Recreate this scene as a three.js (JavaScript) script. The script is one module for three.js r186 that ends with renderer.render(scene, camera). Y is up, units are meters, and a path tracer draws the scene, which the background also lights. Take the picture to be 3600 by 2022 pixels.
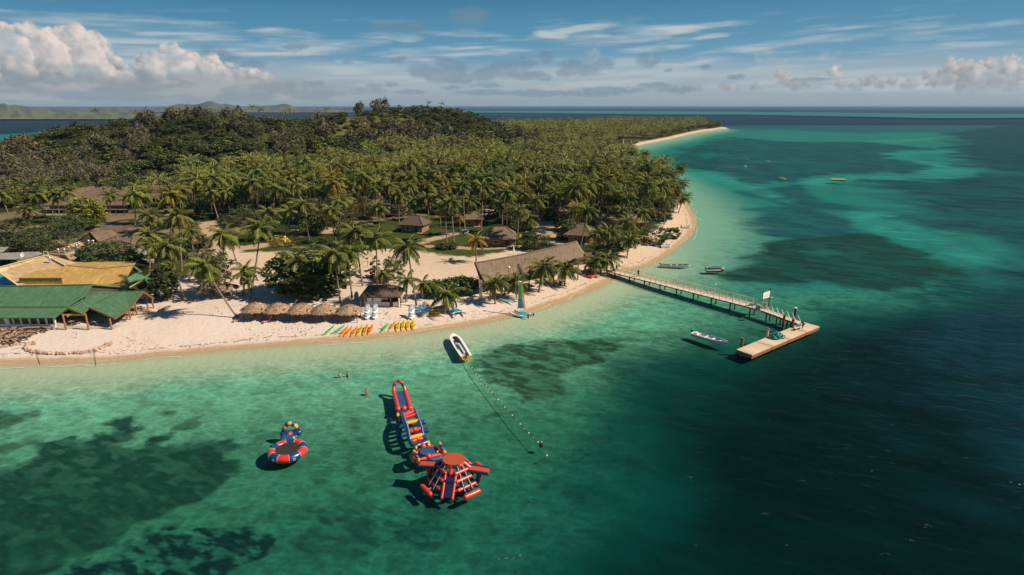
import * as THREE from 'three';
import { mergeGeometries } from 'three/addons/utils/BufferGeometryUtils.js';
import { RoundedBoxGeometry } from 'three/addons/geometries/RoundedBoxGeometry.js';
import { MarchingCubes } from 'three/addons/objects/MarchingCubes.js';

// ------------------------------------------------------------ camera, sky, sun, exposure
const H = 42, F = 2100, PITCH = Math.atan(641 / 2100), CP = Math.cos(PITCH), SP = Math.sin(PITCH);   // focal length in photo pixels (3600 x 2022)
const scene = new THREE.Scene();
const camera = new THREE.PerspectiveCamera(2 * Math.atan(1011 / F) * 180 / Math.PI, 3600 / 2022, 0.5, 200000);
camera.position.set(0, H, 0);
camera.lookAt(0, H - SP, -CP);
const renderer = new THREE.WebGLRenderer({ antialias: true });
renderer.toneMapping = THREE.LinearToneMapping;
const EXPOSURE = 1.45;
renderer.toneMappingExposure = EXPOSURE;
renderer.shadowMap.enabled = true;
const SUN = new THREE.Vector3(1, 0.93, 0.16).normalize();
const sun = new THREE.DirectionalLight(new THREE.Color(1, 0.84, 0.64), 4.4);
sun.name = 'sun';
sun.position.copy(SUN).multiplyScalar(400).add(new THREE.Vector3(0, 0, -150));
sun.target.position.set(0, 0, -150);
sun.castShadow = true;
sun.shadow.radius = 2.2;
Object.assign(sun.shadow.camera, { left: -300, right: 300, top: 300, bottom: -300, near: 10, far: 1200 });
sun.shadow.mapSize.set(4096, 4096);
scene.add(sun, sun.target);
scene.fog = new THREE.FogExp2(new THREE.Color(0.46, 0.66, 0.9), 0.00004);

// ------------------------------------------------------------ numbers
function mulberry(a) { return () => { a |= 0; a = a + 0x6D2B79F5 | 0; let t = Math.imul(a ^ a >>> 15, 1 | a); t = t + Math.imul(t ^ t >>> 7, 61 | t) ^ t; return ((t ^ t >>> 14) >>> 0) / 4294967296; }; }
const PERM = new Float32Array(65536); { const r = mulberry(77); for (let i = 0; i < 65536; i++) PERM[i] = r(); }
function vnoise(x, y) {
  const xi = Math.floor(x), yi = Math.floor(y), fx = x - xi, fy = y - yi, u = fx * fx * (3 - 2 * fx), v = fy * fy * (3 - 2 * fy);
  const a = ((xi & 255) << 8), b = (((xi + 1) & 255) << 8), c = yi & 255, d = (yi + 1) & 255;
  const p = PERM[a | c], q = PERM[b | c], r = PERM[a | d], s = PERM[b | d];
  return p + (q - p) * u + (r - p) * v + (p - q - r + s) * u * v;
}
function fbm(x, y, n = 4) { let a = 0.5, s = 0, t = 0; for (let i = 0; i < n; i++) { s += a * vnoise(x, y); t += a; x = x * 2.03 + 17.3; y = y * 2.03 + 9.1; a *= 0.5; } return s / t; }
const clamp = (x, a = 0, b = 1) => Math.min(b, Math.max(a, x)), lerp = (a, b, t) => a + (b - a) * t;
const smooth = (a, b, x) => { const t = clamp((x - a) / (b - a)); return t * t * (3 - 2 * t); };
const lin = (c) => c.map((v) => { v /= 255; return v <= 0.04045 ? v / 12.92 : Math.pow((v + 0.055) / 1.055, 2.4); });
const mix3 = (a, b, t) => [a[0] + (b[0] - a[0]) * t, a[1] + (b[1] - a[1]) * t, a[2] + (b[2] - a[2]) * t];
// a point measured in the photo (pixels of 3600 x 2022) on the level y = h, or at the distance z
function ray(x, y) { const u = (x - 1800) / F, v = -(y - 1011) / F; return [u, v * CP - SP, -(CP + v * SP)]; }
function px(x, y, h = 0) { const d = ray(x, y), t = (h - H) / d[1]; return new THREE.Vector3(d[0] * t, h, d[2] * t); }
function pz(x, y, z) { const d = ray(x, y), t = z / d[2]; return new THREE.Vector3(d[0] * t, H + d[1] * t, z); }
function toPhoto(p) { const y = p.y - H, d = -SP * y - CP * p.z, v = (CP * y - SP * p.z) / d; return [1800 + F * p.x / d, 1011 - F * v, d]; }

// ------------------------------------------------------------ the sky: air and clouds, computed by direction
{
  const W = 4096, HH = 3072, data = new Float32Array(W * HH * 4);
  const stops = [[0, 143, 160, 171], [1.5, 137, 158, 172], [3, 118, 154, 177], [4.5, 98, 149, 178], [6.5, 80, 138, 170], [9, 63, 121, 156], [15, 52, 108, 146], [40, 42, 90, 130], [91, 34, 74, 112]].map(([e, ...c]) => [e, lin(c)]);
  const hor = stops[0][1], clear = (el) => { let i = 0; while (i < stops.length - 2 && stops[i + 1][0] < el) i++; const [a, A] = stops[i], [b, B] = stops[i + 1]; return mix3(A, B, smooth(a, b, el) * 0.4 + 0.6 * clamp((el - a) / (b - a))); };
  const deg = 180 / Math.PI;
  const azel = (X, Y) => { const d = ray(X, Y), l = Math.hypot(...d); return [Math.atan2(d[0], -d[2]) * deg, Math.asin(d[1] / l) * deg]; };
  const PXD = 38;                                                    // photo pixels per degree
  const rnd = mulberry(5);
  const puffs = [];                                                  // az, el, radius, depth, softness, light
  const puff = (X, Y, r, o = {}) => {
    const [a, e] = azel(X, Y), R = r / PXD;
    puffs.push([a, e, R, 0, o.soft ?? 0.14, o.lum ?? 1]);
    const n = o.kids ?? 9;
    for (let i = 0; i < n; i++) {
      const t = (-0.25 + 1.5 * rnd()) * Math.PI, q = R * (0.22 + 0.3 * rnd()), k = R * (0.72 + 0.3 * rnd());
      puffs.push([a + Math.cos(t) * k, e + Math.sin(t) * k * 0.9, q, R * 0.25 * rnd(), o.soft ?? 0.14, o.lum ?? 1]);
    }
  };
  // the tall bank at the left
  for (const [X, Y, r] of [[262, 132, 36], [225, 165, 52], [300, 168, 48], [150, 175, 62], [90, 165, 50], [30, 150, 46], [-40, 160, 60], [60, 215, 80], [180, 215, 80], [290, 215, 70], [340, 255, 60], [395, 268, 40], [355, 290, 40],
    [25, 245, 46], [60, 262, 44], [110, 275, 40], [205, 272, 34], [250, 290, 44], [150, 300, 50], [440, 285, 34], [-30, 260, 60], [-110, 220, 90], [-180, 260, 90],
    [597, 178, 22], [575, 198, 26], [625, 200, 26], [520, 222, 30], [600, 232, 48], [660, 225, 36], [560, 262, 58], [640, 268, 66], [720, 262, 52], [780, 272, 46], [535, 290, 36], [700, 300, 50], [790, 300, 52], [840, 290, 40], [740, 308, 40], [880, 268, 26], [930, 290, 36], [970, 310, 36], [1040, 312, 22], [1075, 318, 20], [900, 315, 40]]) puff(X, Y, r, { kids: 11 });
  // small bright heads along the right horizon
  for (const [X, Y, r, l] of [[2742, 262, 15, 1], [2755, 278, 19, 1], [2772, 293, 16, 0.95], [2800, 302, 20, 0.8], [2826, 295, 14, 1], [2930, 250, 18, 0.9], [2945, 266, 16, 0.9], [2955, 296, 20, 0.8], [3052, 288, 22, 0.9], [3100, 296, 16, 0.9], [3135, 287, 15, 0.9], [3270, 262, 22, 0.85], [3285, 285, 22, 0.85], [3340, 240, 26, 1], [3385, 236, 24, 1], [3380, 255, 24, 0.95], [3430, 252, 26, 0.9], [3465, 258, 20, 0.9], [3540, 248, 26, 0.8], [3600, 260, 30, 0.8], [3330, 280, 30, 0.75], [3200, 300, 22, 0.7], [3010, 305, 18, 0.7], [2660, 305, 18, 0.7], [2600, 310, 14, 0.65], [3420, 285, 40, 0.8], [3480, 225, 20, 0.9], [3560, 228, 22, 0.8], [3500, 290, 34, 0.7], [3580, 300, 30, 0.7], [2550, 306, 18, 0.75], [2430, 306, 16, 0.7], [2385, 308, 14, 0.7], [2460, 312, 12, 0.7], [2210, 315, 9, 0.7], [2045, 318, 10, 0.75], [1885, 318, 9, 0.75], [1350, 306, 14, 0.7]]) puff(X, Y, r, { kids: 6, soft: 0.24, lum: Math.min(1, l * 1.15) });
  for (const [X, Y, r] of [[2665, 212, 24], [2700, 215, 30], [2735, 220, 26], [2895, 204, 22], [2930, 200, 20], [2076, 190, 24], [2100, 205, 24], [2290, 205, 22]]) puff(X, Y, r, { kids: 5, soft: 0.7, lum: 0.72 });
  // small grey clouds in shade
  const greys = [];
  for (const [X, Y, rx, ry] of [[1480, 250, 46, 22], [1540, 262, 60, 26], [1600, 240, 46, 26], [1610, 275, 60, 20], [1570, 222, 40, 18], [1700, 265, 40, 22], [1730, 245, 30, 18], [1790, 240, 60, 30], [1840, 225, 40, 22], [1860, 265, 60, 18], [1910, 272, 36, 12], [2010, 235, 46, 24], [2060, 245, 50, 20], [1990, 255, 40, 14], [2120, 225, 36, 18], [2280, 210, 40, 24], [1920, 200, 26, 22], [770, 195, 44, 26], [740, 185, 30, 18], [800, 208, 34, 18], [890, 225, 40, 14], [1050, 300, 30, 10], [1085, 295, 40, 10], [1120, 292, 20, 10], [1410, 208, 20, 10], [1380, 212, 14, 8], [1310, 302, 26, 8], [1375, 296, 24, 8], [1280, 320, 80, 10], [1440, 325, 60, 8], [1710, 300, 60, 8], [1590, 308, 36, 6], [1700, 325, 110, 10], [1890, 328, 140, 12], [2150, 318, 120, 12], [2060, 330, 120, 10], [2590, 270, 26, 8], [2840, 280, 70, 6], [1350, 95, 50, 18], [1440, 95, 60, 18], [1650, 55, 70, 26], [1040, 165, 40, 12], [1220, 218, 20, 8], [20, 118, 34, 14], [2480, 232, 14, 8], [2350, 250, 14, 8], [1150, 330, 70, 10], [2380, 315, 70, 12], [2300, 300, 60, 10]]) { const [a, e] = azel(X, Y); greys.push([a, e, rx / PXD, ry / PXD]); }
  // streaks of thin cloud: azimuth, elevation, half length, half width, slope, strength
  const streaks = [[960, 172, 250, 20, 0.02, 0.62], [860, 182, 150, 15, 0, 0.5], [1000, 118, 120, 16, 0, 0.5], [1120, 146, 170, 9, 0.02, 0.45], [1370, 128, 110, 15, 0, 0.5], [1260, 150, 110, 10, 0, 0.3], [1660, 120, 110, 10, 0, 0.45], [1640, 178, 230, 15, -0.01, 0.5], [1480, 190, 160, 8, 0.1, 0.3],
    [1935, 122, 60, 14, -0.1, 0.55], [2030, 104, 130, 12, 0.1, 0.5], [2140, 140, 190, 16, 0.03, 0.42], [2340, 100, 150, 18, 0.03, 0.62], [2480, 90, 160, 12, 0.02, 0.35], [2500, 130, 60, 9, 0.1, 0.4], [2600, 172, 230, 8, 0.12, 0.5], [2760, 152, 220, 14, 0.07, 0.5], [2900, 140, 170, 12, 0.06, 0.4], [2900, 105, 130, 8, 0.05, 0.25], [3380, 158, 220, 9, -0.02, 0.28], [3300, 102, 200, 10, 0, 0.2], [2300, 170, 130, 10, 0.05, 0.35], [300, 92, 420, 34, 0, 0.32], [3350, 275, 420, 44, 0, 0.5], [2850, 290, 350, 30, 0, 0.4], [180, 190, 300, 80, 0, 0.4], [470, 215, 130, 60, 0, 0.45], [560, 130, 240, 34, 0, 0.4], [480, 165, 260, 30, 0, 0.45], [150, 110, 200, 26, 0.02, 0.3], [1280, 235, 200, 16, 0, 0.4], [1480, 215, 120, 10, 0, 0.4], [2350, 240, 300, 40, 0, 0.42], [2000, 275, 420, 36, 0, 0.4], [2750, 250, 350, 40, 0, 0.3], [1350, 270, 300, 36, 0, 0.4]]
    .map(([X, Y, rx, ry, t, o]) => { const [a, e] = azel(X, Y); return [a, e, rx / PXD, ry / PXD, t, o]; });
  const lit = lin([232, 217, 208]), mid = lin([186, 184, 184]), shade = lin([140, 151, 158]), grey = lin([112, 138, 156]), veilC = lin([176, 187, 192]), cirC = lin([186, 196, 200]);
  for (let j = 0; j < HH; j++) {
    const el = (j + 0.5) / HH * 180 - 90;
    const base = el <= 0 ? hor : clear(el);
    for (let i = 0; i < W; i++) {
      const az = ((i + 0.5) / W * 360 - 180) + 90;                  // 0 straight ahead, positive to the right
      const a = az > 180 ? az - 360 : az;
      let c = base;
      if (el > -0.2 && el < 40) {
        const tone = smooth(-50, 50, a);                             // a little paler towards the sun's side
        c = mix3(c, [c[0] * 1.12 + 0.015, c[1] * 1.07 + 0.015, c[2] * 1.04 + 0.012], tone);
        const ex = el * 1.0, wob = (fbm(a * 0.12 + 3, ex * 0.5, 3) - 0.5) * 1.6;
        // milky veil low down
        let v = smooth(4.6, 2.6, ex + wob) * smooth(0.1, 1.4, ex) * (0.35 + 0.75 * fbm(a * 0.07 + 40, ex * 0.7 + 7, 4));
        c = mix3(c, veilC, clamp(v) * 0.55);
        // streaks of high cloud, a little tilted on the right
        const sw = (fbm(a * 0.35 + 9, ex * 1.3, 4) - 0.5) * 0.9, wisp = fbm(a * 0.28 + 11, ex * 3.4 - a * 0.1 + 3, 5);
        if (el < 12) {
          let s = 0;
          for (const q of streaks) {
            const dx = a - q[0], u = dx / q[2]; if (u > 1.25 || u < -1.25) continue;
            const v = (ex + sw * Math.min(0.6, q[3] * 1.5) - q[1] - dx * q[4]) / q[3], d = u * u + v * v;
            if (d < 1.5) s = Math.max(s, q[5] * smooth(1.5, 0.15, d));
          }
          c = mix3(c, cirC, clamp(s * (0.35 + 1.3 * smooth(0.3, 0.75, wisp))));
          const th = smooth(0.55, 0.75, wisp) * smooth(2.2, 4, ex) * smooth(8, 6, ex); c = mix3(c, cirC, th * 0.22);
        }
        const far2 = smooth(9, 14, ex) * smooth(40, 20, ex) * smooth(0.55, 0.75, fbm(a * 0.05 + 70, ex * 0.25, 4));
        c = mix3(c, cirC, far2 * 0.4);
        if (el < 12 && Math.abs(a) < 60) {
          const wx = (fbm(a * 1.9, ex * 1.9 + 30, 4) - 0.5) * 0.9, wy = (fbm(a * 1.9 + 60, ex * 1.9, 4) - 0.5) * 0.6;
          let g = 0;
          for (const q of greys) { const dx = (a + wx * 0.55 - q[0]) / q[2], dy = (ex + wy * 0.55 - q[1]) / q[3], d = dx * dx + dy * dy; if (d < 2.2) g = Math.max(g, smooth(1.5, 0.35, d)); }
          if (g > 0) c = mix3(c, grey, g * 0.62 * (0.65 + 0.5 * fbm(a * 3, ex * 4, 3)));
          const fx = a + (fbm(a * 3.1 + 5, ex * 3.1, 4) - 0.5) * 0.5, fy = ex + (fbm(a * 3.1, ex * 3.1 + 50, 4) - 0.5) * 0.42;
          let best = -9, bn = null, al = 0, lum = 1;
          for (const q of puffs) {
            const dx = fx - q[0], dy = fy - q[1], r = q[2];
            if (dx > r || dx < -r || dy > r || dy < -r) continue;
            const d2 = (dx * dx + dy * dy) / (r * r);
            if (d2 >= 1) continue;
            const zz = Math.sqrt(1 - d2), z = zz * r + q[3];
            al = Math.max(al, smooth(1, 1 - q[4] * 3, Math.sqrt(d2)));
            if (z > best) { best = z; bn = [dx / r, dy / r, zz]; lum = q[5]; }
          }
          if (bn) {
            let l = bn[0] * 0.5 + bn[1] * 0.55 + bn[2] * 0.45;
            l = clamp(0.12 + 0.85 * l + (fbm(a * 2.2 + 8, ex * 2.2, 4) - 0.5) * 0.9);
            l *= smooth(0.9, 3.2, ex + (fbm(a * 0.8, 3, 3) - 0.5) * 2.2) * 0.75 + 0.25;
            let cc = l < 0.5 ? mix3(shade, mid, l * 2) : mix3(mid, lit, l * 2 - 1);
            c = mix3(c, cc, al * smooth(0.25, 1.5, ex) * (0.55 + 0.45 * lum) * lum * (a > 0 ? 1 : 0.5 + 0.5 * smooth(0.3, 0.52, fbm(a * 0.5 + 21, ex * 0.8, 4))));
          }
          // grey base below the left bank
          const bank = smooth(-6, -22, a) * smooth(2.6, 1.5, ex + wob * 0.4) * smooth(0, 0.5, ex);
          c = mix3(c, mix3(lin([138, 152, 160]), lin([168, 173, 177]), smooth(0.45, 0.7, fbm(a * 0.35, ex * 1.6 + 2, 4))), bank * 0.75);
        }
      }
      const k = (j * W + i) * 4;
      data[k] = c[0]; data[k + 1] = c[1]; data[k + 2] = c[2]; data[k + 3] = 1;
    }
  }
  const sky = new THREE.DataTexture(data, W, HH, THREE.RGBAFormat, THREE.FloatType);
  sky.mapping = THREE.EquirectangularReflectionMapping;
  sky.magFilter = sky.minFilter = THREE.LinearFilter;
  sky.needsUpdate = true;
  scene.background = sky;
  scene.environment = sky;
}
scene.backgroundIntensity = 1 / EXPOSURE;
scene.environmentIntensity = 1 / EXPOSURE;

// ------------------------------------------------------------ naming
const used = new Map();
function numbered(name) { const n = used.get(name) ?? 0; used.set(name, n + 1); return n ? name + '_' + String(n).padStart(3, '0') : name; }
function tag(o, label, category, group, kind) {
  if (label) o.userData.label = label;
  if (category) o.userData.category = category;
  if (group) o.userData.group = group;
  if (kind) o.userData.kind = kind;
  o.traverse?.((c) => { if (c.isMesh) { c.castShadow = true; c.receiveShadow = true; } });
  return o;
}
function top(o, name) { o.name = numbered(name); scene.add(o); return o; }
function thing(name, label, category, pos = [0, 0, 0], turn = 0, group) {
  const g = new THREE.Group(); top(g, name);
  g.position.set(...(pos.isVector3 ? [pos.x, pos.y, pos.z] : pos)); g.rotation.y = turn;
  g.userData = { label, category }; if (group) g.userData.group = group;
  return g;
}
function part(name, geo, mat, parent) {
  const list = Array.isArray(geo) ? geo : [geo];
  const g = list.length > 1 ? mergeGeometries(list.map(plain)) : list[0];
  const m = new THREE.Mesh(g, mat); m.castShadow = m.receiveShadow = true; m.name = name; parent.add(m); return m;
}
function plain(g) { let q = g.index ? g.toNonIndexed() : g; q = q === g ? g.clone() : q; for (const k of Object.keys(q.attributes)) if (!['position', 'normal', 'uv'].includes(k)) q.deleteAttribute(k); if (!q.attributes.uv) q.setAttribute('uv', new THREE.BufferAttribute(new Float32Array(q.attributes.position.count * 2), 2)); if (!q.attributes.normal) q.computeVertexNormals(); return q; }
function dup(root, pos, turn, label, group) {
  const r = root.clone(); r.userData = { ...root.userData }; top(r, root.name.replace(/_\d{3}$/, ''));
  if (pos) r.position.set(...(pos.isVector3 ? [pos.x, pos.y, pos.z] : pos));
  if (turn !== undefined) r.rotation.y = turn;
  if (label) r.userData.label = label;
  if (group) r.userData.group = group;
  return r;
}
// ------------------------------------------------------------ the island's outline (measured in the photo, laid out on sea level)
const coastPx = [[-500, 1290], [-200, 1282], [0, 1276], [200, 1273], [400, 1266], [600, 1246], [800, 1227], [1000, 1211], [1200, 1196], [1400, 1176], [1600, 1150], [1750, 1122], [1850, 1098], [1950, 1068], [2050, 1030], [2110, 1002], [2160, 978], [2180, 962], [2215, 948], [2290, 930], [2330, 905], [2385, 865], [2420, 835], [2440, 805], [2446, 775], [2432, 745], [2415, 715], [2396, 690], [2360, 655], [2310, 618], [2250, 588], [2200, 566], [2176, 550], [2186, 536], [2210, 523], [2266, 507], [2326, 495], [2381, 483], [2433, 469.5], [2488, 459], [2560, 448.5]];
const coast = coastPx.map(([x, y]) => { const p = px(x, y); return [p.x, p.z]; });
{ // the side away from the camera, not seen in the photo but for its left end
  const tip = coast.at(-1);
  coast.push([tip[0] - 40, tip[1] - 70], [tip[0] - 250, tip[1] - 60], [120, -1150], [-60, -1000], [-180, -820], [-300, -640], [-372, -500], [-402, -430], [-425, -330], [-400, -240], [-330, -170], [-260, -110]);
}
function polySD(poly, x, z) {                                         // signed distance, positive inside
  let d = Infinity, inside = false;
  for (let i = 0, j = poly.length - 1; i < poly.length; j = i++) {
    const ax = poly[j][0], az = poly[j][1], bx = poly[i][0], bz = poly[i][1], ex = bx - ax, ez = bz - az, wx = x - ax, wz = z - az;
    const t = clamp((wx * ex + wz * ez) / (ex * ex + ez * ez)), qx = wx - ex * t, qz = wz - ez * t, q = qx * qx + qz * qz;
    if (q < d) d = q;
    if ((az > z) !== (bz > z) && x < (bx - ax) * (z - az) / (bz - az) + ax) inside = !inside;
  }
  return Math.sqrt(d) * (inside ? 1 : -1);
}
// distance to the shore, kept on grids
function makeGrid(x0, x1, z0, z1, step, f) {
  const nx = Math.ceil((x1 - x0) / step) + 1, nz = Math.ceil((z1 - z0) / step) + 1, a = new Float32Array(nx * nz);
  for (let j = 0; j < nz; j++) for (let i = 0; i < nx; i++) a[j * nx + i] = f(x0 + i * step, z0 + j * step);
  return (x, z) => {
    const u = clamp((x - x0) / step, 0, nx - 1.001), v = clamp((z - z0) / step, 0, nz - 1.001), i = Math.floor(u), j = Math.floor(v), p = u - i, q = v - j, k = j * nx + i;
    return (a[k] * (1 - p) + a[k + 1] * p) * (1 - q) + (a[k + nx] * (1 - p) + a[k + nx + 1] * p) * q;
  };
}
const coastNear = makeGrid(-180, 240, -320, -10, 1, (x, z) => polySD(coast, x, z)), coastFar = makeGrid(-1000, 1400, -1700, 0, 6, (x, z) => polySD(coast, x, z));
const shore = (x, z) => (x > -178 && x < 238 && z > -318 && z < -12 ? coastNear(x, z) : coastFar(x, z));
// hills under the forest: x, z, height, radius
const hills = [[1490, 365, 520, 36, 78], [1390, 372, 500, 31, 60], [1290, 375, 490, 31, 70], [1180, 392, 475, 31, 70], [820, 384, 430, 30, 75], [930, 400, 440, 27, 60], [700, 392, 420, 28, 70], [560, 402, 440, 26, 66], [400, 402, 450, 27, 62], [300, 408, 440, 27, 50], [180, 440, 440, 19, 50], [60, 478, 400, 12, 50], [-120, 500, 380, 9, 60], [1640, 405, 520, 27, 60], [1560, 392, 550, 33, 60], [1050, 415, 520, 22, 80], [1800, 425, 620, 12, 90]].map(([X, Y, dist, h, r]) => { const d = ray(X, 370), k = dist / Math.hypot(d[0], d[2]); return [d[0] * k, d[2] * k, Math.max(3, h - 5), r]; });
function landHeight(x, z, d) {
  let h = 1.75 * smooth(-1, 17, d) + 0.5 * smooth(15, 60, d) - 0.02;
  if (z < -260) {
    let s = 0;
    for (const [a, b, c, r] of hills) { const q = ((x - a) ** 2 + (z - b) ** 2) / (r * r); if (q < 9) s += Math.pow(c * Math.exp(-q), 4); }
    h += Math.pow(s, 0.25) * smooth(4, 60, d) * smooth(-265, -355, z);
    h += (fbm(x * 0.02, z * 0.02, 3) - 0.5) * 3 * smooth(20, 80, d) * smooth(-270, -340, z);
  }
  return h + (vnoise(x * 0.16, z * 0.16) - 0.5) * 0.22 * smooth(3, 12, d);
}
function height(x, z) {
  const d = shore(x, z);
  if (d > -1) return landHeight(x, z, d);
  const q = -d - 1, k = smooth(1400, 400, Math.hypot(x, z));
  return -0.02 - 1.0 * (1 - Math.exp(-q / 16)) - 0.45 * smooth(20, 60, q) - 2.2 * smooth(75, 160, q) - (1 - k) * 3;
}
function on(x, y, lift = 0) { let p = px(x, y, 1.5); for (let i = 0; i < 6; i++) p = px(x, y, height(p.x, p.z) + lift); p.y -= lift; return p; }
const polyW = (pts, h = 1.6) => pts.map(([x, y]) => { const p = px(x, y, h); return [p.x, p.z]; });
const crop = (x0, y0, s, pts) => pts.map(([x, y]) => [x0 + x * s, y0 + y * s]);

// ------------------------------------------------------------ what covers the ground, by place
const KL = [1.47, 1.36, 1.13];                                        // what full light makes of a level surface here, per channel
const alb = (r, g, b) => { const c = lin([r, g, b]); return [c[0] / KL[0], c[1] / KL[1], c[2] / KL[2]]; };
const BED = -1.2;
const bed = (pts) => polyW(pts, BED);
const C = {
  sand: alb(243, 219, 192), sand2: alb(233, 200, 160), damp: alb(204, 168, 122), dirt: alb(205, 170, 126), lawn: alb(84, 92, 44), lawn2: alb(66, 78, 36), wood: alb(46, 52, 26), dry: alb(128, 118, 66),
  pale: alb(190, 194, 152), green1: alb(112, 174, 134), green2: alb(64, 126, 92), teal: alb(26, 100, 78), deepTeal: alb(2, 68, 58), deep: alb(0, 31, 29), deepBlue: alb(14, 56, 66), turq: alb(34, 124, 106), bar: alb(56, 156, 134), turqPale: alb(112, 170, 140), weed: alb(22, 62, 48), weedGreen: alb(40, 72, 46), weedBlue: alb(22, 70, 74), coral: alb(12, 46, 40), mixBlue: alb(34, 92, 94), farBlue: alb(18, 52, 72), reef: alb(42, 122, 116),
};
const patches = [];
const patch = (poly, color, soft, amp, op = 1, speck = 0, freq = 0.12) => { const xs = poly.map((p) => p[0]), zs = poly.map((p) => p[1]), m = soft + amp; patches.push({ poly, color, soft, amp, op, speck, freq, b: [Math.min(...xs) - m, Math.max(...xs) + m, Math.min(...zs) - m, Math.max(...zs) + m] }); };
const k1 = 0.6027, k4 = 0.553;
// east lagoon, from the far end to the near
patch(bed(crop(2400, 350, k4, [[-1500, 120], [280, 165], [700, 150], [1200, 140], [2300, 120], [2300, 75], [-1500, 75]])), C.farBlue, 60, 60);
patch(bed(crop(2400, 350, k4, [[310, 190], [700, 180], [1150, 195], [1700, 190], [2400, 150], [2400, 90], [260, 140]])), C.mixBlue, 30, 40, 0.85);
patch(bed(crop(2400, 350, k4, [[1700, 190], [1750, 260], [1690, 300], [1700, 370], [1930, 430], [1560, 480], [1060, 505], [1200, 560], [1400, 640], [1450, 770], [1800, 900], [2010, 1010], [2180, 1330], [2600, 1500], [2600, 100]])), C.deepBlue, 22, 20, 0.95, 0.25, 0.045);
patch(bed(crop(2400, 350, k4, [[20, 300], [300, 232], [700, 252], [1150, 250], [1620, 295], [1310, 320], [1320, 352], [1650, 400], [1500, 440], [1050, 460], [860, 500], [730, 530], [400, 525], [270, 480], [220, 455], [-10, 440], [-40, 360]])), C.weedBlue, 8, 14, 0.95, 0.4, 0.05);
patch(bed(crop(2400, 350, k4, [[400, 230], [620, 215], [880, 240], [600, 250]])), C.turq, 8, 10, 0.5);
patch(bed(crop(2400, 350, k4, [[60, 350], [200, 335], [280, 350], [150, 365]])), C.turq, 6, 8, 0.5);
patch(bed(crop(2400, 350, k4, [[330, 585], [450, 580], [540, 625], [480, 645], [390, 620]])), C.weedBlue, 3, 5, 0.7, 0.2, 0.08);
patch(bed(crop(2400, 350, k4, [[450, 560], [740, 545], [860, 590], [900, 640], [1180, 680], [980, 712], [1100, 790], [1420, 960], [1300, 905], [900, 865], [600, 890], [520, 800], [470, 700], [640, 670]])), C.weedBlue, 5, 7, 0.85, 0.3, 0.06);
patch(bed(crop(2400, 350, k4, [[300, 1140], [480, 985], [580, 900], [900, 862], [1200, 850], [1400, 930], [1600, 990], [1790, 1080], [1750, 1150], [1560, 1160], [1480, 1200], [1280, 1215], [1050, 1190], [850, 1150], [600, 1168]])), C.weed, 2.8, 4, 0.98, 0.2, 0.09);
for (const [q, s] of [[[[700, 530], [900, 485], [1100, 462], [1500, 450], [1620, 415], [1900, 420], [1850, 470], [1500, 485], [1100, 490], [900, 540]], 5], [[[1310, 320], [1450, 312], [1700, 300], [1720, 312], [1450, 330], [1400, 345], [1700, 385], [1650, 405], [1350, 350]], 7], [[[1130, 240], [1350, 234], [1750, 212], [1350, 256]], 9], [[[20, 470], [200, 455], [260, 480], [500, 560], [680, 640], [640, 660], [430, 580], [250, 530], [0, 520]], 4], [[[960, 712], [1250, 690], [1450, 800], [1700, 880], [1850, 920], [2000, 1040], [1700, 990], [1400, 900], [1200, 820]], 5]]) patch(bed(crop(2400, 350, k4, q)), C.bar, s, s * 1.3, 0.62, 0.55, 0.08);
patch(bed(crop(2400, 350, k4, [[780, 975], [900, 955], [1010, 985], [900, 1012]])), C.turq, 3, 4, 0.45);
patch(bed(crop(2400, 350, k4, [[1480, 1260], [1700, 1180], [2000, 1200], [2200, 1400], [2200, 1500], [900, 1500], [1000, 1380], [1250, 1330]])), C.deepTeal, 5, 9, 0.9, 0.75, 0.09);
// the drop-off in front
patch(bed([[2300, 1260], [2480, 1225], [2700, 1215], [2900, 1160], [3000, 1110], [3250, 1080], [3800, 1000], [5200, 1200], [4200, 2400], [1300, 2400], [1700, 2010], [1900, 1760], [2090, 1560], [2230, 1400]]), C.deepTeal, 9, 6, 0.95, 0.05, 0.05);
patch(bed([[2560, 1330], [2760, 1250], [2960, 1190], [3200, 1120], [3800, 1050], [5200, 1200], [4200, 2400], [1900, 2400], [2130, 1950], [2300, 1700], [2420, 1500]]), C.deep, 10, 6, 1, 0, 0.05);
patch(bed([[3150, 1130], [3900, 900], [5200, 1200], [4600, 1900], [3700, 1700], [3450, 1400]]), C.deepBlue, 18, 10, 0.8);
// weed and coral of the front lagoon
patch(bed(crop(0, 1150, k1, [[-300, 880], [0, 850], [120, 830], [225, 770], [290, 690], [420, 655], [480, 690], [560, 655], [650, 640], [690, 610], [640, 575], [760, 548], [800, 580], [772, 650], [790, 720], [830, 670], [930, 655], [965, 700], [1130, 682], [1250, 655], [1340, 672], [1362, 760], [1350, 850], [1300, 930], [1150, 1010], [900, 1100], [700, 1200], [500, 1300], [300, 1400], [150, 1460], [-400, 1600]])), C.weed, 0.8, 1.6, 0.95, 0.26, 0.3);
for (const q of [[[-200, 510], [200, 510], [230, 528], [60, 620], [-200, 660]], [[-200, 690], [190, 690], [90, 740], [-200, 790]], [[920, 510], [1000, 505], [990, 525], [930, 525]], [[1000, 610], [1080, 560], [1165, 540], [1150, 570], [1110, 608]]]) patch(bed(crop(0, 1150, k1, q)), C.weedGreen, 0.8, 1.2, 0.75, 0.2, 0.35);
patch(bed(crop(0, 1150, k1, [[200, 1480], [600, 1350], [720, 1310], [850, 1230], [880, 1190], [1000, 1150], [1280, 1150], [1500, 1140], [1560, 1190], [1680, 1190], [1600, 1290], [1500, 1350], [1350, 1420], [1300, 1500]])), C.coral, 0.8, 1.5, 0.97, 0.75, 0.42);
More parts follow.
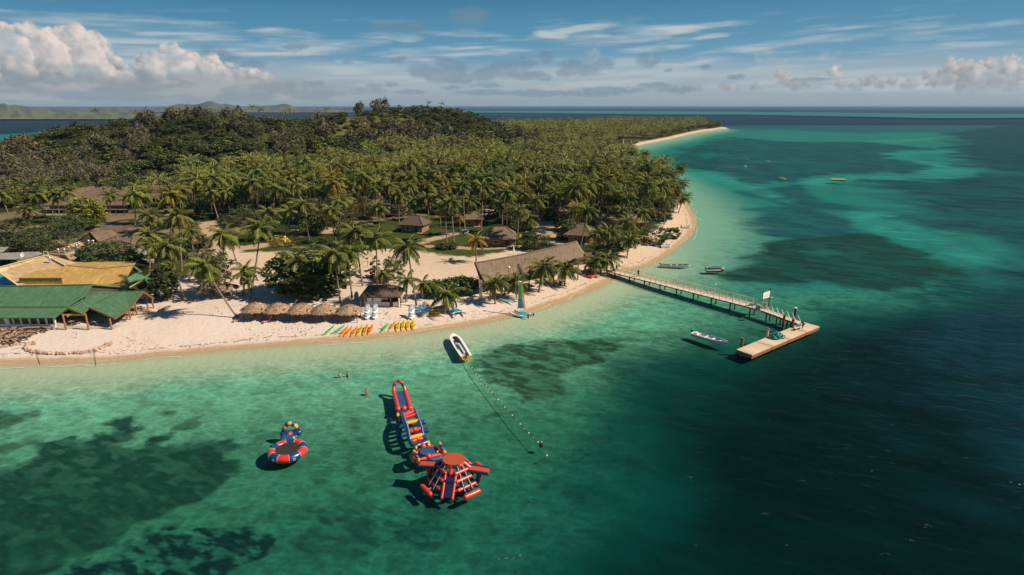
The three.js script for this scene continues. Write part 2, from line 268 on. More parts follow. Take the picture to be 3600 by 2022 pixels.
patch(bed(crop(1200, 1150, k1, [[780, 180], [1000, 130], [1250, 80], [1400, 90], [1640, 88], [1650, 130], [1500, 200], [1380, 300], [1200, 420], [1050, 450], [950, 400], [900, 310], [800, 230]])), C.weedGreen, 1.2, 2.2, 0.95, 0.4, 0.28);
patch(bed(crop(1200, 1150, k1, [[-200, 1100], [100, 1090], [400, 1050], [600, 1100], [650, 1200], [400, 1360], [100, 1330], [-200, 1350]])), C.coral, 1.5, 2.5, 0.6, 0.7, 0.3);
patch(bed(crop(1200, 1150, k1, [[1250, 640], [1400, 620], [1500, 600], [1560, 720], [1400, 800], [1300, 700]])), C.coral, 2, 2.5, 0.35, 0.5, 0.3);
patch(bed(crop(1200, 1150, k1, [[1300, 60], [1700, 20], [2000, 60], [2100, 200], [2050, 420], [1900, 560], [1650, 520], [1500, 300]])), C.coral, 3, 3, 0.4, 0.6, 0.3);
const sandPoly = polyW([[-900, 1100], [0, 1095], [300, 1092], [470, 1085], [590, 1012], [640, 985], [700, 950], [720, 890], [780, 872], [860, 895], [1000, 893], [1100, 900], [1250, 895], [1400, 880], [1560, 905], [1680, 908], [1800, 882], [1900, 885], [2080, 905], [2150, 870], [2240, 850], [2300, 800], [2360, 760], [2385, 700], [2370, 655], [2500, 655], [2700, 900], [2300, 1150], [1500, 1400], [-900, 1500]]);
const dirtPolys = [[[1870, 790], [1960, 775], [2020, 865], [1960, 875], [1890, 850]], [[700, 790], [760, 780], [800, 870], [860, 872], [990, 855], [1020, 868], [800, 892], [720, 880]], [[1030, 815], [1100, 800], [1200, 810], [1250, 825], [1100, 830]], [[1480, 850], [1640, 812], [1650, 818], [1500, 862], [1440, 876]], [[1490, 868], [1700, 876], [1830, 868], [1830, 876], [1640, 884], [1490, 877]], [[465, 641], [575, 638], [575, 645], [465, 647]], [[1240, 700], [1420, 690], [1500, 735], [1300, 745]], [[1680, 740], [1860, 745], [1850, 775], [1690, 770]], [[2020, 830], [2130, 800], [2150, 830], [2060, 860]]].map((p) => polyW(p));
const lawnPolys = [[[1230, 790], [1500, 760], [1740, 800], [1770, 885], [1640, 905], [1500, 890], [1400, 872], [1240, 890]], [[560, 900], [690, 880], [705, 950], [620, 990], [540, 985]], [[800, 870], [1000, 868], [1080, 880], [1000, 893], [830, 895]], [[640, 700], [960, 690], [960, 760], [660, 770]], [[140, 755], [260, 755], [260, 800], [150, 790]], [[1200, 540], [1260, 525], [1260, 560]], [[1440, 515], [1560, 515], [1560, 530], [1440, 530]]].map((p) => polyW(p, 2));
const mul3 = (c, k) => [c[0] * k, c[1] * k, c[2] * k];
function cover(x, z, d, out) {
  let c;
  const dist = Math.hypot(x, z);
  if (d < 0.6) {
    const q = -d + (fbm(x * 0.12, z * 0.12, 3) - 0.5) * 3.5 * smooth(2, 9, -d), east = smooth(20, 70, x) * smooth(-95, -150, z);
    const a = mix3(C.pale, C.turqPale, east * 0.8), b = mix3(C.green1, C.turq, east), e = mix3(C.green2, C.turq, east);
    const w = 1 + east * 1.1 + 0.0008 * dist, w0 = 1 - east * 0.45;
    c = q < 3 * w0 ? mix3(C.damp, a, smooth(-0.6, 3 * w0, q)) : q < 15 * w ? mix3(a, b, smooth(3 * w0, 15 * w, q)) : mix3(b, e, smooth(13 * w, 38 * w, q));
    if (east < 1) c = mix3(c, C.teal, 0.85 * (1 - east) * smooth(28, 62, q + (x + 20) * 0.18));
    const m = fbm(x * 0.35 + 5, z * 0.5, 4) - 0.5, m2 = fbm((x * 0.9 + z * 0.45) * 0.22, (z * 0.9 - x * 0.45) * 0.75, 4) - 0.5;
    const f = 1 + (m * 0.5 + m2 * 0.42) * smooth(3, 16, -d) * smooth(420, 120, dist);
    c = [c[0] * f, c[1] * f, c[2] * f];
    const rip = fbm(x * 0.8 + z * 0.35, z * 2.1 - x * 0.5, 3) - 0.5; const cob = Math.abs(fbm(x * 0.75 + 12, z * 1.05, 3) - 0.5); c = mul3(c, 1 + (rip * 0.5 + 0.15 - Math.min(0.3, cob * 2.2)) * smooth(3, 12, -d) * smooth(260, 120, dist));
    const spot = smooth(0.64, 0.74, fbm(x * 0.5 + 90, z * 0.62, 4)) * smooth(12, 40, -d) * 0.6 * smooth(300, 150, dist);
    c = mix3(c, C.coral, spot * 0.6);
    for (const p of patches) {
      if (x < p.b[0] || x > p.b[1] || z < p.b[2] || z > p.b[3]) continue;
      const sd = polySD(p.poly, x, z) + (fbm(x * p.freq + 31, z * p.freq * 1.3, 6) - 0.5) * 3.6 * p.amp;
      let k = smooth(-p.soft, p.soft, sd) * p.op;
      if (k <= 0) continue;
      if (p.speck) k *= lerp(1, smooth(0.36, 0.6, fbm((x * 0.9 + z * 0.4) * p.freq * 1.8, (z * 0.9 - x * 0.4) * p.freq * 4.2 + 50, 6)), p.speck);
      const v = 0.55 + 0.9 * fbm((x * 0.9 + z * 0.4) * p.freq * 3 + 7, (z * 0.9 - x * 0.4) * p.freq * 7, 5);
      c = mix3(c, [p.color[0] * v, p.color[1] * v, p.color[2] * v], k * smooth(-1, -9, d));
    }
    if (d > -0.8) c = mix3(c, C.damp, smooth(-0.8, 0.6, d));
  } else {
    const n = fbm(x * 0.09, z * 0.09, 4), n2 = fbm(x * 0.5, z * 0.5, 3), fine = 0.93 + 0.14 * fbm(x * 2.1, z * 2.1, 3);
    const sd = polySD(sandPoly, x, z) + (n2 - 0.5) * 3.4, far = dist > 420 ? smooth(14, 6, d) : 0;
    const isSand = Math.max(smooth(-1.2, 1.2, sd), far);
    let sand = mix3(C.sand, C.sand2, clamp(smooth(-105, -150, z) * 0.9 + (n - 0.5) * 0.8));
    sand = mix3(C.damp, sand, smooth(0.9, 2.6, d + (n2 - 0.5) * 1.2));
    const wr = Math.abs(d - 3.2 - (fbm(x * 0.25, z * 0.25, 3) - 0.5) * 1.8);
    if (wr < 0.35 && dist < 300) sand = mix3(sand, alb(120, 92, 60), 0.6 * smooth(0.35, 0.08, wr) * smooth(0.42, 0.62, fbm(x * 1.4, z * 1.4, 2)));
    const tr = Math.abs(fbm(x * 0.22 + 3, z * 0.5, 3) - 0.5); sand = mix3(sand, C.dirt, 0.32 * smooth(0.05, 0.0, tr) * smooth(8, 22, d));
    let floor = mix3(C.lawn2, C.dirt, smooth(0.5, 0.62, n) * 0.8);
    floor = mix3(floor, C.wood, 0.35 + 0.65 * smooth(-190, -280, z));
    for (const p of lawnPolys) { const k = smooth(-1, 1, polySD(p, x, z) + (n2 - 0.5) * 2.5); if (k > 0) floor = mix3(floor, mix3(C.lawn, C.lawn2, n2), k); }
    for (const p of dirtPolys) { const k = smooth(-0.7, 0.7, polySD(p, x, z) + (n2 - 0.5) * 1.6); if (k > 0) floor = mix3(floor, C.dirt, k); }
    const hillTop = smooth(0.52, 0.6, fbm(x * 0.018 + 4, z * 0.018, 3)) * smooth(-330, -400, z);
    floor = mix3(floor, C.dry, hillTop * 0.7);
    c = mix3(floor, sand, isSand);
    c = [c[0] * fine, c[1] * fine, c[2] * fine];
  }
  out[0] = c[0]; out[1] = c[1]; out[2] = c[2];
}
function coverMap(x0, x1, z0, z1, w, h) {
  const a = new Uint8Array(w * h * 4), c = [0, 0, 0];
  const enc = (v) => { v = clamp(v); return Math.round(255 * (v <= 0.0031308 ? v * 12.92 : 1.055 * Math.pow(v, 1 / 2.4) - 0.055)); };
  for (let j = 0; j < h; j++) for (let i = 0; i < w; i++) {
    const x = x0 + (i + 0.5) / w * (x1 - x0), z = z0 + (j + 0.5) / h * (z1 - z0), k = (j * w + i) * 4;
    cover(x, z, shore(x, z), c);
    a[k] = enc(c[0]); a[k + 1] = enc(c[1]); a[k + 2] = enc(c[2]); a[k + 3] = 255;
  }
  const t = new THREE.DataTexture(a, w, h); t.colorSpace = THREE.SRGBColorSpace; t.magFilter = t.minFilter = THREE.LinearFilter; t.wrapS = t.wrapT = THREE.ClampToEdgeWrapping; t.needsUpdate = true;
  return t;
}
const NEAR = [-150, 190, -270, -25], FAR = [-900, 1300, -1560, -25];
const LOW = 1;
const nearMap = coverMap(...NEAR, 2048 / LOW, 2048 / LOW), farMap = coverMap(...FAR, 2048 / LOW, 2048 / LOW);
function tile(n, f, srgb) { const a = new Uint8Array(n * n * 4); for (let j = 0; j < n; j++) for (let i = 0; i < n; i++) { const v = clamp(f(i / n, j / n)) * 255; a.set([v, v, v, 255], (j * n + i) * 4); } const t = new THREE.DataTexture(a, n, n); t.wrapS = t.wrapT = THREE.RepeatWrapping; t.magFilter = t.minFilter = THREE.LinearFilter; if (srgb) t.colorSpace = THREE.SRGBColorSpace; t.needsUpdate = true; return t; }
function wrapNoise(u, v, n, oct) { let s = 0, a = 0.5, t = 0; for (let o = 0; o < oct; o++) { const f = n * 2 ** o, x = u * f, y = v * f, xi = Math.floor(x), yi = Math.floor(y), p = x - xi, q = y - yi, g = (i, j) => PERM[((((i % f) + f) % f) * 131 + (((j % f) + f) % f) * 7919 + o * 977) & 65535], e = p * p * (3 - 2 * p), w = q * q * (3 - 2 * q); s += a * ((g(xi, yi) * (1 - e) + g(xi + 1, yi) * e) * (1 - w) + (g(xi, yi + 1) * (1 - e) + g(xi + 1, yi + 1) * e) * w); t += a; a *= 0.55; } return s / t; }
const grainTile = tile(512, (u, v) => wrapNoise(u, v, 8, 6));
grainTile.repeat.set(60, 45);

// one sheet of ground: fine near the camera, coarse to the horizon; land, beach and sea floor are cut from it
{
  const xs = [], zs = [];
  for (let x = -150; x <= 190; x += 1) xs.push(x);
  for (let x = 198, s = 8; x < 1300; x += s) { xs.push(x); if (x > 500) s = 25; }
  xs.push(1300); for (let x = 1500; x < 60000; x *= 1.5) xs.push(x); xs.push(60000);
  for (let x = -158, s = 8; x > -900; x -= s) xs.push(x);
  xs.push(-900); for (let x = -1100; x > -60000; x *= 1.5) xs.push(x); xs.push(-60000);
  for (let z = -25; z >= -270; z -= 1) zs.push(z);
  for (let z = -275, s = 5; z > -1560; z -= s) { zs.push(z); if (z < -600) s = 12; }
  zs.push(-1560); for (let z = -1800; z > -60000; z *= 1.25) zs.push(z); zs.push(-60000); zs.push(0, 60, 300, 3000);
  xs.sort((a, b) => a - b); zs.sort((a, b) => a - b);
  const nx = xs.length, nz = zs.length, Hh = new Float32Array(nx * nz);
  for (let j = 0; j < nz; j++) for (let i = 0; i < nx; i++) Hh[j * nx + i] = height(xs[i], zs[j]);
  const sets = {};
  const sub = (key) => sets[key] ??= { id: new Map(), pos: [], uv: [], nor: [], idx: [] };
  const vert = (s, k, rect) => {
    if (s.id.has(k)) return s.id.get(k);
    const i = k % nx, j = (k - i) / nx, n = s.pos.length / 3, x = xs[i], z = zs[j];
    s.pos.push(x, Hh[k], z); s.uv.push((x - rect[0]) / (rect[1] - rect[0]), (z - rect[2]) / (rect[3] - rect[2]));
    const i0 = Math.max(0, i - 1), i1 = Math.min(nx - 1, i + 1), j0 = Math.max(0, j - 1), j1 = Math.min(nz - 1, j + 1);
    const sx = (Hh[j * nx + i1] - Hh[j * nx + i0]) / (xs[i1] - xs[i0]), sz = (Hh[j1 * nx + i] - Hh[j0 * nx + i]) / (zs[j1] - zs[j0]), l = Math.hypot(sx, 1, sz);
    s.nor.push(-sx / l, 1 / l, -sz / l); s.id.set(k, n); return n;
  };
  for (let j = 0; j < nz - 1; j++) for (let i = 0; i < nx - 1; i++) {
    const k = j * nx + i, cx = (xs[i] + xs[i + 1]) / 2, cz = (zs[j] + zs[j + 1]) / 2, h = (Hh[k] + Hh[k + 1] + Hh[k + nx] + Hh[k + nx + 1]) / 4;
    const near = cx > NEAR[0] && cx < NEAR[1] && cz > NEAR[2] && cz < NEAR[3], inFar = cx > FAR[0] && cx < FAR[1] && cz > FAR[2] && cz < FAR[3];
    const land = h > -0.05, sandy = land && (shore(cx, cz) < 9 || polySD(sandPoly, cx, cz) > 0);
    const s = sub((near ? 'near' : inFar ? 'far' : 'out') + (land ? (sandy ? 'Sand' : 'Land') : 'Bed')), rect = near ? NEAR : FAR;
    const a = vert(s, k, rect), b = vert(s, k + 1, rect), c = vert(s, k + nx, rect), d = vert(s, k + nx + 1, rect);
    s.idx.push(a, c, b, b, c, d);
  }
  const mats = {
    near: new THREE.MeshPhysicalMaterial({ map: nearMap, roughness: 1, specularIntensity: 0.05, bumpMap: grainTile, bumpScale: 0.09 }), far: new THREE.MeshPhysicalMaterial({ map: farMap, roughness: 1, specularIntensity: 0.05 }),
    out: new THREE.MeshPhysicalMaterial({ roughness: 1, specularIntensity: 0.05, vertexColors: true }),
  };
  const names = { nearSand: 'beach_sand', farSand: 'far_beach_sand', nearLand: 'island_ground', farLand: 'forest_ground', nearBed: 'lagoon_floor', farBed: 'reef_floor', outBed: 'sea_floor' };
  for (const [key, s] of Object.entries(sets)) {
    const g = new THREE.BufferGeometry();
    g.setAttribute('position', new THREE.Float32BufferAttribute(s.pos, 3)); g.setAttribute('normal', new THREE.Float32BufferAttribute(s.nor, 3)); g.setAttribute('uv', new THREE.Float32BufferAttribute(s.uv, 2)); g.setIndex(s.idx);
    if (key.startsWith('out')) {
      const col = [];
      for (let i = 0; i < s.pos.length; i += 3) col.push(...C.farBlue);
      g.setAttribute('color', new THREE.Float32BufferAttribute(col, 3));
    }
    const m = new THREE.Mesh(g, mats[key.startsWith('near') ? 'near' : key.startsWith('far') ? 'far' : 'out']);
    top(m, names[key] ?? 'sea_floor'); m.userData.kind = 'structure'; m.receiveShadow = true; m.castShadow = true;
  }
}
// shallow reef banks far out: pale bands below the horizon
{
  const mat = new THREE.MeshPhysicalMaterial({ color: new THREE.Color(...C.reef), roughness: 1, specularIntensity: 0.05 });
  const band = (pts, name) => {
    const sh = new THREE.Shape(pts.map(([x, y]) => { const p = px(x, y, -2); return new THREE.Vector2(p.x, -p.z); }));
    const g = new THREE.ShapeGeometry(sh); g.rotateX(-Math.PI / 2); g.translate(0, -2, 0);
    const m = top(new THREE.Mesh(g, mat), name); m.userData.kind = 'structure';
  };
  band([[1500, 388], [1700, 389], [2100, 390], [2500, 392], [3000, 396], [3300, 399], [3700, 400], [3700, 414], [3300, 416], [3000, 410], [2600, 403], [2300, 402], [1900, 398], [1600, 396]], 'reef_bank');
  band([[-200, 474], [60, 473], [150, 477], [220, 482], [200, 500], [-200, 505]], 'reef_bank');
}
// the sea's surface: a clear sheet with waves
const waveTile = tile(1024, (u, v) => 0.6 * wrapNoise(u, v, 10, 6) + 0.4 * (1 - Math.abs(2 * wrapNoise(u + 0.3, v * 1 + 0.1, 14, 4) - 1)));
waveTile.repeat.set(1, 1);
{
  const xs = [-60000, -8000, -1500, -300, 0, 300, 1500, 8000, 60000], zs = [-60000, -20000, -6000, -1600, -700, -300, -100, 0, 3000], pos = [], uv = [], idx = [];
  for (const z of zs) for (const x of xs) { pos.push(x, 0, z); uv.push((x * 0.95 + z * 0.3) / 46, (z * 0.95 - x * 0.3) / 24); }
  for (let j = 0; j < 8; j++) for (let i = 0; i < 8; i++) { const a = j * 9 + i; idx.push(a, a + 9, a + 1, a + 1, a + 9, a + 10); }
  const g = new THREE.BufferGeometry(); g.setAttribute('position', new THREE.Float32BufferAttribute(pos, 3)); g.setAttribute('uv', new THREE.Float32BufferAttribute(uv, 2)); g.setIndex(idx); g.computeVertexNormals();
  const m = new THREE.MeshPhysicalMaterial({ color: new THREE.Color(0.93, 0.98, 0.97), transmission: 1, thickness: 0, roughness: 0.045, ior: 1.33, specularIntensity: 0.075, bumpMap: waveTile, bumpScale: 0.7 });
  const sea = top(new THREE.Mesh(g, m), 'sea_water'); sea.userData.kind = 'structure'; sea.receiveShadow = true;
}
// ------------------------------------------------------------ plants
const R = mulberry(2024);
const rr = (a, b) => a + (b - a) * R();
class Leaves {                                                        // collects coloured triangles
  constructor() { this.p = []; this.n = []; this.c = []; }
  tri(a, b, c, col, nor, colTip) {
    this.p.push(...a, ...b, ...c);
    if (!nor) { const u = [b[0] - a[0], b[1] - a[1], b[2] - a[2]], v = [c[0] - a[0], c[1] - a[1], c[2] - a[2]]; nor = [u[1] * v[2] - u[2] * v[1], u[2] * v[0] - u[0] * v[2], u[0] * v[1] - u[1] * v[0]]; const l = Math.hypot(...nor) || 1; nor = nor.map((x) => x / l); }
    this.n.push(...nor, ...nor, ...nor); this.c.push(...col, ...col, ...(colTip ?? col));
  }
  quad(a, b, c, d, col, nor) { this.tri(a, b, c, col, nor); this.tri(a, c, d, col, nor); }
  geo() { const g = new THREE.BufferGeometry(); g.setAttribute('position', new THREE.Float32BufferAttribute(this.p, 3)); g.setAttribute('normal', new THREE.Float32BufferAttribute(this.n, 3)); g.setAttribute('color', new THREE.Float32BufferAttribute(this.c, 3)); return g; }
}
const leafMat = (o = {}) => new THREE.MeshPhysicalMaterial({ vertexColors: true, roughness: 0.75, specularIntensity: 0.35, side: THREE.DoubleSide, transmission: 0.22, thickness: 0, ...o });
const frondMat = leafMat({ name: 'palm leaf', roughness: 0.6, transmission: 0.25 }), treeMat = leafMat({ name: 'tree leaf', roughness: 0.8 }), dryMat = leafMat({ name: 'needle leaf', roughness: 0.95, specularIntensity: 0.1, transmission: 0.15 });
const barkTile = tile(128, (u, v) => 0.62 + 0.38 * wrapNoise(u, v, 4, 4) * (0.8 + 0.2 * Math.sin(v * Math.PI * 2 * 16)), true); barkTile.repeat.set(2, 6);
const palmBark = new THREE.MeshStandardMaterial({ color: new THREE.Color(0.34, 0.26, 0.2), map: barkTile, roughness: 0.95 }), groveBark = new THREE.MeshStandardMaterial({ color: new THREE.Color(0.17, 0.13, 0.1), map: barkTile, roughness: 1 }), treeBark = new THREE.MeshStandardMaterial({ color: new THREE.Color(0.16, 0.12, 0.09), map: barkTile, roughness: 1 });
const mul = (c, k) => [c[0] * k, c[1] * k, c[2] * k];

// one frond along +z from the crown's centre: a bent rib with leaflets that hang from it
function frondInto(L, az, lift, len, droop, col, rnd, pairs = 13, M = null) {
  const ca = Math.cos(az), sa = Math.sin(az), pts = [], dirs = []; let x = 0, y = 0, e = lift; const n = 7, step = len / n;
  for (let i = 0; i <= n; i++) { pts.push([x, y]); dirs.push(e); x += Math.cos(e) * step; y += Math.sin(e) * step; e -= droop / n * (0.5 + i / n); }
  const at = (t, side, down, along) => {                              // a point beside the rib
    const f = clamp(t) * n, i = Math.min(n - 1, Math.floor(f)), k = f - i, u = lerp(pts[i][0], pts[i + 1][0], k), v = lerp(pts[i][1], pts[i + 1][1], k), d = lerp(dirs[i], dirs[i + 1], k);
    const r = u + Math.cos(d) * along + Math.sin(d) * down, h = v + Math.sin(d) * along - Math.cos(d) * down;
    return [ca * r - sa * side, h, sa * r + ca * side];
  };
  const rib = [0.42, 0.36, 0.1].map((v, i) => lerp(v, col[i] * 1.6, 0.25)), sh = 0.85 + 0.3 * rnd();
  for (let i = 0; i < n; i++) { const w = 0.06 * (1 - i / n) + 0.012; L.quad(at(i / n, -w, 0, 0), at(i / n, w, 0, 0), at((i + 1) / n, w * 0.85, 0, 0), at((i + 1) / n, -w * 0.85, 0, 0), rib); }
  for (let i = 0; i < pairs; i++) {
    const t = 0.12 + 0.88 * (i + rnd() * 0.5) / pairs, ll = (0.34 + 0.66 * Math.sin(Math.PI * Math.min(1, t * 0.9 + 0.12))) * len * 0.24, w = 0.105 * len / 3.6 * (L.fat ?? 1);
    for (const s of [-1, 1]) {
      const a = at(t, 0, 0, -w), b = at(t, 0, 0, w), tipD = ll * (0.5 + 0.3 * rnd()), c = at(t, s * ll * 0.75, tipD, ll * 0.42), m = at(t, s * ll * 0.45, tipD * 0.25, ll * 0.2 - w), k = sh * (0.8 + 0.4 * rnd());
      L.tri(a, b, c, mul(col, k), null, mul(col, k * 1.1)); if (pairs > 9) L.tri(a, c, m, mul(col, k * 0.9));
    }
  }
}
const palmGreen = [0.205, 0.232, 0.047], palmDark = [0.115, 0.145, 0.038], palmGold = [0.36, 0.24, 0.05], palmDry = [0.22, 0.13, 0.055];
function frondSet(rnd, n, len, gold = 0, low = -0.75) {                            // the fronds of one crown: [azimuth, lift, length, droop, colour]
  const out = [];
  for (let i = 0; i < n; i++) {
    const t = i / (n - 1), az = i * 2.39996 + rnd() * 0.5, lift = lerp(1.28, low, Math.pow(t, 0.85)) + (rnd() - 0.5) * 0.25;
    let col = mix3(palmDark, palmGreen, 0.3 + 0.7 * rnd()); if (t > 0.75) col = mix3(col, [0.2, 0.165, 0.045], rnd() * 0.8); if (t > 0.93) col = mix3(col, palmDry, 0.7);
    if (gold) col = mix3(col, palmGold, gold * (0.5 + 0.5 * rnd()));
    out.push([az, lift, len * (0.82 + 0.25 * rnd()) * (t < 0.1 ? 0.8 : 1), 1.0 + 0.55 * rnd() + (t < 0.3 ? 0.3 : 0) - 0.35 * Math.cos(az - Math.PI) * 0.6, col]);
  }
  return out;
}
function crownGeo(seed, n, len, pairs, low, fat = 1) { const rnd = mulberry(seed), L = new Leaves(); L.fat = fat; for (const [az, lift, l, d, c] of frondSet(rnd, n, len, 0, low)) frondInto(L, az, lift, l, d * (low > -0.5 ? 0.85 : 1), c, rnd, pairs); return L.geo(); }
const crownNear = [11, 12, 13, 14, 15].map((s) => crownGeo(s, 22, 3.7, 13)), crownMid = [21, 22, 23, 24].map((s) => crownGeo(s, 20, 3.7, 11, -0.45, 1.15)), crownLow = [31, 32, 33].map((s) => crownGeo(s, 14, 3.7, 6, -0.2, 1.9));
const frondKinds = [[1.5, 0.6], [1.25, 0.2], [1.15, 0.9], [1.6, 0.4]].map(([d, k], i) => { const L = new Leaves(); frondInto(L, 0, 0, 3.7, d, mix3(palmDark, palmGreen, k), mulberry(60 + i), 15); return L.geo(); });
const frondOld = (() => { const L = new Leaves(); frondInto(L, 0, 0, 3.5, 1.2, [0.2, 0.15, 0.045], mulberry(70), 13); return L.geo(); })(), frondGold = (() => { const L = new Leaves(); frondInto(L, 0, 0, 3.5, 1.5, palmGold, mulberry(71), 14); return L.geo(); })();
function trunkGeo(top3, r = 0.17, seg = 7, rad = 7, bend = 0.25) {    // from the origin to top3, rising steeper towards the top
  const g = new THREE.CylinderGeometry(1, 1, 1, rad, seg, true), p = g.attributes.position;
  for (let i = 0; i < p.count; i++) { const t = p.getY(i) + 0.5, w = r * (1.55 - 0.8 * Math.min(1, t * 6) * 0.55 - 0.35 * t), s = t + bend * t * (1 - t); p.setXYZ(i, p.getX(i) * w + top3.x * s, top3.y * t - (1 - t) * 0.3, p.getZ(i) * w + top3.z * s); }
  g.computeVertexNormals(); return g;
}
const coconut = new THREE.IcosahedronGeometry(0.13, 1), nutMat = new THREE.MeshStandardMaterial({ color: new THREE.Color(0.3, 0.2, 0.05), roughness: 0.6 });
function palm(cx, cy, bx, by, label, o = {}) {                        // crown and foot measured in the photo
  const foot = on(bx, by), crown = pz(cx, cy, foot.z), rel = crown.sub(foot), rnd = mulberry(Math.round(cx * 7 + cy));
  rel.z += (rnd() - 0.5) * 1.4; if (rel.y < 1) rel.y = 1;
  const t = thing('coconut_palm', label, 'palm tree', foot, 0, o.group ?? (label.includes('grove') ? 'coconut palms of the grove' : 'coconut palms round the resort'));
  part('trunk', trunkGeo(rel, o.r ?? 0.18, 8, 7, rel.length() > 7 ? 0.3 : 0.1), palmBark, t);
  const s = (o.s ?? 1) * (foot.z > -150 ? 1.34 : 1.26);
  if (o.fronds !== false) {
    for (const [az, lift, len, , ] of frondSet(rnd, o.n ?? 23, 3.7)) {
      const old = lift < -0.5 && rnd() < 0.6, m = part('frond', o.gold && rnd() < 0.75 ? frondGold : old ? frondOld : frondKinds[Math.floor(rnd() * 4)], frondMat, t);
      m.position.copy(rel); m.rotation.order = 'YXZ'; m.quaternion.setFromEuler(new THREE.Euler(0, -az, lift, 'YZX')); m.scale.setScalar(len / 3.7 * s);
    }
    for (let i = 0; i < 3; i++) { const q = part('coconut', coconut, nutMat, t); q.position.set(rel.x + Math.cos(i * 2 + cx) * 0.28, rel.y - 0.25, rel.z + Math.sin(i * 2 + cx) * 0.28); }
  } else { const c = part('crown', crownNear[Math.floor(rnd() * 5)], frondMat, t); c.position.copy(rel); c.rotation.y = rnd() * 6; c.scale.setScalar(s); }
  return t;
}
// foliage of many small leaves gathered in clumps inside a crown of the given half sizes
function foliage(seed, rx, ry, rz, clumps, per, leaf, col, o = {}) {
  const rnd = mulberry(seed), L = new Leaves();
  for (let i = 0; i < clumps; i++) {
    const u = rnd() * 2 - 1, a = rnd() * 6.283, q = Math.sqrt(1 - u * u), f = o.shell ? lerp(o.shell, 1, Math.sqrt(rnd())) : Math.cbrt(rnd());
    let cx = q * Math.cos(a) * f, cy = u * f, cz = q * Math.sin(a) * f; if (o.dome && cy < -0.25) cy = -0.25 - 0.25 * rnd();
    const n = fbm(cx * 1.7 + seed * 3.1, cz * 1.7 + cy * 1.3, 2), k = 0.78 + 0.44 * n; cx *= rx * k; cy *= ry * k; cz *= rz * k;
    const cr = (o.clump ?? 0.16) * Math.min(rx, rz) * (0.6 + 0.8 * rnd()), tone = (o.tone ?? 0.55) + (1 - (o.tone ?? 0.55)) * 2 * rnd() * (0.5 + 0.5 * rnd());
    for (let j = 0; j < per; j++) {
      const b = rnd() * 6.283, w = rnd() * 2 - 1, r = cr * Math.cbrt(rnd()), p = [cx + Math.cos(b) * Math.sqrt(1 - w * w) * r, cy + w * r * (o.flat ?? 0.6), cz + Math.sin(b) * Math.sqrt(1 - w * w) * r];
      const s = leaf * (0.6 + 0.8 * rnd()), tilt = (rnd() - 0.35) * 1.3, az = rnd() * 6.283, e = [Math.cos(az) * s, Math.sin(az * 3) * s * 0.35 + (o.up ?? 0) * s, Math.sin(az) * s], g = [-Math.sin(az) * s * (o.narrow ?? 0.7), tilt * s * 0.6, Math.cos(az) * s * (o.narrow ?? 0.7)];
      const c = mul(col, tone * (0.8 + 0.4 * rnd())); if (o.warm && rnd() < o.warm) { c[0] *= 1.5; c[1] *= 1.1; }
      L.quad([p[0] - e[0], p[1] - e[1], p[2] - e[2]], [p[0] - g[0] * 0.8, p[1] - g[1], p[2] - g[2] * 0.8], [p[0] + e[0], p[1] + e[1], p[2] + e[2]], [p[0] + g[0] * 0.8, p[1] + g[1], p[2] + g[2] * 0.8], c);
    }
  }
  return L.geo();
}
function limbs(h, r, spread, n = 4, seed = 1) {
  const rnd = mulberry(seed), gs = [trunkGeo(new THREE.Vector3(0.2, h * 0.55, 0.1), r, 4, 7, 0.2)];
  for (let i = 0; i < n; i++) { const a = i / n * 6.28 + rnd(), g = trunkGeo(new THREE.Vector3(Math.cos(a) * spread, h * 0.4, Math.sin(a) * spread), r * 0.5, 4, 5, -0.2); g.translate(0.2, h * 0.5, 0.1); gs.push(g); }
  return mergeGeometries(gs);
}
function tree(name, label, category, foot, h, rx, ry, rz, leaves, mat = treeMat, group, turn = 0) {
  const t = thing(name, label, category, foot, turn, group);
  part('trunk', limbs(h, 0.05 * Math.min(h, 6), rx * 0.5, 5, Math.round(rx * 10)), treeBark, t);
  const c = part('crown', leaves, mat, t); c.position.y = h - ry * 0.8; return t;
}
// sizes from pixels: half width in metres of something `w` photo pixels wide at that point
const metres = (p, w) => w / F * toPhoto(p)[2];

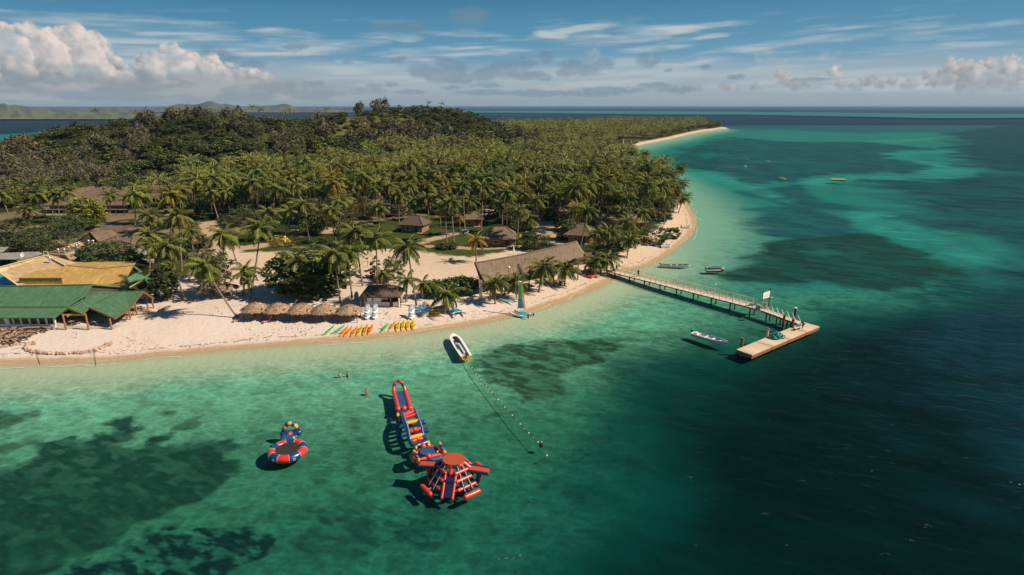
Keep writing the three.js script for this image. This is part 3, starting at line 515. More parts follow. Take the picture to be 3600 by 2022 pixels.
// ---- palms one can tell apart: crown x, y, foot x, y, label
const P = 'coconut palm ';
for (const [a, b, c, d, l, o] of [
  [719, 933, 838, 1117, P + 'leaning far to the left over the sand, its foot by the first lounger'], [588, 865, 652, 1058, P + 'on the sand right of the dark tree beside the green roof'],
  [626, 757, 639, 953, P + 'straight on the lawn behind the thatched double shelter'], [665, 806, 679, 880, P + 'with short trunk above dark bushes near the shelter'], [805, 834, 832, 918, P + 'with bowed trunk at the sand square edge'], [776, 822, 791, 998, P + 'with straight trunk behind the thatched double shelter', { n: 14 }],
  [914, 800, 880, 1026, P + 'tall, leaning right over the sandy square'], [857, 952, 854, 1040, 'short young coconut palm with dense crown beside the leaning trunk', { s: 0.85 }], [876, 985, 878, 1052, 'small palm half hidden behind the short dense one', { s: 0.5, n: 12 }],
  [1049, 914, 1075, 1050, P + 'in front of the big broad-leaved tree'], [1177, 889, 1197, 1066, P + 'at the right edge of the big broad-leaved tree'], [1218, 888, 1238, 1050, P + 'left of the kiosk roof'], [1322, 836, 1327, 999, P + 'standing straight behind the kiosk'], [1247, 811, 1276, 1006, P + 'with slim trunk across the sandy square'],
  [1435, 864, 1465, 1076, P + 'tall, with its foot between the board racks'], [1349, 955, 1363, 992, 'low bushy palm behind the kiosk roof', { s: 0.8, n: 14 }], [1430, 982, 1427, 1062, 'thin palm at the right side of the kiosk', { s: 0.75, n: 13 }], [1485, 996, 1488, 1050, 'small palm in front of the dark hedge', { s: 0.7, n: 13 }],
  [1570, 1035, 1579, 1099, 'short palm on the beach beside the covered sail boat', { s: 0.95 }], [1673, 839, 1674, 922, 'yellowing palm with drooping golden fronds above the long roof', { gold: 1, n: 15 }], [2065, 739, 2040, 866, P + 'with slanting trunk in front of the right cottage roof'], [2189, 742, 2163, 826, P + 'leaning right above the shore cottages'],
  [1909, 938, 1893, 1027, P + 'with wide crown in front of the middle of the boathouse', { s: 1.05 }], [1989, 944, 1985, 1005, P + 'in front of the right half of the boathouse', { s: 0.95 }], [2090, 914, 2091, 963, 'short palm at the right corner of the boathouse', { s: 0.9 }], [2135, 911, 2133, 966, 'short palm nearest the start of the jetty', { s: 0.9 }],
  [1741, 991, 1741, 1068, 'young palm in front of the left boathouse post', { s: 0.85 }], [1813, 985, 1816, 1053, 'young palm behind the blue and yellow sail', { s: 0.8 }], [2217, 842, 2203, 908, 'short palm alone on the sand past the jetty', { s: 0.9 }], [1824, 737, 1816, 872, P + 'beside the corner of the hipped cottage with yellow flag'],
  [1855, 773, 1846, 832, P + 'above the round green bush by the dirt road'], [2142, 812, 2120, 900, P + 'with wind-bent crown behind the boathouse end'], [129, 679, 171, 782, P + 'leaning left in front of the large brown roof'], [177, 671, 184, 767, P + 'second in the row before the large brown roof'], [196, 690, 209, 767, P + 'third in the row before the large brown roof'],
  [232, 671, 250, 782, P + 'just left of the yellow-green round tree'], [6, 682, 41, 779, P + 'cut by the left edge of the photo'], [97, 734, 109, 771, 'low palm with spreading crown left of the brown roof'], [384, 684, 384, 760, P + 'rising in front of the middle of the brown roof'], [525, 757, 532, 868, P + 'upper one of two beside the middle brown roof'],
  [522, 824, 523, 962, P + 'lower one of two beside the middle brown roof'], [545, 862, 570, 985, P + 'between the round dark tree and the dark bushy tree'], [470, 693, 474, 790, P + 'right of the large brown roof, left of a pair'], [515, 680, 522, 790, P + 'right of the large brown roof, right of a pair'], [628, 664, 632, 800, P + 'with pale trunk near the end of the dirt road'],
  [737, 673, 770, 776, P + 'with slanting trunk beside the dirt path'], [803, 695, 813, 767, P + 'on the lawn in front of shrubs'], [859, 679, 874, 767, P + 'at the right of the back lawn'], [944, 742, 958, 848, P + 'above the yellow flowers'], [1019, 742, 995, 846, P + 'leaning right above the yellow tent'],
  [1049, 717, 1053, 823, P + 'right of the yellow tent'], [1135, 676, 1142, 776, P + 'tall before the olive-green tree'], [1329, 726, 1333, 799, P + 'left of the small dark cottage'], [1401, 684, 1403, 785, P + 'behind the small dark cottage'], [1459, 704, 1460, 774, P + 'over the ridge of the small dark cottage'],
  [1504, 693, 1507, 776, P + 'on the lawn behind the small dark cottage'], [1586, 709, 1597, 868, P + 'tall at the front flower bed of the lawn'], [1544, 690, 1549, 796, P + 'slim, in the middle of the back lawn'], [1564, 722, 1571, 851, P + 'with thick foot in the middle of the lawn'], [1627, 648, 1634, 802, P + 'tall and bent before the shaded cottage'],
  [1655, 704, 1655, 793, P + 'right before the shaded cottage'], [1698, 657, 1690, 832, P + 'tallest, left of the hipped cottage'], [1616, 764, 1616, 804, 'small yellow palm on the lawn', { gold: 1, s: 0.7, n: 12 }], [1766, 715, 1766, 793, P + 'behind the hipped cottage'],
]) palm(a, b, c, d, l, { ...o, group: undefined });
[[2226, 532, 2268, 640], [2268, 538, 2306, 650], [2312, 572, 2330, 680], [2360, 606, 2352, 722], [2392, 588, 2374, 715], [2396, 642, 2380, 735], [2404, 690, 2384, 748], [2338, 640, 2340, 730], [2300, 612, 2310, 720], [2376, 662, 2366, 745], [2250, 600, 2280, 700], [2205, 570, 2250, 672], [2290, 680, 2310, 778], [2340, 700, 2335, 790], [2240, 690, 2262, 782], [2200, 640, 2220, 740], [2150, 690, 2170, 780], [2100, 660, 2110, 762], [2030, 690, 2040, 790], [1960, 660, 1962, 770], [1890, 700, 1895, 790], [2260, 745, 2262, 826], [2205, 775, 2212, 850], [2100, 820, 2085, 895]].forEach(([a, b, c, d]) => palm(a, b, c, d, 'coconut palm leaning with the wind over the cottages and beach at the bay point', { fronds: false, group: 'coconut palms at the bay point' }));

// ---- broad-leaved trees one can tell apart
const G1 = [0.11, 0.145, 0.036], G2 = [0.075, 0.105, 0.034], G3 = [0.25, 0.27, 0.03], G4 = [0.17, 0.19, 0.045];
{
  const f = on(1098, 1038), w = metres(f, 152);
  tree('almond_tree', 'big broad-leaved tree with layered leaves in the middle of the beach', 'tree', f, 9.4, w, 5.2, w * 0.75, foliage(101, w, 5.2, w * 0.75, 420, 30, 0.4, [0.135, 0.18, 0.04], { shell: 0.35, clump: 0.15, flat: 0.4, tone: 0.4 }));
  const d = on(385, 962), dw = metres(d, 103);
  tree('rain_tree', 'dark green tree with a dense domed crown behind the yellow roof', 'tree', d, 7.6, dw, 4.4, dw * 0.9, foliage(102, dw, 4.4, dw * 0.9, 300, 26, 0.28, [0.075, 0.12, 0.032], { shell: 0.7, dome: 1, clump: 0.14, tone: 0.5 }));
  const y = on(315, 806), yw = metres(y, 58);
  tree('mango_tree', 'bright yellow-green round tree in front of the large brown roof', 'tree', y, 9.8, yw, 5.0, yw, foliage(103, yw, 5.0, yw, 200, 26, 0.34, G3, { shell: 0.6, clump: 0.2, tone: 0.5 }));
  const b = on(582, 1056), bw = metres(b, 48);
  tree('fig_tree', 'dark bushy tree right of the green roofs, standing on the sand', 'tree', b, 6.4, bw, 3.3, bw, foliage(104, bw, 3.3, bw, 130, 24, 0.27, G2, { shell: 0.4, clump: 0.22, tone: 0.45 }));
  const bush = (X, Y, wpx, hpx, label, col, seed, o = {}) => { const q = on(X, Y), s = metres(q, 1), rw = wpx * s / 2, rh = hpx * s / 2; const t = thing(o.name ?? 'shrub', label, o.cat ?? 'bush', q, 0, o.group); const c = part('foliage', foliage(seed, rw, rh, o.rz ?? rw * 0.8, o.n ?? 90, 24, o.leaf ?? 0.27, col, { shell: 0.4, clump: 0.22, tone: 0.45, ...o.f }), treeMat, t); c.position.y = rh * 0.8; part('stem', limbs(rh, 0.12, rw * 0.4, 4, seed), treeBark, t); return t; };
  bush(1880, 878, 116, 74, 'round green bush behind the boathouse roof', G1, 111);
  bush(1990, 812, 90, 60, 'bush at the left of the right cottage roof, upper one', G1, 112); bush(1982, 842, 70, 50, 'light bush beside the dirt road, lower one', G4, 113);
  bush(2300, 858, 110, 80, 'green shore tree at the bend of the beach', G1, 114, { n: 120 }); bush(2362, 838, 60, 46, 'low green shrub reaching furthest onto the bay beach', G1, 115); bush(2180, 880, 110, 90, 'dark shrub behind the palms at the jetty', G2, 116); bush(2145, 900, 80, 80, 'dark shrub beside the end of the boathouse roof', G2, 117);
  bush(62, 842, 130, 90, 'dark tree clump at the left edge under the palms', G2, 118, { n: 130 }); bush(232, 832, 150, 90, 'dark spreading tree below the yellow-green tree', G2, 119, { n: 150 }); bush(165, 884, 210, 90, 'wide dark tree above the satellite dish', G2, 120, { n: 190 }); bush(24, 935, 38, 34, 'small round bush beside the satellite dish', [0.08, 0.09, 0.04], 121, { n: 40 }); bush(35, 895, 90, 60, 'dark tree cut by the left edge above the grey roof', G2, 122);
  bush(1180, 792, 190, 120, 'olive-green broad tree among the palms', [0.13, 0.13, 0.04], 123, { n: 190, f: { warm: 0.2 } }); bush(1105, 800, 80, 80, 'yellowish bush left of the olive-green tree', [0.16, 0.14, 0.035], 124, { f: { warm: 0.3 } }); bush(1280, 770, 90, 90, 'olive bush right of the olive-green tree', [0.1, 0.105, 0.035], 125);
  bush(1085, 822, 110, 56, 'dark shrub behind the big broad-leaved tree', G2, 126); bush(700, 870, 90, 50, 'dark shrub behind the leaning palm', G2, 127); bush(640, 905, 110, 70, 'dark shrub mass left of the sand square', G2, 128); bush(790, 730, 60, 40, 'shrub on the back lawn', G1, 129); bush(715, 740, 70, 40, 'light green shrub beside the back lawn', G4, 130);
  bush(1380, 985, 130, 90, 'small sea grape tree behind the kiosk', G1, 131, { n: 60, f: { shell: 0.2 } }); bush(1315, 975, 60, 90, 'sparse sea grape beside the goal post', G1, 132, { n: 30, f: { shell: 0.2 } }); bush(850, 790, 150, 60, 'dark shrub row behind the sand square', G2, 133, { n: 120 }); bush(935, 800, 90, 50, 'dark shrub left of the yellow flowers', G2, 134);
  bush(1395, 760, 70, 46, 'bush left of the small dark cottage roof', G2, 135); bush(1930, 720, 90, 60, 'dark tree behind the small far cottage', G2, 136); bush(2090, 770, 60, 40, 'bush between the shore cottages', G1, 137); bush(2010, 700, 80, 60, 'dark shade tree over the far cottages', G2, 138);
  // the hedge beside the boathouse
  const h0 = on(1475, 1046), h1 = on(1700, 1030), len = h1.distanceTo(h0), mid = h0.clone().add(h1).multiplyScalar(0.5);
  const hd = thing('hedge', 'thick dark green hedge running up to the boathouse wall', 'hedge', mid, -Math.atan2(h1.z - h0.z, h1.x - h0.x));
  const hf = part('foliage', foliage(140, len / 2, 1.9, 2.6, 330, 24, 0.26, [0.075, 0.125, 0.03], { shell: 0.55, clump: 0.3, tone: 0.45, dome: 1 }), treeMat, hd); hf.position.y = 1.9; part('stem', limbs(2.5, 0.15, 3, 5, 9), treeBark, hd);
  // yellow flower bushes and a flower bed
  bush(968, 850, 60, 26, 'bed of bright yellow flowers beside the yellow tent', [0.5, 0.36, 0.02], 141, { n: 40, leaf: 0.2, name: 'flower_bush' }); bush(1000, 862, 110, 24, 'low yellow-green ground plants in front of the tent', [0.22, 0.2, 0.03], 142, { n: 60, leaf: 0.2, name: 'flower_bush' }); bush(1570, 873, 90, 22, 'dark flower bed in front of the tall lawn palm', G2, 143, { n: 50, name: 'flower_bush' }); bush(585, 950, 60, 30, 'bright yellow-green plants on the lawn by the bushy tree', G3, 144, { n: 40, name: 'flower_bush' });
}

// ---- the wood and the palm grove behind
const groveP = polyW([[430, 830], [480, 735], [760, 680], [1000, 632], [1180, 622], [1450, 585], [1570, 540], [1540, 485], [1700, 455], [1900, 438], [2200, 436], [2440, 440], [2500, 452], [2381, 477], [2266, 499], [2195, 522], [2150, 540], [2185, 566], [2270, 603], [2340, 650], [2388, 700], [2372, 752], [2290, 790], [2150, 826], [2000, 850], [1800, 868], [1600, 890], [1300, 880], [1000, 868], [700, 850], [560, 868]], 2);
const keepOut = [[[1225, 780], [1500, 752], [1745, 790], [1800, 880], [1640, 905], [1240, 890]], [[1870, 790], [1960, 775], [2020, 865], [1960, 880], [1880, 870]], [[560, 850], [710, 845], [720, 1000], [560, 1000]], [[690, 780], [1050, 775], [1100, 890], [700, 900]], [[100, 735], [640, 735], [700, 840], [100, 840]]].map((p) => polyW(p, 2));
const open = [[[1430, 512], [1580, 512], [1580, 534], [1430, 534]], [[1190, 525], [1265, 520], [1265, 565], [1170, 545]], [[-100, 735], [100, 735], [140, 722], [240, 712], [700, 700], [700, 1100], [-300, 1300], [-900, 1300], [-500, 735]]].map((p) => polyW(p, 2));
const inP = (p, x, z) => polySD(p, x, z) > 0;
const blank = new THREE.Object3D();
{
  const spots = [];                                                   // x, z, kind, size, turn
  const scatter = (x0, x1, z0, z1, step, f) => { for (let z = z0; z < z1; z += step) for (let x = x0; x < x1; x += step) { const q = x + (R() - 0.5) * step * 0.95, w = z + (R() - 0.5) * step * 0.95; f(q, w); } };
  const visible = (x, z, m = 0.06) => { const d = -SP * (-H) - CP * z; return z < -60 && Math.abs(F * x / d) < 1800 * (1 + m) + 300; };
  scatter(-700, 420, -1330, -130, 6.3, (x, z) => {
    if (!visible(x, z)) return;
    const d = shore(x, z), dist = Math.hypot(x, z); if (d < 7) return;
    const inGrove = inP(groveP, x, z) && height(x, z) < 6.5;
    if (inGrove) {
      if (keepOut.some((p) => inP(p, x, z))) return;
      const y = toPhoto(new THREE.Vector3(x, 2, z))[1], dens = y > 800 ? 0.46 : y > 740 ? 0.68 : 0.9;
      if (R() > dens * (dist > 260 ? 0.55 + 0.75 * smooth(0.35, 0.6, fbm(x * 0.045, z * 0.045 + 9, 2)) : 1)) return;
      if (R() < 0.1 && d > 20) { spots.push([x, z, 'broad', rr(0.55, 0.85)]); return; }
      if (d < 12 && R() < 0.4 && dist > 400) { spots.push([x, z, 'broad', rr(0.5, 0.8)]); return; }
      spots.push([x, z, 'palm', rr(1.05, 1.75)]);
      return;
    }
    if (dist < 190 || open.some((p) => inP(p, x, z))) return;
    if (inP(sandPoly, x, z)) return;
    const y = toPhoto(new THREE.Vector3(x, height(x, z), z))[1]; if (y > 760) return;
    if (x > 60 && z < -900) { if (R() < 0.6) spots.push([x, z, x > 330 ? 'broad' : 'palm', rr(1.0, 1.35)]); return; }
    const h = height(x, z), n = fbm(x * 0.013 + 20, z * 0.016 + 5, 3), wet = fbm(x * 0.05, z * 0.05, 2);
    if (R() < 0.2) return;
    const low = h > 18 ? 0.62 : 1;
    if (h > 20 && smooth(0.52, 0.6, fbm(x * 0.018 + 4, z * 0.018, 3)) > 0.5 && R() < 0.55) return;
    if (n > 0.57 && h < 24) spots.push([x, z, 'casuarina', rr(0.6, 1.05)]);
    else if (wet > 0.62 && R() < 0.12) spots.push([x, z, 'palm', rr(0.9, 1.1)]);
    else spots.push([x, z, R() < 0.6 ? 'umbrella' : 'broad', rr(0.6, 1.05) * low]);
  });
  // casuarinas where the photo shows them
  for (const [X, Y, n, w] of [[1330, 575, 14, 70], [1400, 580, 16, 90], [1180, 590, 6, 60], [60, 650, 18, 120], [260, 660, 20, 160], [420, 640, 16, 120], [640, 600, 22, 110], [720, 570, 14, 90], [560, 480, 10, 120], [300, 470, 14, 150], [1600, 420, 8, 80], [100, 540, 16, 120], [850, 545, 8, 60]])
    for (let i = 0; i < n; i++) { const p = on(X + (R() - 0.5) * 2 * w, Y + (R() - 0.5) * 26); if (shore(p.x, p.z) > 10 && !open.slice(0, 2).some((q) => inP(q, p.x, p.z))) spots.push([p.x, p.z, 'casuarina', rr(0.85, 1.2)]); }
  for (const [X, Y, k, s] of [[1540, 395, 'casuarina', 1.5], [1330, 390, 'broad', 0.7], [800, 408, 'casuarina', 0.9], [1690, 425, 'casuarina', 0.8], [1565, 402, 'casuarina', 1.0]]) { const p = on(X, Y); spots.push([p.x, p.z, k, s]); }
  const palmMats = [[1, 1, 1], [1.25, 1.0, 0.75], [0.72, 0.88, 0.85], [1.05, 1.1, 0.9], [0.85, 0.85, 0.8]].map((c) => leafMat({ name: 'palm leaf', roughness: 0.6, transmission: 0.25, color: new THREE.Color(...c) }));
  const treeMats = [[1, 1, 1], [0.8, 0.9, 0.9], [1.25, 1.1, 0.9]].map((c) => leafMat({ name: 'tree leaf', roughness: 0.8, color: new THREE.Color(...c) }));
  const kinds = {
    palm: { mat: frondMat, trunk: trunkGeo(new THREE.Vector3(0.5, 10, 0.3), 0.2, 4, 5), bark: groveBark, near: crownNear, far: crownLow, top: (i) => [0.5, 10, 0.3] },
    umbrella: { mat: treeMat, trunk: limbs(6.5, 0.3, 3, 4, 3), bark: treeBark, near: [201, 202, 203].map((s) => foliage(s, 6.2, 2.6, 6.2, 60, 14, 0.5, [0.105, 0.14, 0.038], { shell: 0.6, dome: 1, clump: 0.2, flat: 0.35, tone: 0.5 })), far: [204, 205].map((s) => foliage(s, 6.2, 2.7, 6.2, 40, 8, 0.85, [0.105, 0.14, 0.038], { shell: 0.6, dome: 1, clump: 0.22, flat: 0.35, tone: 0.45 })), top: () => [0, 5.4, 0] },
    broad: { mat: treeMat, trunk: limbs(6, 0.25, 2, 4, 4), bark: treeBark, near: [211, 212, 213].map((s) => foliage(s, 4.4, 3.6, 4.4, 60, 14, 0.42, [0.15, 0.175, 0.045], { shell: 0.5, clump: 0.24, tone: 0.45 })), far: [214, 215].map((s) => foliage(s, 4.4, 3.6, 4.4, 36, 8, 0.8, [0.15, 0.175, 0.045], { shell: 0.5, clump: 0.26, tone: 0.45 })), top: () => [0, 4.6, 0] },
    casuarina: { mat: dryMat, trunk: limbs(8, 0.22, 1.6, 5, 5), bark: treeBark, near: [221, 222, 223].map((s) => foliage(s, 3.6, 4.6, 3.6, 80, 16, 0.52, [0.165, 0.155, 0.09], { shell: 0.2, clump: 0.3, narrow: 0.2, up: 0.5, flat: 1.2, tone: 0.5 })), far: [224, 225].map((s) => foliage(s, 3.8, 4.6, 3.8, 50, 10, 0.8, [0.165, 0.155, 0.09], { shell: 0.3, clump: 0.3, narrow: 0.28, up: 0.5, flat: 1.2, tone: 0.5 })), top: () => [0, 5.4, 0] },
  };
  const info = {
    palm: ['coconut_palm', 'coconut palm in the thick grove behind the cottages and along the bay', 'palm tree', 'coconut palms of the grove', 'palm_grove', 'far palm grove reaching to the end of the bay'],
    umbrella: ['rain_tree', 'dark green flat-crowned tree in the wood behind the resort', 'tree', 'flat-crowned trees of the wood', 'flat_crowned_woodland', 'dark flat-crowned wood on the hills'],
    broad: ['broad_leaved_tree', 'rounded green tree among the palms and the wood', 'tree', 'rounded trees of the wood', 'broad_leaved_woodland', 'rounded trees of the far wood and hilltops'],
    casuarina: ['casuarina_tree', 'feathery grey-brown tree in the wood behind the resort', 'tree', 'feathery grey trees of the wood', 'casuarina_woodland', 'grey-brown feathery wood on the left hills'],
  };
  const first = { palm: 230, umbrella: 90, broad: 90, casuarina: 110 };
  for (const kind of Object.keys(kinds)) {
    const K = kinds[kind], I = info[kind], list = spots.filter((s) => s[2] === kind).sort((a, b) => Math.hypot(a[0], a[1]) - Math.hypot(b[0], b[1]));
    let made = [];
    const tone = () => { const v = rr(0.55, 1.3), w = rr(-0.1, 0.14); return new THREE.Color(v * (1 + w), v, v * (1 - w)); };
    list.slice(0, first[kind]).forEach(([x, z, , s], i) => {
      const v = i % K.near.length; let t;
      if (!made[v]) { t = made[v] = thing(I[0], I[1], I[2], [0, 0, 0], 0, I[3]); part('trunk', K.trunk, K.bark, t); const c = part('crown', K.near[v], kind === 'palm' ? palmMats[v % 5] : kind === 'casuarina' ? K.mat : treeMats[v % 3], t); c.position.set(...K.top()); }
      else t = dup(made[v], [0, 0, 0], 0);
      const hs = kind === 'palm' ? s * rr(0.8, 1.25) : s; t.position.set(x, height(x, z), z); t.rotation.y = R() * 6.28;
      if (kind === 'palm') { t.children[0].scale.set(1, hs * 0.82, 1); t.children[1].position.set(0.5, 8.2 * hs, 0.3); t.children[1].scale.setScalar(s); t.rotation.z = rr(-0.14, 0.14); t.rotation.x = rr(-0.1, 0.1); } else t.scale.set(s, s * rr(0.85, 1.15), s);
    });
    const rest = list.slice(first[kind]), mass = thing(I[4], I[5], 'trees'); mass.userData.kind = 'stuff';
    const nv = K.far.length, sets = K.far.map(() => []), trunks = [];
    rest.forEach((s, i) => { sets[i % nv].push(s); if (Math.hypot(s[0], s[1]) < 420) trunks.push(s); });
    const place = (m, list2, off) => list2.forEach(([x, z, , s], i) => { blank.position.set(x, height(x, z), z); blank.rotation.set(0, (x * 7.3 + z) % 6.28, 0); const q = kind === 'palm' ? s * (0.8 + 0.45 * PERM[Math.abs(Math.round(x * 31 + z * 17)) & 65535]) : s; if (kind === 'palm') blank.scale.set(1, q * 0.82, 1); else blank.scale.set(s, q, s); blank.updateMatrix(); const M = blank.matrix.clone(); if (off) M.multiply(new THREE.Matrix4().makeTranslation(...off)); if (off && kind === 'palm') { const p = new THREE.Vector3().setFromMatrixPosition(M); M.compose(p, blank.quaternion, new THREE.Vector3(s, s, s)); } m.setMatrixAt(i, M); });
    sets.forEach((l, v) => { if (!l.length) return; const m = new THREE.InstancedMesh(K.far[v], K.mat, l.length); m.name = 'crown'; place(m, l, K.top()); l.forEach((_, i) => m.setColorAt(i, tone())); m.castShadow = m.receiveShadow = true; mass.add(m); });
    if (trunks.length) { const m = new THREE.InstancedMesh(K.trunk, K.bark, trunks.length); m.name = 'trunk'; place(m, trunks); m.castShadow = m.receiveShadow = true; mass.add(m); }
    console.log(kind, list.length);
  }
  // undergrowth
  const shrubs = [231, 232].map((s) => foliage(s, 1.8, 1.2, 1.8, 26, 10, 0.34, [0.08, 0.105, 0.03], { shell: 0.4, clump: 0.34, tone: 0.45, dome: 1 })), us = [[], []];
  scatter(-500, 330, -700, -130, 4.2, (x, z) => {
    if (!visible(x, z)) return; const d = shore(x, z); if (d < 9 || inP(sandPoly, x, z)) return;
    const g = inP(groveP, x, z), y = toPhoto(new THREE.Vector3(x, 2, z))[1];
    if (g ? keepOut.some((p) => inP(p, x, z)) || R() > (y > 780 ? 0.12 : 0.75) : open.some((p) => inP(p, x, z)) || y > 760 || R() > 0.5) return;
    us[R() < 0.5 ? 0 : 1].push([x, z, rr(0.6, 1.5)]);
  });
  const u = thing('undergrowth', 'dark green undergrowth beneath the palms and trees', 'undergrowth'); u.userData.kind = 'stuff';
  us.forEach((l, v) => { const m = new THREE.InstancedMesh(shrubs[v], treeMat, l.length); m.name = 'foliage'; l.forEach(([x, z, s], i) => { blank.position.set(x, height(x, z) + 0.5 * s, z); blank.rotation.set(0, x % 6.28, 0); blank.scale.set(s, s * 0.9, s); blank.updateMatrix(); m.setMatrixAt(i, blank.matrix); m.setColorAt(i, new THREE.Color(rr(0.7, 1.3), rr(0.75, 1.2), rr(0.7, 1.1))); }); m.castShadow = m.receiveShadow = true; u.add(m); });
  console.log('shrubs', us[0].length + us[1].length);
}
// ------------------------------------------------------------ buildings
const ribTile = tile(64, (u, v) => 0.5 + 0.5 * Math.sin(u * Math.PI * 2)), wornTile = (seed, lo) => tile(256, (u, v) => clamp(lo + (1 - lo) * (0.75 * wrapNoise(u + seed, v, 4, 5) + 0.75 * wrapNoise(u, v * 0.25 + seed, 24, 2) - 0.1) - 0.5 * (1 - lo) * smooth(0.62, 0.75, wrapNoise(u + 0.4, v * 0.5, 12, 4))), true);
const worn = wornTile(0.2, 0.74); worn.repeat.set(0.12, 0.12); ribTile.repeat.set(2.6, 1);
const sheet = (c, o = {}) => new THREE.MeshStandardMaterial({ color: new THREE.Color(...c), map: worn, bumpMap: ribTile, bumpScale: 0.03, roughness: 0.72, side: THREE.DoubleSide, ...o });
const flat = (c, rough = 0.8, o = {}) => new THREE.MeshStandardMaterial({ color: new THREE.Color(...c), roughness: rough, side: THREE.DoubleSide, ...o });
const M = {
  green: sheet([0.085, 0.2, 0.1]), ochre: sheet([0.56, 0.35, 0.1]), beige: sheet([0.6, 0.43, 0.22]), brown: sheet([0.2, 0.135, 0.09]), brownDark: sheet([0.15, 0.1, 0.06]), greyRoof: sheet([0.33, 0.32, 0.27]), taupe: sheet([0.235, 0.165, 0.11]), darkRoof: sheet([0.13, 0.085, 0.058]),
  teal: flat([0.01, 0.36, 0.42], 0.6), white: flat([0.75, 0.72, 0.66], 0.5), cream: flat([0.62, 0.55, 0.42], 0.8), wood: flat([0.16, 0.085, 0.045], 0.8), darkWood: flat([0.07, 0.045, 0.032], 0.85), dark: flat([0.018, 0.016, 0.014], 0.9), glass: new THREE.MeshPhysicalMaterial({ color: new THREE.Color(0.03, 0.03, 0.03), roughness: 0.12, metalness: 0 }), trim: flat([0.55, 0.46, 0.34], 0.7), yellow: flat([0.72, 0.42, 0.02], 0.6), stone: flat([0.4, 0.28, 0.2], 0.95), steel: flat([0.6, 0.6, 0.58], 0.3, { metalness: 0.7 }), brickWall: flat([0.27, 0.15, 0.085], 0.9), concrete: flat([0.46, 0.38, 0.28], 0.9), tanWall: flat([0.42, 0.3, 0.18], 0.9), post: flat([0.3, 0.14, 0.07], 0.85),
};
const V = (p) => px(p[0], p[1], p[2]);
// a sheet of roof or wall through the given points, with thickness and uv in metres along its first edge
function slab(points, thick = 0.12, down = new THREE.Vector3(0, -1, 0)) {
  const n = points.length, c = points.reduce((a, p) => a.add(p), new THREE.Vector3()).multiplyScalar(1 / n), nor = new THREE.Vector3();
  for (let i = 0; i < n; i++) nor.add(points[i].clone().sub(c).cross(points[(i + 1) % n].clone().sub(c))); nor.normalize();
  const e1 = points[1].clone().sub(points[0]).normalize(), e2 = nor.clone().cross(e1).normalize(), flat2 = points.map((p) => new THREE.Vector2(p.clone().sub(c).dot(e1), p.clone().sub(c).dot(e2)));
  const tris = THREE.ShapeUtils.triangulateShape(flat2, []), pos = [], uv = [], add = (p, q) => { pos.push(p.x, p.y, p.z); uv.push(q.x, q.y); };
  const low = points.map((p) => p.clone().addScaledVector(down, thick));
  for (const t of tris) { for (const i of t) add(points[i], flat2[i]); for (const i of [...t].reverse()) add(low[i], flat2[i]); }
  for (let i = 0; i < n; i++) { const j = (i + 1) % n; for (const [p, q] of [[points[i], 0], [low[i], 0], [points[j], 0], [points[j], 0], [low[i], 0], [low[j], 0]]) add(p, new THREE.Vector2(0.1, 0.1)); }
  const g = new THREE.BufferGeometry(); g.setAttribute('position', new THREE.Float32BufferAttribute(pos, 3)); g.setAttribute('uv', new THREE.Float32BufferAttribute(uv, 2)); g.computeVertexNormals(); return g;
}
function bar(a, b, w, h = w) {                                        // a beam from a to b
  const d = b.clone().sub(a), g = new THREE.BoxGeometry(w, h, d.length()), q = new THREE.Matrix4().lookAt(a, b, Math.abs(d.y) > d.length() * 0.95 ? new THREE.Vector3(1, 0, 0) : new THREE.Vector3(0, 1, 0));
  g.applyMatrix4(q); g.translate((a.x + b.x) / 2, (a.y + b.y) / 2, (a.z + b.z) / 2); return g;
}
function rod(a, b, r, r2 = r, seg = 8) { const d = b.clone().sub(a), g = new THREE.CylinderGeometry(r2, r, d.length(), seg); g.applyQuaternion(new THREE.Quaternion().setFromUnitVectors(new THREE.Vector3(0, 1, 0), d.clone().normalize())); g.translate((a.x + b.x) / 2, (a.y + b.y) / 2, (a.z + b.z) / 2); return g; }
const box = (w, h, d, x = 0, y = 0, z = 0, ry = 0) => { const g = new THREE.BoxGeometry(w, h, d); g.rotateY(ry); g.translate(x, y, z); return g; };
const rbox = (w, h, d, r, x = 0, y = 0, z = 0) => { const g = new RoundedBoxGeometry(w, h, d, 2, r); g.translate(x, y, z); return g; };
const shift = (p, x, y, z) => new THREE.Vector3(p.x + x, p.y + y, p.z + z);
function building(name, label, origin) { const g = thing(name, label, 'building', origin); g.local = (geo) => { geo.translate(-origin.x, -origin.y, -origin.z); return geo; }; return g; }
const roofPart = (b, pts, mat, name = 'roof', thick = 0.14) => part(name, b.local(slab(pts.map((p) => (p.isVector3 ? p : V(p))), thick)), mat, b);
const postAt = (b, X, Y, topH, r = 0.13, mat = M.post, name = 'post') => { const f = on(X, Y); return part(name, b.local(rod(shift(f, 0, -0.3, 0), new THREE.Vector3(f.x, topH, f.z), r, r)), mat, b); };
const beam = (b, a, c, mat, w = 0.16, h = 0.26, name = 'fascia') => part(name, b.local(bar(a.isVector3 ? a : V(a), c.isVector3 ? c : V(c), w, h)), mat, b);

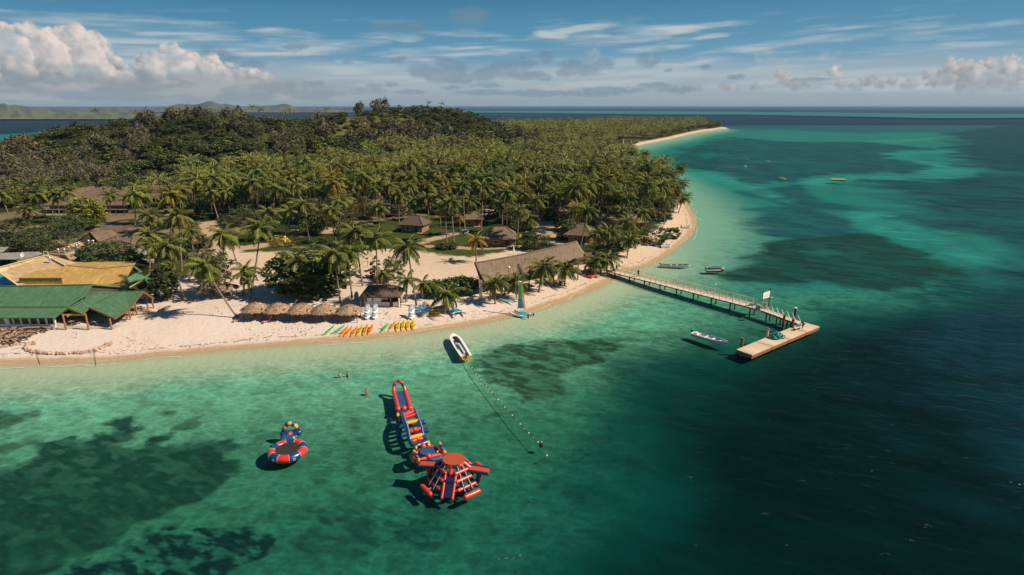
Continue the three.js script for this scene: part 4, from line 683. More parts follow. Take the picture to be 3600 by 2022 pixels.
{ // the restaurant under green roofs
  const b = building('green_roofed_restaurant', 'long restaurant with green metal roofs and twin front gables on the beach', on(150, 1148));
  const ridgeR = V([322, 1001, 7.6]), ridgeL = V([-260, 1012, 7.6]);
  roofPart(b, [[-260, 1078, 5.05], [236, 1078, 5.05], [281, 1051, 6.0], ridgeR, ridgeL], M.green);
  roofPart(b, [[-260, 1117, 3.95], [193, 1117, 3.95], [237, 1081, 4.86], [-260, 1081, 4.86]], M.green);
  roofPart(b, [ridgeL, ridgeR, shift(ridgeR, 1.8, -3.0, -8), shift(ridgeL, 0, -3.0, -8)], M.green);
  beam(b, shift(ridgeR, 0, 0.06, 0), shift(ridgeL, 0, 0.06, 0), M.green, 0.3, 0.12, 'ridge_cap'); beam(b, shift(ridgeR, 0.1, 0, 0), [283, 1051, 6.0], M.green, 0.16, 0.3); beam(b, shift(ridgeR, 0.1, 0, 0), shift(ridgeR, 1.9, -3.0, -8), M.green, 0.16, 0.3);
  part('gable_wall', b.local(slab([shift(ridgeR, -0.4, -0.3, 0), V([290, 1048, 5.6]), shift(ridgeR, 1.2, -3.0, -7.4)], 0.1, new THREE.Vector3(-1, 0, 0))), M.darkWood, b);
  const a0 = [230, 1079, 4.9], a1 = [359, 1022.6, 6.55], v0 = [290, 1103, 3.95], v1 = [366, 1049, 5.5], b0 = [312, 1079, 4.9], b1 = [440, 1021.4, 6.55], c0 = [402, 1118, 3.6], c1 = [453, 1086, 4.35], e1 = [503, 1023, 6.6], r0 = [303, 1021, 6.6];
  roofPart(b, [a0, a1, v1, v0], M.green); roofPart(b, [b0, v0, v1, b1], M.green); roofPart(b, [b0, b1, c1, c0], M.green); roofPart(b, [b1, e1, c1], M.green); roofPart(b, [a1, b1, v1], M.green); roofPart(b, [[194, 1112, 3.95], a0, a1, [300, 1049, 5.4]], M.green); roofPart(b, [r0, a1, [300, 1049, 5.4]], M.green);
  const E = V(e1), Rr = V(r0), Eb = V([541, 1047, 4.3]); roofPart(b, [Rr, E, Eb, shift(Rr, Eb.x - E.x, Eb.y - E.y, Eb.z - E.z)], M.green);
  for (const [p, q] of [[[194, 1113, 3.9], a0], [a0, v0], [v0, b0], [b0, c0], [c0, c1], [c1, e1], [e1, [541, 1047, 4.3]]]) beam(b, shift(V(p), 0, -0.16, 0.06), shift(V(q), 0, -0.16, 0.06), M.wood, 0.14, 0.34);
  beam(b, [218, 1107, 3.5], [301, 1107, 3.5], M.yellow, 0.14, 0.28, 'beam');
  for (const [X, Y, h] of [[232, 1160, 4.6], [312, 1160, 4.6], [393, 1159, 3.6], [459, 1123, 4.2], [521, 1090, 5.6], [482, 1107, 4.9], [540, 1084, 4.2]]) postAt(b, X, Y, h, 0.16);
  // front wall: white piers, windows between them
  const f0 = on(198, 1150), f1 = on(-260, 1150), y0 = f0.y, len = f0.x - f1.x, zf = f0.z + 0.15;
  part('wall', [b.local(box(len, 0.75, 0.2, f0.x - len / 2, y0 + 0.3, zf)), b.local(box(len, 0.25, 0.2, f0.x - len / 2, y0 + 2.45, zf))], M.white, b);
  for (const X of [-235, -205, -175, -145, -115, -85, -55, -20, 25, 48, 75, 105, 135, 164, 192]) { const p = pz(X, 1130, zf); part('pillar', b.local(box(X === 25 ? 0.9 : 0.3, 1.66, 0.26, p.x, y0 + 1.5, zf)), M.white, b); }
  for (const X of [-220, -190, -160, -130, -100, -70, -38, 5, 38, 62, 90, 120, 150, 178]) { const p = pz(X, 1130, zf); part('window', b.local(box(1.3, 1.6, 0.06, p.x, y0 + 1.5, zf - 0.06)), M.glass, b); }
  const fl = [on(196, 1156), on(402, 1158), on(535, 1092), on(420, 1070), on(230, 1085)].map((p) => shift(p, 0, 0.12, 0));
  part('floor', b.local(slab(fl, 0.2)), M.concrete, b);
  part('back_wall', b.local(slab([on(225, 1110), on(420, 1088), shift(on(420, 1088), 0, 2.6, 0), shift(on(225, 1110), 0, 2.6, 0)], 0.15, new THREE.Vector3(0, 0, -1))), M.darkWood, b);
}
{ // yellow roofs behind it
  const b = building('yellow_roofed_hall', 'hall with ochre and beige metal roofs and a green gable end behind the green roofs', on(250, 1030));
  roofPart(b, [[64, 1007, 5.2], [432, 1003, 5.2], [467, 935, 7.9], [348, 946, 7.3], [231, 934, 7.9], [120, 972, 6.2]], M.ochre);
  roofPart(b, [[231, 934, 7.9], [348, 946, 7.3], [467, 935, 7.9], [480, 920, 6.4], [225, 920, 6.4]], M.ochre);
  roofPart(b, [[-40, 950, 8.1], [160, 898, 8.6], [230, 933, 7.8], [226, 960, 6.9], [64, 1004, 5.35], [0, 959, 7.2]], M.beige);
  roofPart(b, [[160, 898, 8.6], [170, 895, 8.2], [290, 930, 6.6], [232, 934, 7.7]], M.beige);
  beam(b, [-40, 949, 8.2], [160, 897, 8.7], M.trim, 0.3, 0.12, 'ridge_cap'); beam(b, [0, 959, 7.25], [64, 1004, 5.4], M.trim, 0.3, 0.15); beam(b, [160, 897, 8.7], [231, 934, 7.9], M.trim, 0.3, 0.12, 'ridge_cap'); beam(b, [231, 933, 7.95], [348, 945, 7.35], M.wood, 0.12, 0.12, 'ridge_cap'); beam(b, [348, 945, 7.35], [467, 934, 7.95], M.wood, 0.12, 0.12, 'ridge_cap');
  roofPart(b, [[64, 977, 6.9], [217, 976.5, 6.9], [223, 955, 7.7], [141, 949, 7.7]], M.ochre, 'dormer_roof');
  const d0 = V([66, 978, 6.8]), d1 = V([216, 977.5, 6.8]); part('dormer_wall', b.local(slab([d0, d1, shift(d1, 0, -1.4, 0), shift(d0, 0, -1.4, 0)], 0.1, new THREE.Vector3(0, 0, -1))), M.ochre, b); part('dormer_opening', b.local(slab([V([207, 960, 7.4]), V([222, 957, 7.6]), V([217, 976, 6.9])], 0.06, new THREE.Vector3(0, 0, 1))), M.dark, b);
  roofPart(b, [[443, 1011, 4.6], [512, 976, 4.9], [486, 955, 6.0], [432, 985, 5.9]], M.green, 'hip_roof'); part('gable_wall', b.local(slab([V([465, 939, 7.6]), V([448, 965, 6.2]), V([486, 956, 6.0])], 0.1, new THREE.Vector3(-1, 0, 0))), M.dark, b);
  beam(b, [467, 934, 7.9], [440, 972, 6.1], M.green, 0.2, 0.4); beam(b, [467, 934, 7.9], [498, 957, 6.0], M.green, 0.2, 0.4);
  roofPart(b, [[482, 944, 4.6], [545, 944, 4.6], [552, 952, 4.2], [490, 954, 4.2]], M.ochre, 'porch_roof'); roofPart(b, [[505, 972, 4.4], [548, 950, 4.4], [545, 982, 3.9], [515, 992, 3.9]], M.green, 'porch_roof');
  const w = [on(60, 1035), on(430, 1030), on(500, 985)]; for (let i = 0; i < 2; i++) part('wall', b.local(slab([w[i], w[i + 1], shift(w[i + 1], 0, 2.4, 0), shift(w[i], 0, 2.4, 0)], 0.2, new THREE.Vector3(0, 0, -1))), M.tanWall, b);
  const aw = thing('awning', 'turquoise awning between the yellow and green roofs', 'awning', on(60, 1030)), o = aw.position; const L = (g) => g.translate(-o.x, -o.y, -o.z);
  part('cloth', L(slab([V([-60, 948, 5.2]), V([2, 962, 5.2]), V([64, 1006, 5.0]), V([330, 999, 5.0]), V([330, 1004, 4.7]), V([58, 1013, 4.6]), V([-60, 1014, 4.6])], 0.03)), M.teal, aw);
  for (const [p, q] of [[[-30, 978, 5.2], [20, 972, 5.25]], [[-10, 1000, 4.95], [40, 987, 5.15]], [[20, 1008, 4.8], [60, 1003, 5.05]]]) part('seam', L(bar(V(p), V(q), 0.06, 0.05)), M.white, aw);
  for (const X of [0, 60, 150, 320]) { const f = on(X, 1034); part('pole', L(rod(f, shift(f, 0, 3.2, 0), 0.04)), M.steel, aw); }
  const a2 = thing('awning', 'small turquoise awning at the right gable of the green roof', 'awning', on(370, 1040)), o2 = a2.position; part('cloth', slab([V([343, 1009, 5.2]), V([392, 1009, 5.2]), V([385, 1019, 4.8]), V([350, 1019, 4.8])], 0.03).translate(-o2.x, -o2.y, -o2.z), M.teal, a2);
}
{ // service buildings
  const b = building('service_building', 'grey flat-roofed service building at the left edge with a satellite dish', on(60, 930));
  roofPart(b, [[-120, 912, 4.6], [60, 912, 4.6], [150, 892, 5.0], [138, 885, 5.0], [-120, 893, 5.0]], M.greyRoof); roofPart(b, [[-120, 890, 5.2], [8, 886, 5.2], [30, 868, 5.4], [-120, 868, 5.4]], M.greyRoof);
  const w = [on(-120, 935), on(60, 932)]; part('wall', b.local(slab([w[0], w[1], shift(w[1], 0, 2.6, 0), shift(w[0], 0, 2.6, 0)], 0.2, new THREE.Vector3(0, 0, -1))), M.cream, b);
  const c = building('kitchen_block', 'tan roofed kitchen block with a red ridge and steel roof vents', on(260, 920));
  roofPart(c, [[225, 893, 5.6], [262, 880, 5.9], [330, 925, 5.2], [288, 935, 4.9], [250, 920, 5.0]], M.beige); roofPart(c, [[262, 880, 6.0], [320, 862, 6.2], [345, 895, 5.4], [300, 905, 5.2]], M.brown); roofPart(c, [[160, 893, 4.8], [240, 868, 5.2], [270, 872, 5.2], [240, 892, 4.8], [190, 905, 4.7]], M.taupe); roofPart(c, [[240, 862, 5.3], [280, 848, 5.4], [300, 866, 5.2], [270, 872, 5.2]], M.beige);
  beam(c, [172, 888, 5.1], [238, 866, 5.5], flat([0.32, 0.09, 0.05]), 0.25, 0.2, 'ridge_cap');
  const w2 = [on(180, 930), on(330, 940)]; part('wall', c.local(slab([w2[0], w2[1], shift(w2[1], 0, 2.8, 0), shift(w2[0], 0, 2.8, 0)], 0.2, new THREE.Vector3(0, 0, -1))), M.tanWall, c);
  const vent0 = thing('roof_vent', 'round steel roof vent, nearest the satellite dish', 'roof vent', V([176, 918, 8.3]), 0, 'steel roof vents'); part('stack', new THREE.CylinderGeometry(0.26, 0.26, 0.7, 10).translate(0, 0.35, 0), M.steel, vent0); part('cowl', new THREE.SphereGeometry(0.38, 10, 8).scale(1, 0.8, 1).translate(0, 0.85, 0), M.steel, vent0);
  [[205, 888, 4.9, 'left one of the pair beside the red ridge'], [227, 888, 4.9, 'right one of the pair beside the red ridge'], [243, 880, 5.2, 'third from the left along the red ridge'], [270, 873, 5.2, 'below the flat beige roof'], [278, 868, 5.3, 'beside the flat beige roof'], [312, 857, 5.6, 'left of the pair under the brown gable'], [328, 857, 5.6, 'right of the pair under the brown gable']].forEach(([X, Y, h, t]) => dup(vent0, V([X, Y, h]), 0, 'round steel roof vent, ' + t));
  const dish = thing('satellite_dish', 'white satellite dish on the grey flat roof', 'satellite dish', V([84, 908, 4.9])); const bowl = new THREE.SphereGeometry(1.1, 20, 8, 0, Math.PI * 2, 0, 0.65).scale(1, 0.7, 1); bowl.rotateX(Math.PI); bowl.translate(0, 0.75, 0); const bm = part('bowl', bowl, M.white, dish); bm.position.y = 0.9; bm.rotation.x = 0.95; part('mast', rod(new THREE.Vector3(0, 0, -0.2), new THREE.Vector3(0, 0.9, -0.1), 0.07), M.steel, dish); part('feed', rod(new THREE.Vector3(0, 0.9, 0), new THREE.Vector3(0, 1.55, 0.75), 0.03), M.dark, dish);
  const fr = thing('roof_frame', 'white square frame standing on the beige ridge', 'frame', V([162, 897, 8.7])); part('rail', [bar(new THREE.Vector3(-0.5, 0, 0), new THREE.Vector3(-0.5, 0.8, 0), 0.09), bar(new THREE.Vector3(0.5, 0, 0), new THREE.Vector3(0.5, 0.8, 0), 0.09), bar(new THREE.Vector3(-0.55, 0.8, 0), new THREE.Vector3(0.55, 0.8, 0), 0.09), bar(new THREE.Vector3(-0.55, 0.05, 0), new THREE.Vector3(0.55, 0.05, 0), 0.09)], M.white, fr);
}
{ // the brown roofs behind
  const b = building('brown_roofed_lodge', 'middle brown-roofed lodge behind the round dark tree', on(420, 905));
  roofPart(b, [[346, 852, 4.9], [459, 858, 4.7], [470, 800, 7.0], [315, 817, 7.2]], M.brown); roofPart(b, [[315, 817, 7.2], [470, 800, 7.0], [460, 790, 5.5], [262, 852, 4.8]], M.brown); roofPart(b, [[347, 816, 6.6], [440, 815, 6.6], [455, 796, 8.0], [357, 790, 8.0]], M.brown);
  roofPart(b, [[300, 880, 4.2], [470, 900, 3.9], [468, 857, 4.9], [410, 833, 6.2], [346, 853, 5.1]], M.taupe); roofPart(b, [[459, 857, 5.0], [470, 800, 7.0], [545, 795, 7.0], [570, 850, 4.6], [540, 890, 3.8]], M.brown); roofPart(b, [[470, 900, 3.8], [470, 860, 4.6], [545, 885, 3.9], [540, 925, 3.0]], M.greyRoof);
  for (const [p, q] of [[[315, 817, 7.2], [262, 852, 4.8]], [[315, 817, 7.2], [346, 852, 4.9]], [[409, 833, 6.3], [346, 853, 5.1]], [[426, 849, 5.5], [459, 857, 5.0]]]) beam(b, V(p), V(q), M.darkWood, 0.14, 0.3);
  part('gable_wall', b.local(slab([V([315, 821, 6.9]), V([275, 852, 4.6]), V([342, 853, 4.6])], 0.1, new THREE.Vector3(0, 0, -1))), M.darkWood, b);
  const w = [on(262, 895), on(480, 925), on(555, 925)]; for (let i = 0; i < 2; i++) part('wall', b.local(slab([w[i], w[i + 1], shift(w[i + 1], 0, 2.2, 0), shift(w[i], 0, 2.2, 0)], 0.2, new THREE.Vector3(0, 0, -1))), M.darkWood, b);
  const L2 = building('large_brown_lodge', 'large low brown-roofed lodge at the back left, behind a row of palms', on(300, 757));
  roofPart(L2, [[147, 722, 4.7], [436, 722, 4.7], [427, 671, 7.8], [368, 648, 8.9], [265, 664, 8.9]], M.brown); roofPart(L2, [[436, 722, 4.7], [575, 688, 5.0], [620, 681, 5.2], [702, 667, 6.2], [690, 655, 8.0], [560, 650, 8.7], [446, 655, 8.7], [427, 671, 7.8]], M.brown);
  roofPart(L2, [[147, 727, 4.2], [442, 727, 4.2], [446, 737.5, 3.6], [158, 737.5, 3.6]], M.brown, 'veranda_roof'); part('dormer_gable', L2.local(slab([V([262, 697, 6.6]), V([244, 711, 5.6]), V([282, 711, 5.6])], 0.12, new THREE.Vector3(0, 0, -1))), M.dark, L2); beam(L2, [262, 696, 6.8], [243, 711, 5.7], M.brown, 0.2, 0.25); beam(L2, [262, 696, 6.8], [284, 711, 5.7], M.brown, 0.2, 0.25);
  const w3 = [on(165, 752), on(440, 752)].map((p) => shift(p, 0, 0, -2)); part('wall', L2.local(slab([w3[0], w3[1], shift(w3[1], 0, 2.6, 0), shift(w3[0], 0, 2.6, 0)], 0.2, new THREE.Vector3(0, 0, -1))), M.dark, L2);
  for (const X of [165, 195, 225, 255, 285, 350, 380, 410, 438]) postAt(L2, X, 757, 3.8, 0.14, M.darkWood); beam(L2, shift(on(160, 758), 0, 0.2, 0), shift(on(262, 758), 0, 0.2, 0), M.cream, 0.8, 0.25, 'step');
  // low roofs far behind
  for (const [X, Y, w4, h4, t, m] of [[1220, 507, 60, 3, 'pale roof showing in the middle of the wood', M.greyRoof], [1070, 605, 36, 3, 'pale roof between palms left of the middle', M.greyRoof], [2010, 488, 46, 3, 'white roof among the far palms near the bay', M.white], [1385, 655, 40, 3.2, 'brown roof among the palms with a lit wall', M.brown]]) {
    const o = on(X, Y + 14), s = metres(o, 1), c = building('low_house', t, o), ww = w4 * s; part('wall', box(ww * 0.9, 2.4, 4, 0, 1.2, 0), M.cream, c); for (const k of [-1, 1]) part('roof', slab([new THREE.Vector3(-ww / 2, 4.2, 0), new THREE.Vector3(ww / 2, 4.2, 0), new THREE.Vector3(ww / 2, 2.4, k * 2.8), new THREE.Vector3(-ww / 2, 2.4, k * 2.8)], 0.12), m, c);
  }
}
{ // the kiosk
  const b = building('beach_kiosk', 'cream beach kiosk with a brown corrugated roof and open serving hatch', on(1342, 1078));
  const f0 = on(1282, 1079), f1 = on(1404, 1077), y = Math.max(f0.y, f1.y), x0 = f0.x, x1 = f1.x, z = (f0.z + f1.z) / 2, w = x1 - x0, cx = (x0 + x1) / 2, d = 4.2;
  const P3 = (X, Y, Z) => new THREE.Vector3(X, y + Y, z + Z), ov = 0.9;
  roofPart(b, [P3(x0 - ov, 2.35, 0.9), P3(x1 + ov * 0.6, 2.35, 0.9), P3(x1 - 1.0, 4.1, -d / 2), P3(x0 + 0.5, 4.1, -d / 2)], M.brownDark); roofPart(b, [P3(x0 - ov, 2.35, -d - 0.9), P3(x1 + ov * 0.6, 2.35, -d - 0.9), P3(x1 - 1.0, 4.1, -d / 2), P3(x0 + 0.5, 4.1, -d / 2)], M.brownDark); roofPart(b, [P3(x0 - ov, 2.35, 0.9), P3(x0 - ov, 2.35, -d - 0.9), P3(x0 + 0.5, 4.1, -d / 2)], M.brownDark); roofPart(b, [P3(x1 + ov * 0.6, 2.35, 0.9), P3(x1 + ov * 0.6, 2.35, -d - 0.9), P3(x1 - 1.0, 4.1, -d / 2)], M.brownDark);
  beam(b, P3(x0 - ov, 2.27, 0.92), P3(x1 + 0.6 * ov, 2.27, 0.92), M.darkWood, 0.1, 0.24);
  part('wall', [b.local(box(w, 1.05, 0.15, cx, y + 0.5, z)), b.local(box(0.15, 2.4, d, x0 + 0.07, y + 1.2, z - d / 2)), b.local(box(0.15, 2.4, d, x1 - 0.07, y + 1.2, z - d / 2)), b.local(box(w, 2.4, 0.15, cx, y + 1.2, z - d)), b.local(box(w, 0.25, 0.15, cx, y + 2.25, z))], M.cream, b);
  for (const t of [0.0, 0.245, 0.5, 0.76, 0.985]) part('pillar', b.local(box(0.16, 2.4, 0.2, x0 + w * t + 0.05, y + 1.2, z + 0.03)), M.trim, b);
  for (const [t0, t1] of [[0.07, 0.22], [0.27, 0.48]]) part('shutter', b.local(box(w * (t1 - t0), 0.95, 0.06, x0 + w * (t0 + t1) / 2, y + 1.55, z + 0.02)), M.white, b);
  part('counter', b.local(box(w * 0.5, 0.08, 0.5, x0 + w * 0.74, y + 1.06, z + 0.15)), M.wood, b); part('door', b.local(box(0.7, 1.0, 0.08, x0 + w * 0.78, y + 0.5, z + 0.1)), M.darkWood, b); part('panel', b.local(box(w * 0.14, 0.9, 0.06, x0 + w * 0.9, y + 0.5, z + 0.1)), M.white, b); part('display', b.local(box(w * 0.18, 0.5, 0.3, x0 + w * 0.58, y + 1.5, z - 0.6)), M.white, b);
  for (const X of [1268, 1409]) postAt(b, X, 1082, y + 2.3, 0.09, M.wood);
}
{ // the boathouse by the jetty
  const b = building('boathouse', 'open-sided boathouse with a long sweeping taupe roof by the jetty', on(1880, 990));
  const r = (t) => V([lerp(1669, 2026, t), lerp(925, 849, t) + 5 * Math.sin(Math.PI * t), 9.0]), e = (t) => V([lerp(1703, 2062, t), lerp(992, 899, t) + 3 * Math.sin(Math.PI * t), 4.9]), N = 8, mid = (t) => r(t).lerp(e(t), 0.52).add(new THREE.Vector3(0, -0.35, 0));
  for (let i = 0; i < N; i++) { const t = i / N, u = (i + 1) / N; roofPart(b, [mid(t), mid(u), r(u), r(t)], M.taupe); roofPart(b, [e(t), e(u), mid(u), mid(t)], M.taupe); const bk = (q) => shift(r(q), 2.2, -4.0, -8); roofPart(b, [r(t), r(u), bk(u), bk(t)], M.taupe); }
  const hipTo = V([2105, 912, 4.9]); roofPart(b, [r(1), mid(1), e(1), hipTo, shift(r(1), 2.2, -4.0, -8)], M.taupe, 'hip_roof');
  beam(b, r(0), mid(0), M.darkWood, 0.16, 0.35); beam(b, mid(0), e(0), M.darkWood, 0.16, 0.35); beam(b, r(0), shift(r(0), 2.2, -4, -8), M.darkWood, 0.16, 0.35); beam(b, r(1), mid(1), M.trim, 0.16, 0.25); beam(b, mid(1), e(1), M.trim, 0.16, 0.25);
  for (let i = 0; i < 4; i++) beam(b, shift(r(i / 4), 0, 0.08, 0), shift(r((i + 1) / 4), 0, 0.08, 0), M.taupe, 0.35, 0.12, 'ridge_cap');
  roofPart(b, [[1822, 968, 4.7], [1905, 950, 4.7], [1930, 968, 3.9], [1830, 992, 3.9]], M.taupe, 'porch_roof');
  const p0 = on(1691, 1046); part('pillar', b.local(box(0.75, 4.2, 0.5, p0.x, p0.y + 2.0, p0.z)), M.trim, b); part('gable_wall', b.local(slab([shift(p0, -0.2, 3.6, -0.6), shift(e(0), -0.1, -0.2, -0.3), shift(r(0), 0, -0.3, 0), shift(r(0), 2.2, -4.2, -7.6), shift(on(1705, 985), 0, 3, 0)], 0.12, new THREE.Vector3(1, 0, 0))), M.darkWood, b);
  for (const [X, Y] of [[2073, 966], [2031, 984], [1946, 1006], [1860, 1024], [1775, 1036], [2110, 945]]) postAt(b, X, Y, 5.2, 0.15, M.darkWood);
  const bw = [on(1720, 990), on(2080, 925)]; part('back_wall', b.local(slab([bw[0], bw[1], shift(bw[1], 0, 3.2, 0), shift(bw[0], 0, 3.2, 0)], 0.2, new THREE.Vector3(0, 0, -1))), M.darkWood, b);
  part('notice_board', b.local(box(1.0, 1.4, 0.08, on(2068, 962).x, on(2068, 962).y + 2.4, on(2068, 962).z - 0.5)), M.white, b);
  part('floor', b.local(slab([shift(on(1700, 1040), 0, 0.06, 0), shift(on(2070, 962), 0, 0.06, 0), shift(on(2085, 930), 0, 0.06, 0), shift(on(1720, 992), 0, 0.06, 0)], 0.1)), M.concrete, b);
}
// ---- hipped cottages
function cottage(label, X, Y, wpx, d, turn, o = {}) {
  const f = on(X, Y), w = metres(f, wpx) * 1.12, b = thing('cottage', label, 'cottage', shift(f, 0, 0, -d / 2), turn), hw = w / 2, hd = d / 2, e = o.eave ?? 2.6, top2 = e + (o.rise ?? 2.6) * 0.85, ov = 1.0, rl = Math.max(0.3, hw - hd * 0.75), mat = o.mat ?? M.brown;
  const q = (x, y, z) => new THREE.Vector3(x, y, z), C4 = [q(-hw - ov, e, hd + ov), q(hw + ov, e, hd + ov), q(hw + ov, e, -hd - ov), q(-hw - ov, e, -hd - ov)], r0 = q(-rl, top2, 0), r1 = q(rl, top2, 0);
  part('roof', slab([C4[0], C4[1], r1, r0], 0.14), mat, b); part('roof', slab([C4[2], C4[3], r0, r1], 0.14), mat, b); part('roof', slab([C4[1], C4[2], r1], 0.14), mat, b); part('roof', slab([C4[3], C4[0], r0], 0.14), mat, b);
  for (const [a, c] of [[C4[0], r0], [C4[1], r1], [C4[2], r1], [C4[3], r0], [r0, r1]]) part('ridge_cap', bar(shift(a, 0, 0.05, 0), shift(c, 0, 0.05, 0), 0.24, 0.09), mat, b);
  part('wall', [box(w, e, d, 0, e / 2 - 0.1, 0)], o.wall ?? M.brickWall, b);
  part('door', box(0.95, 2.0, 0.08, hw * 0.45, 1.0, hd + 0.03), M.darkWood, b); const win = part('window', box(1.5, 1.1, 0.08, -hw * 0.35, 1.35, hd + 0.03), M.white, b); part('pane', box(1.3, 0.9, 0.04, -hw * 0.35, 1.35, hd + 0.07), M.glass, win);
  for (const s of [0.25, 0.92]) part('post', rod(q(hw * s, 0, hd + 0.8), q(hw * s, e, hd + 0.8), 0.08), M.wood, b);
  part('porch_floor', box(hw * 0.9, 0.15, 1.1, hw * 0.58, 0.03, hd + 0.5), M.concrete, b);
  if (o.porch) { const z0 = hd + 0.3, z1 = hd + 2.2; part('porch_roof', slab([q(hw * 0.05, e - 0.1, z1), q(hw + 0.6, e - 0.1, z1), q(hw * 0.9, e + 1.2, z0 - 0.8), q(hw * 0.2, e + 1.2, z0 - 0.8)], 0.12), mat, b); }
  return b;
}
cottage('brick cottage with a hipped brown roof and porch beside the yellow flag', 1756, 866, 92, 7, 0.12, { porch: 1, rise: 3.1 });
cottage('cottage with a brown hipped roof right of the dirt road', 2048, 856, 70, 6.5, -0.35, { rise: 3.3 });
cottage('shore cottage with a pale weathered roof behind the slanting palm', 2133, 806, 62, 6, 0.1, { mat: M.taupe });
cottage('shore cottage nearest the bay beach', 2232, 808, 60, 6, 0.15, { mat: M.taupe });
cottage('far cottage behind the dirt road bend', 1990, 768, 58, 6, 0.05);
cottage('shaded cottage behind three palm trunks', 1660, 796, 56, 6, 0.05);
cottage('small dark cottage with steep brown roof in the palms', 1455, 818, 70, 6, -0.25, { mat: M.darkRoof, rise: 3 });
cottage('cottage half hidden among the shore palms, nearer one', 2190, 690, 50, 6, 0.2, { mat: M.darkRoof }); cottage('cottage deep among the shore palms, further one', 2092, 645, 52, 6, 0.2, { mat: M.darkRoof }); cottage('dark cottage behind the left lawn palms', 1400, 748, 46, 5.5, 0, { mat: M.darkRoof }); cottage('brown roof low behind the olive-green tree', 1330, 742, 50, 5.5, 0, { mat: M.brown });
// ------------------------------------------------------------ on the beach
const q3 = (x, y, z) => new THREE.Vector3(x, y, z);
const cap = (a, b, r, seg = 10) => { const d = b.clone().sub(a), g = new THREE.CapsuleGeometry(r, Math.max(0.01, d.length()), 4, seg); g.applyQuaternion(new THREE.Quaternion().setFromUnitVectors(q3(0, 1, 0), d.clone().normalize())); g.translate((a.x + b.x) / 2, (a.y + b.y) / 2, (a.z + b.z) / 2); return g; };
function loft(rings, closed = false) {                                // skin over rings of equal count
  const n = rings[0].length, pos = [], idx = []; rings.forEach((r) => r.forEach((p) => pos.push(p.x, p.y, p.z)));
  for (let i = 0; i < rings.length - 1; i++) for (let j = 0; j < (closed ? n : n - 1); j++) { const a = i * n + j, b = i * n + (j + 1) % n, c = a + n, d = b + n; idx.push(a, b, c, b, d, c); }
  const g = new THREE.BufferGeometry(); g.setAttribute('position', new THREE.Float32BufferAttribute(pos, 3)); g.setIndex(idx); g.computeVertexNormals(); return g;
}
const faceAt = (a, b) => Math.atan2(-(b.z - a.z), b.x - a.x);          // turn that points +x from a to b
const thatchLeaf = leafMat({ name: 'thatch', roughness: 1, transmission: 0.05, specularIntensity: 0.1 });
// thatched sunshades
function thatchRoof(rx, rz, h, seed, n = 900) {
  const rnd = mulberry(seed), L = new Leaves(), N = 18;
  for (let i = 0; i < N; i++) { const a = i / N * 6.2832, b = (i + 1) / N * 6.2832, p = (t, w) => [Math.cos(t) * rx * w, h * (1 - w * (0.75 + 0.25 * w)), Math.sin(t) * rz * w]; for (const [u, v] of [[0, 0.5], [0.5, 1]]) L.quad(p(a, u), p(b, u), p(b, v), p(a, v), [0.26, 0.165, 0.09]); }
  for (let i = 0; i < n; i++) {
    const t = rnd() * 6.2832, w = 0.12 + 0.9 * Math.sqrt(rnd()), l = 0.55 + 0.4 * rnd(), k = 0.45 + 1.0 * rnd(), dt = (rnd() - 0.5) * 0.3, y = (u) => h * (1 - u * (0.75 + 0.25 * u)) + 0.05 + 0.1 * rnd(), w2 = w + l / (rx + rz) * 1.3, sag = w2 > 1 ? (w2 - 1) * 1.6 : 0, s = 0.09 / Math.max(0.4, w);
    L.tri([Math.cos(t - s) * rx * w, y(w), Math.sin(t - s) * rz * w], [Math.cos(t + s) * rx * w, y(w), Math.sin(t + s) * rz * w], [Math.cos(t + dt * 0.3) * rx * w2, y(Math.min(1, w2)) - sag, Math.sin(t + dt * 0.3) * rz * w2], [0.37 * k, 0.25 * k, 0.17 * k]);
  }
  return L.geo();
}
{
  const P = [[903, 1115], [980, 1117], [1061, 1119], [1142, 1121], [1229, 1122]], names = ['leftmost', 'second from the left', 'middle', 'second from the right', 'rightmost'];
  P.forEach(([X, Y], i) => {
    const f = on(X, Y), t = thing('thatched_sunshade', 'thatched palm-leaf sunshade over loungers, ' + names[i] + ' of the row of five', 'sunshade', f, 0, 'thatched sunshades in a row on the beach');
    const r = part('thatch', thatchRoof(2.6, 2.3, 1.4, 300 + i, 1300), thatchLeaf, t); r.position.y = 1.85;
    for (const x of [-1.9, 0, 1.9]) for (const z of [-1.5, 1.5]) part('post', rod(q3(x, -0.2, z), q3(x * 0.95, 2.4, z * 0.95), 0.075), M.darkWood, t);
    part('ring_beam', [bar(q3(-1.9, 2.15, 1.5), q3(1.9, 2.15, 1.5), 0.1), bar(q3(-1.9, 2.15, -1.5), q3(1.9, 2.15, -1.5), 0.1), bar(q3(-1.9, 2.15, -1.5), q3(-1.9, 2.15, 1.5), 0.1), bar(q3(1.9, 2.15, -1.5), q3(1.9, 2.15, 1.5), 0.1)], M.darkWood, t);
  });
  for (const [X, Y, l, s] of [[742, 1043, 'low flat thatched shelter, left half of the joined pair behind the leaning palm', 1], [800, 1042, 'low flat thatched shelter, right half of the joined pair behind the leaning palm', 2]]) {
    const f = on(X, Y), t = thing('thatched_shelter', l, 'shelter', f); const r = part('thatch', thatchRoof(2.5, 1.9, 0.7, 310 + s), thatchLeaf, t); r.position.y = 2.15; for (const x of [-1.6, 1.6]) for (const z of [-1.1, 1.1]) part('post', rod(q3(x, -0.2, z), q3(x, 2.4, z), 0.08), M.post, t);
    part('ring_beam', [bar(q3(-2, 2.2, 1.1), q3(2, 2.2, 1.1), 0.1), bar(q3(-2, 2.2, -1.1), q3(2, 2.2, -1.1), 0.1)], M.wood, t);
  }
}
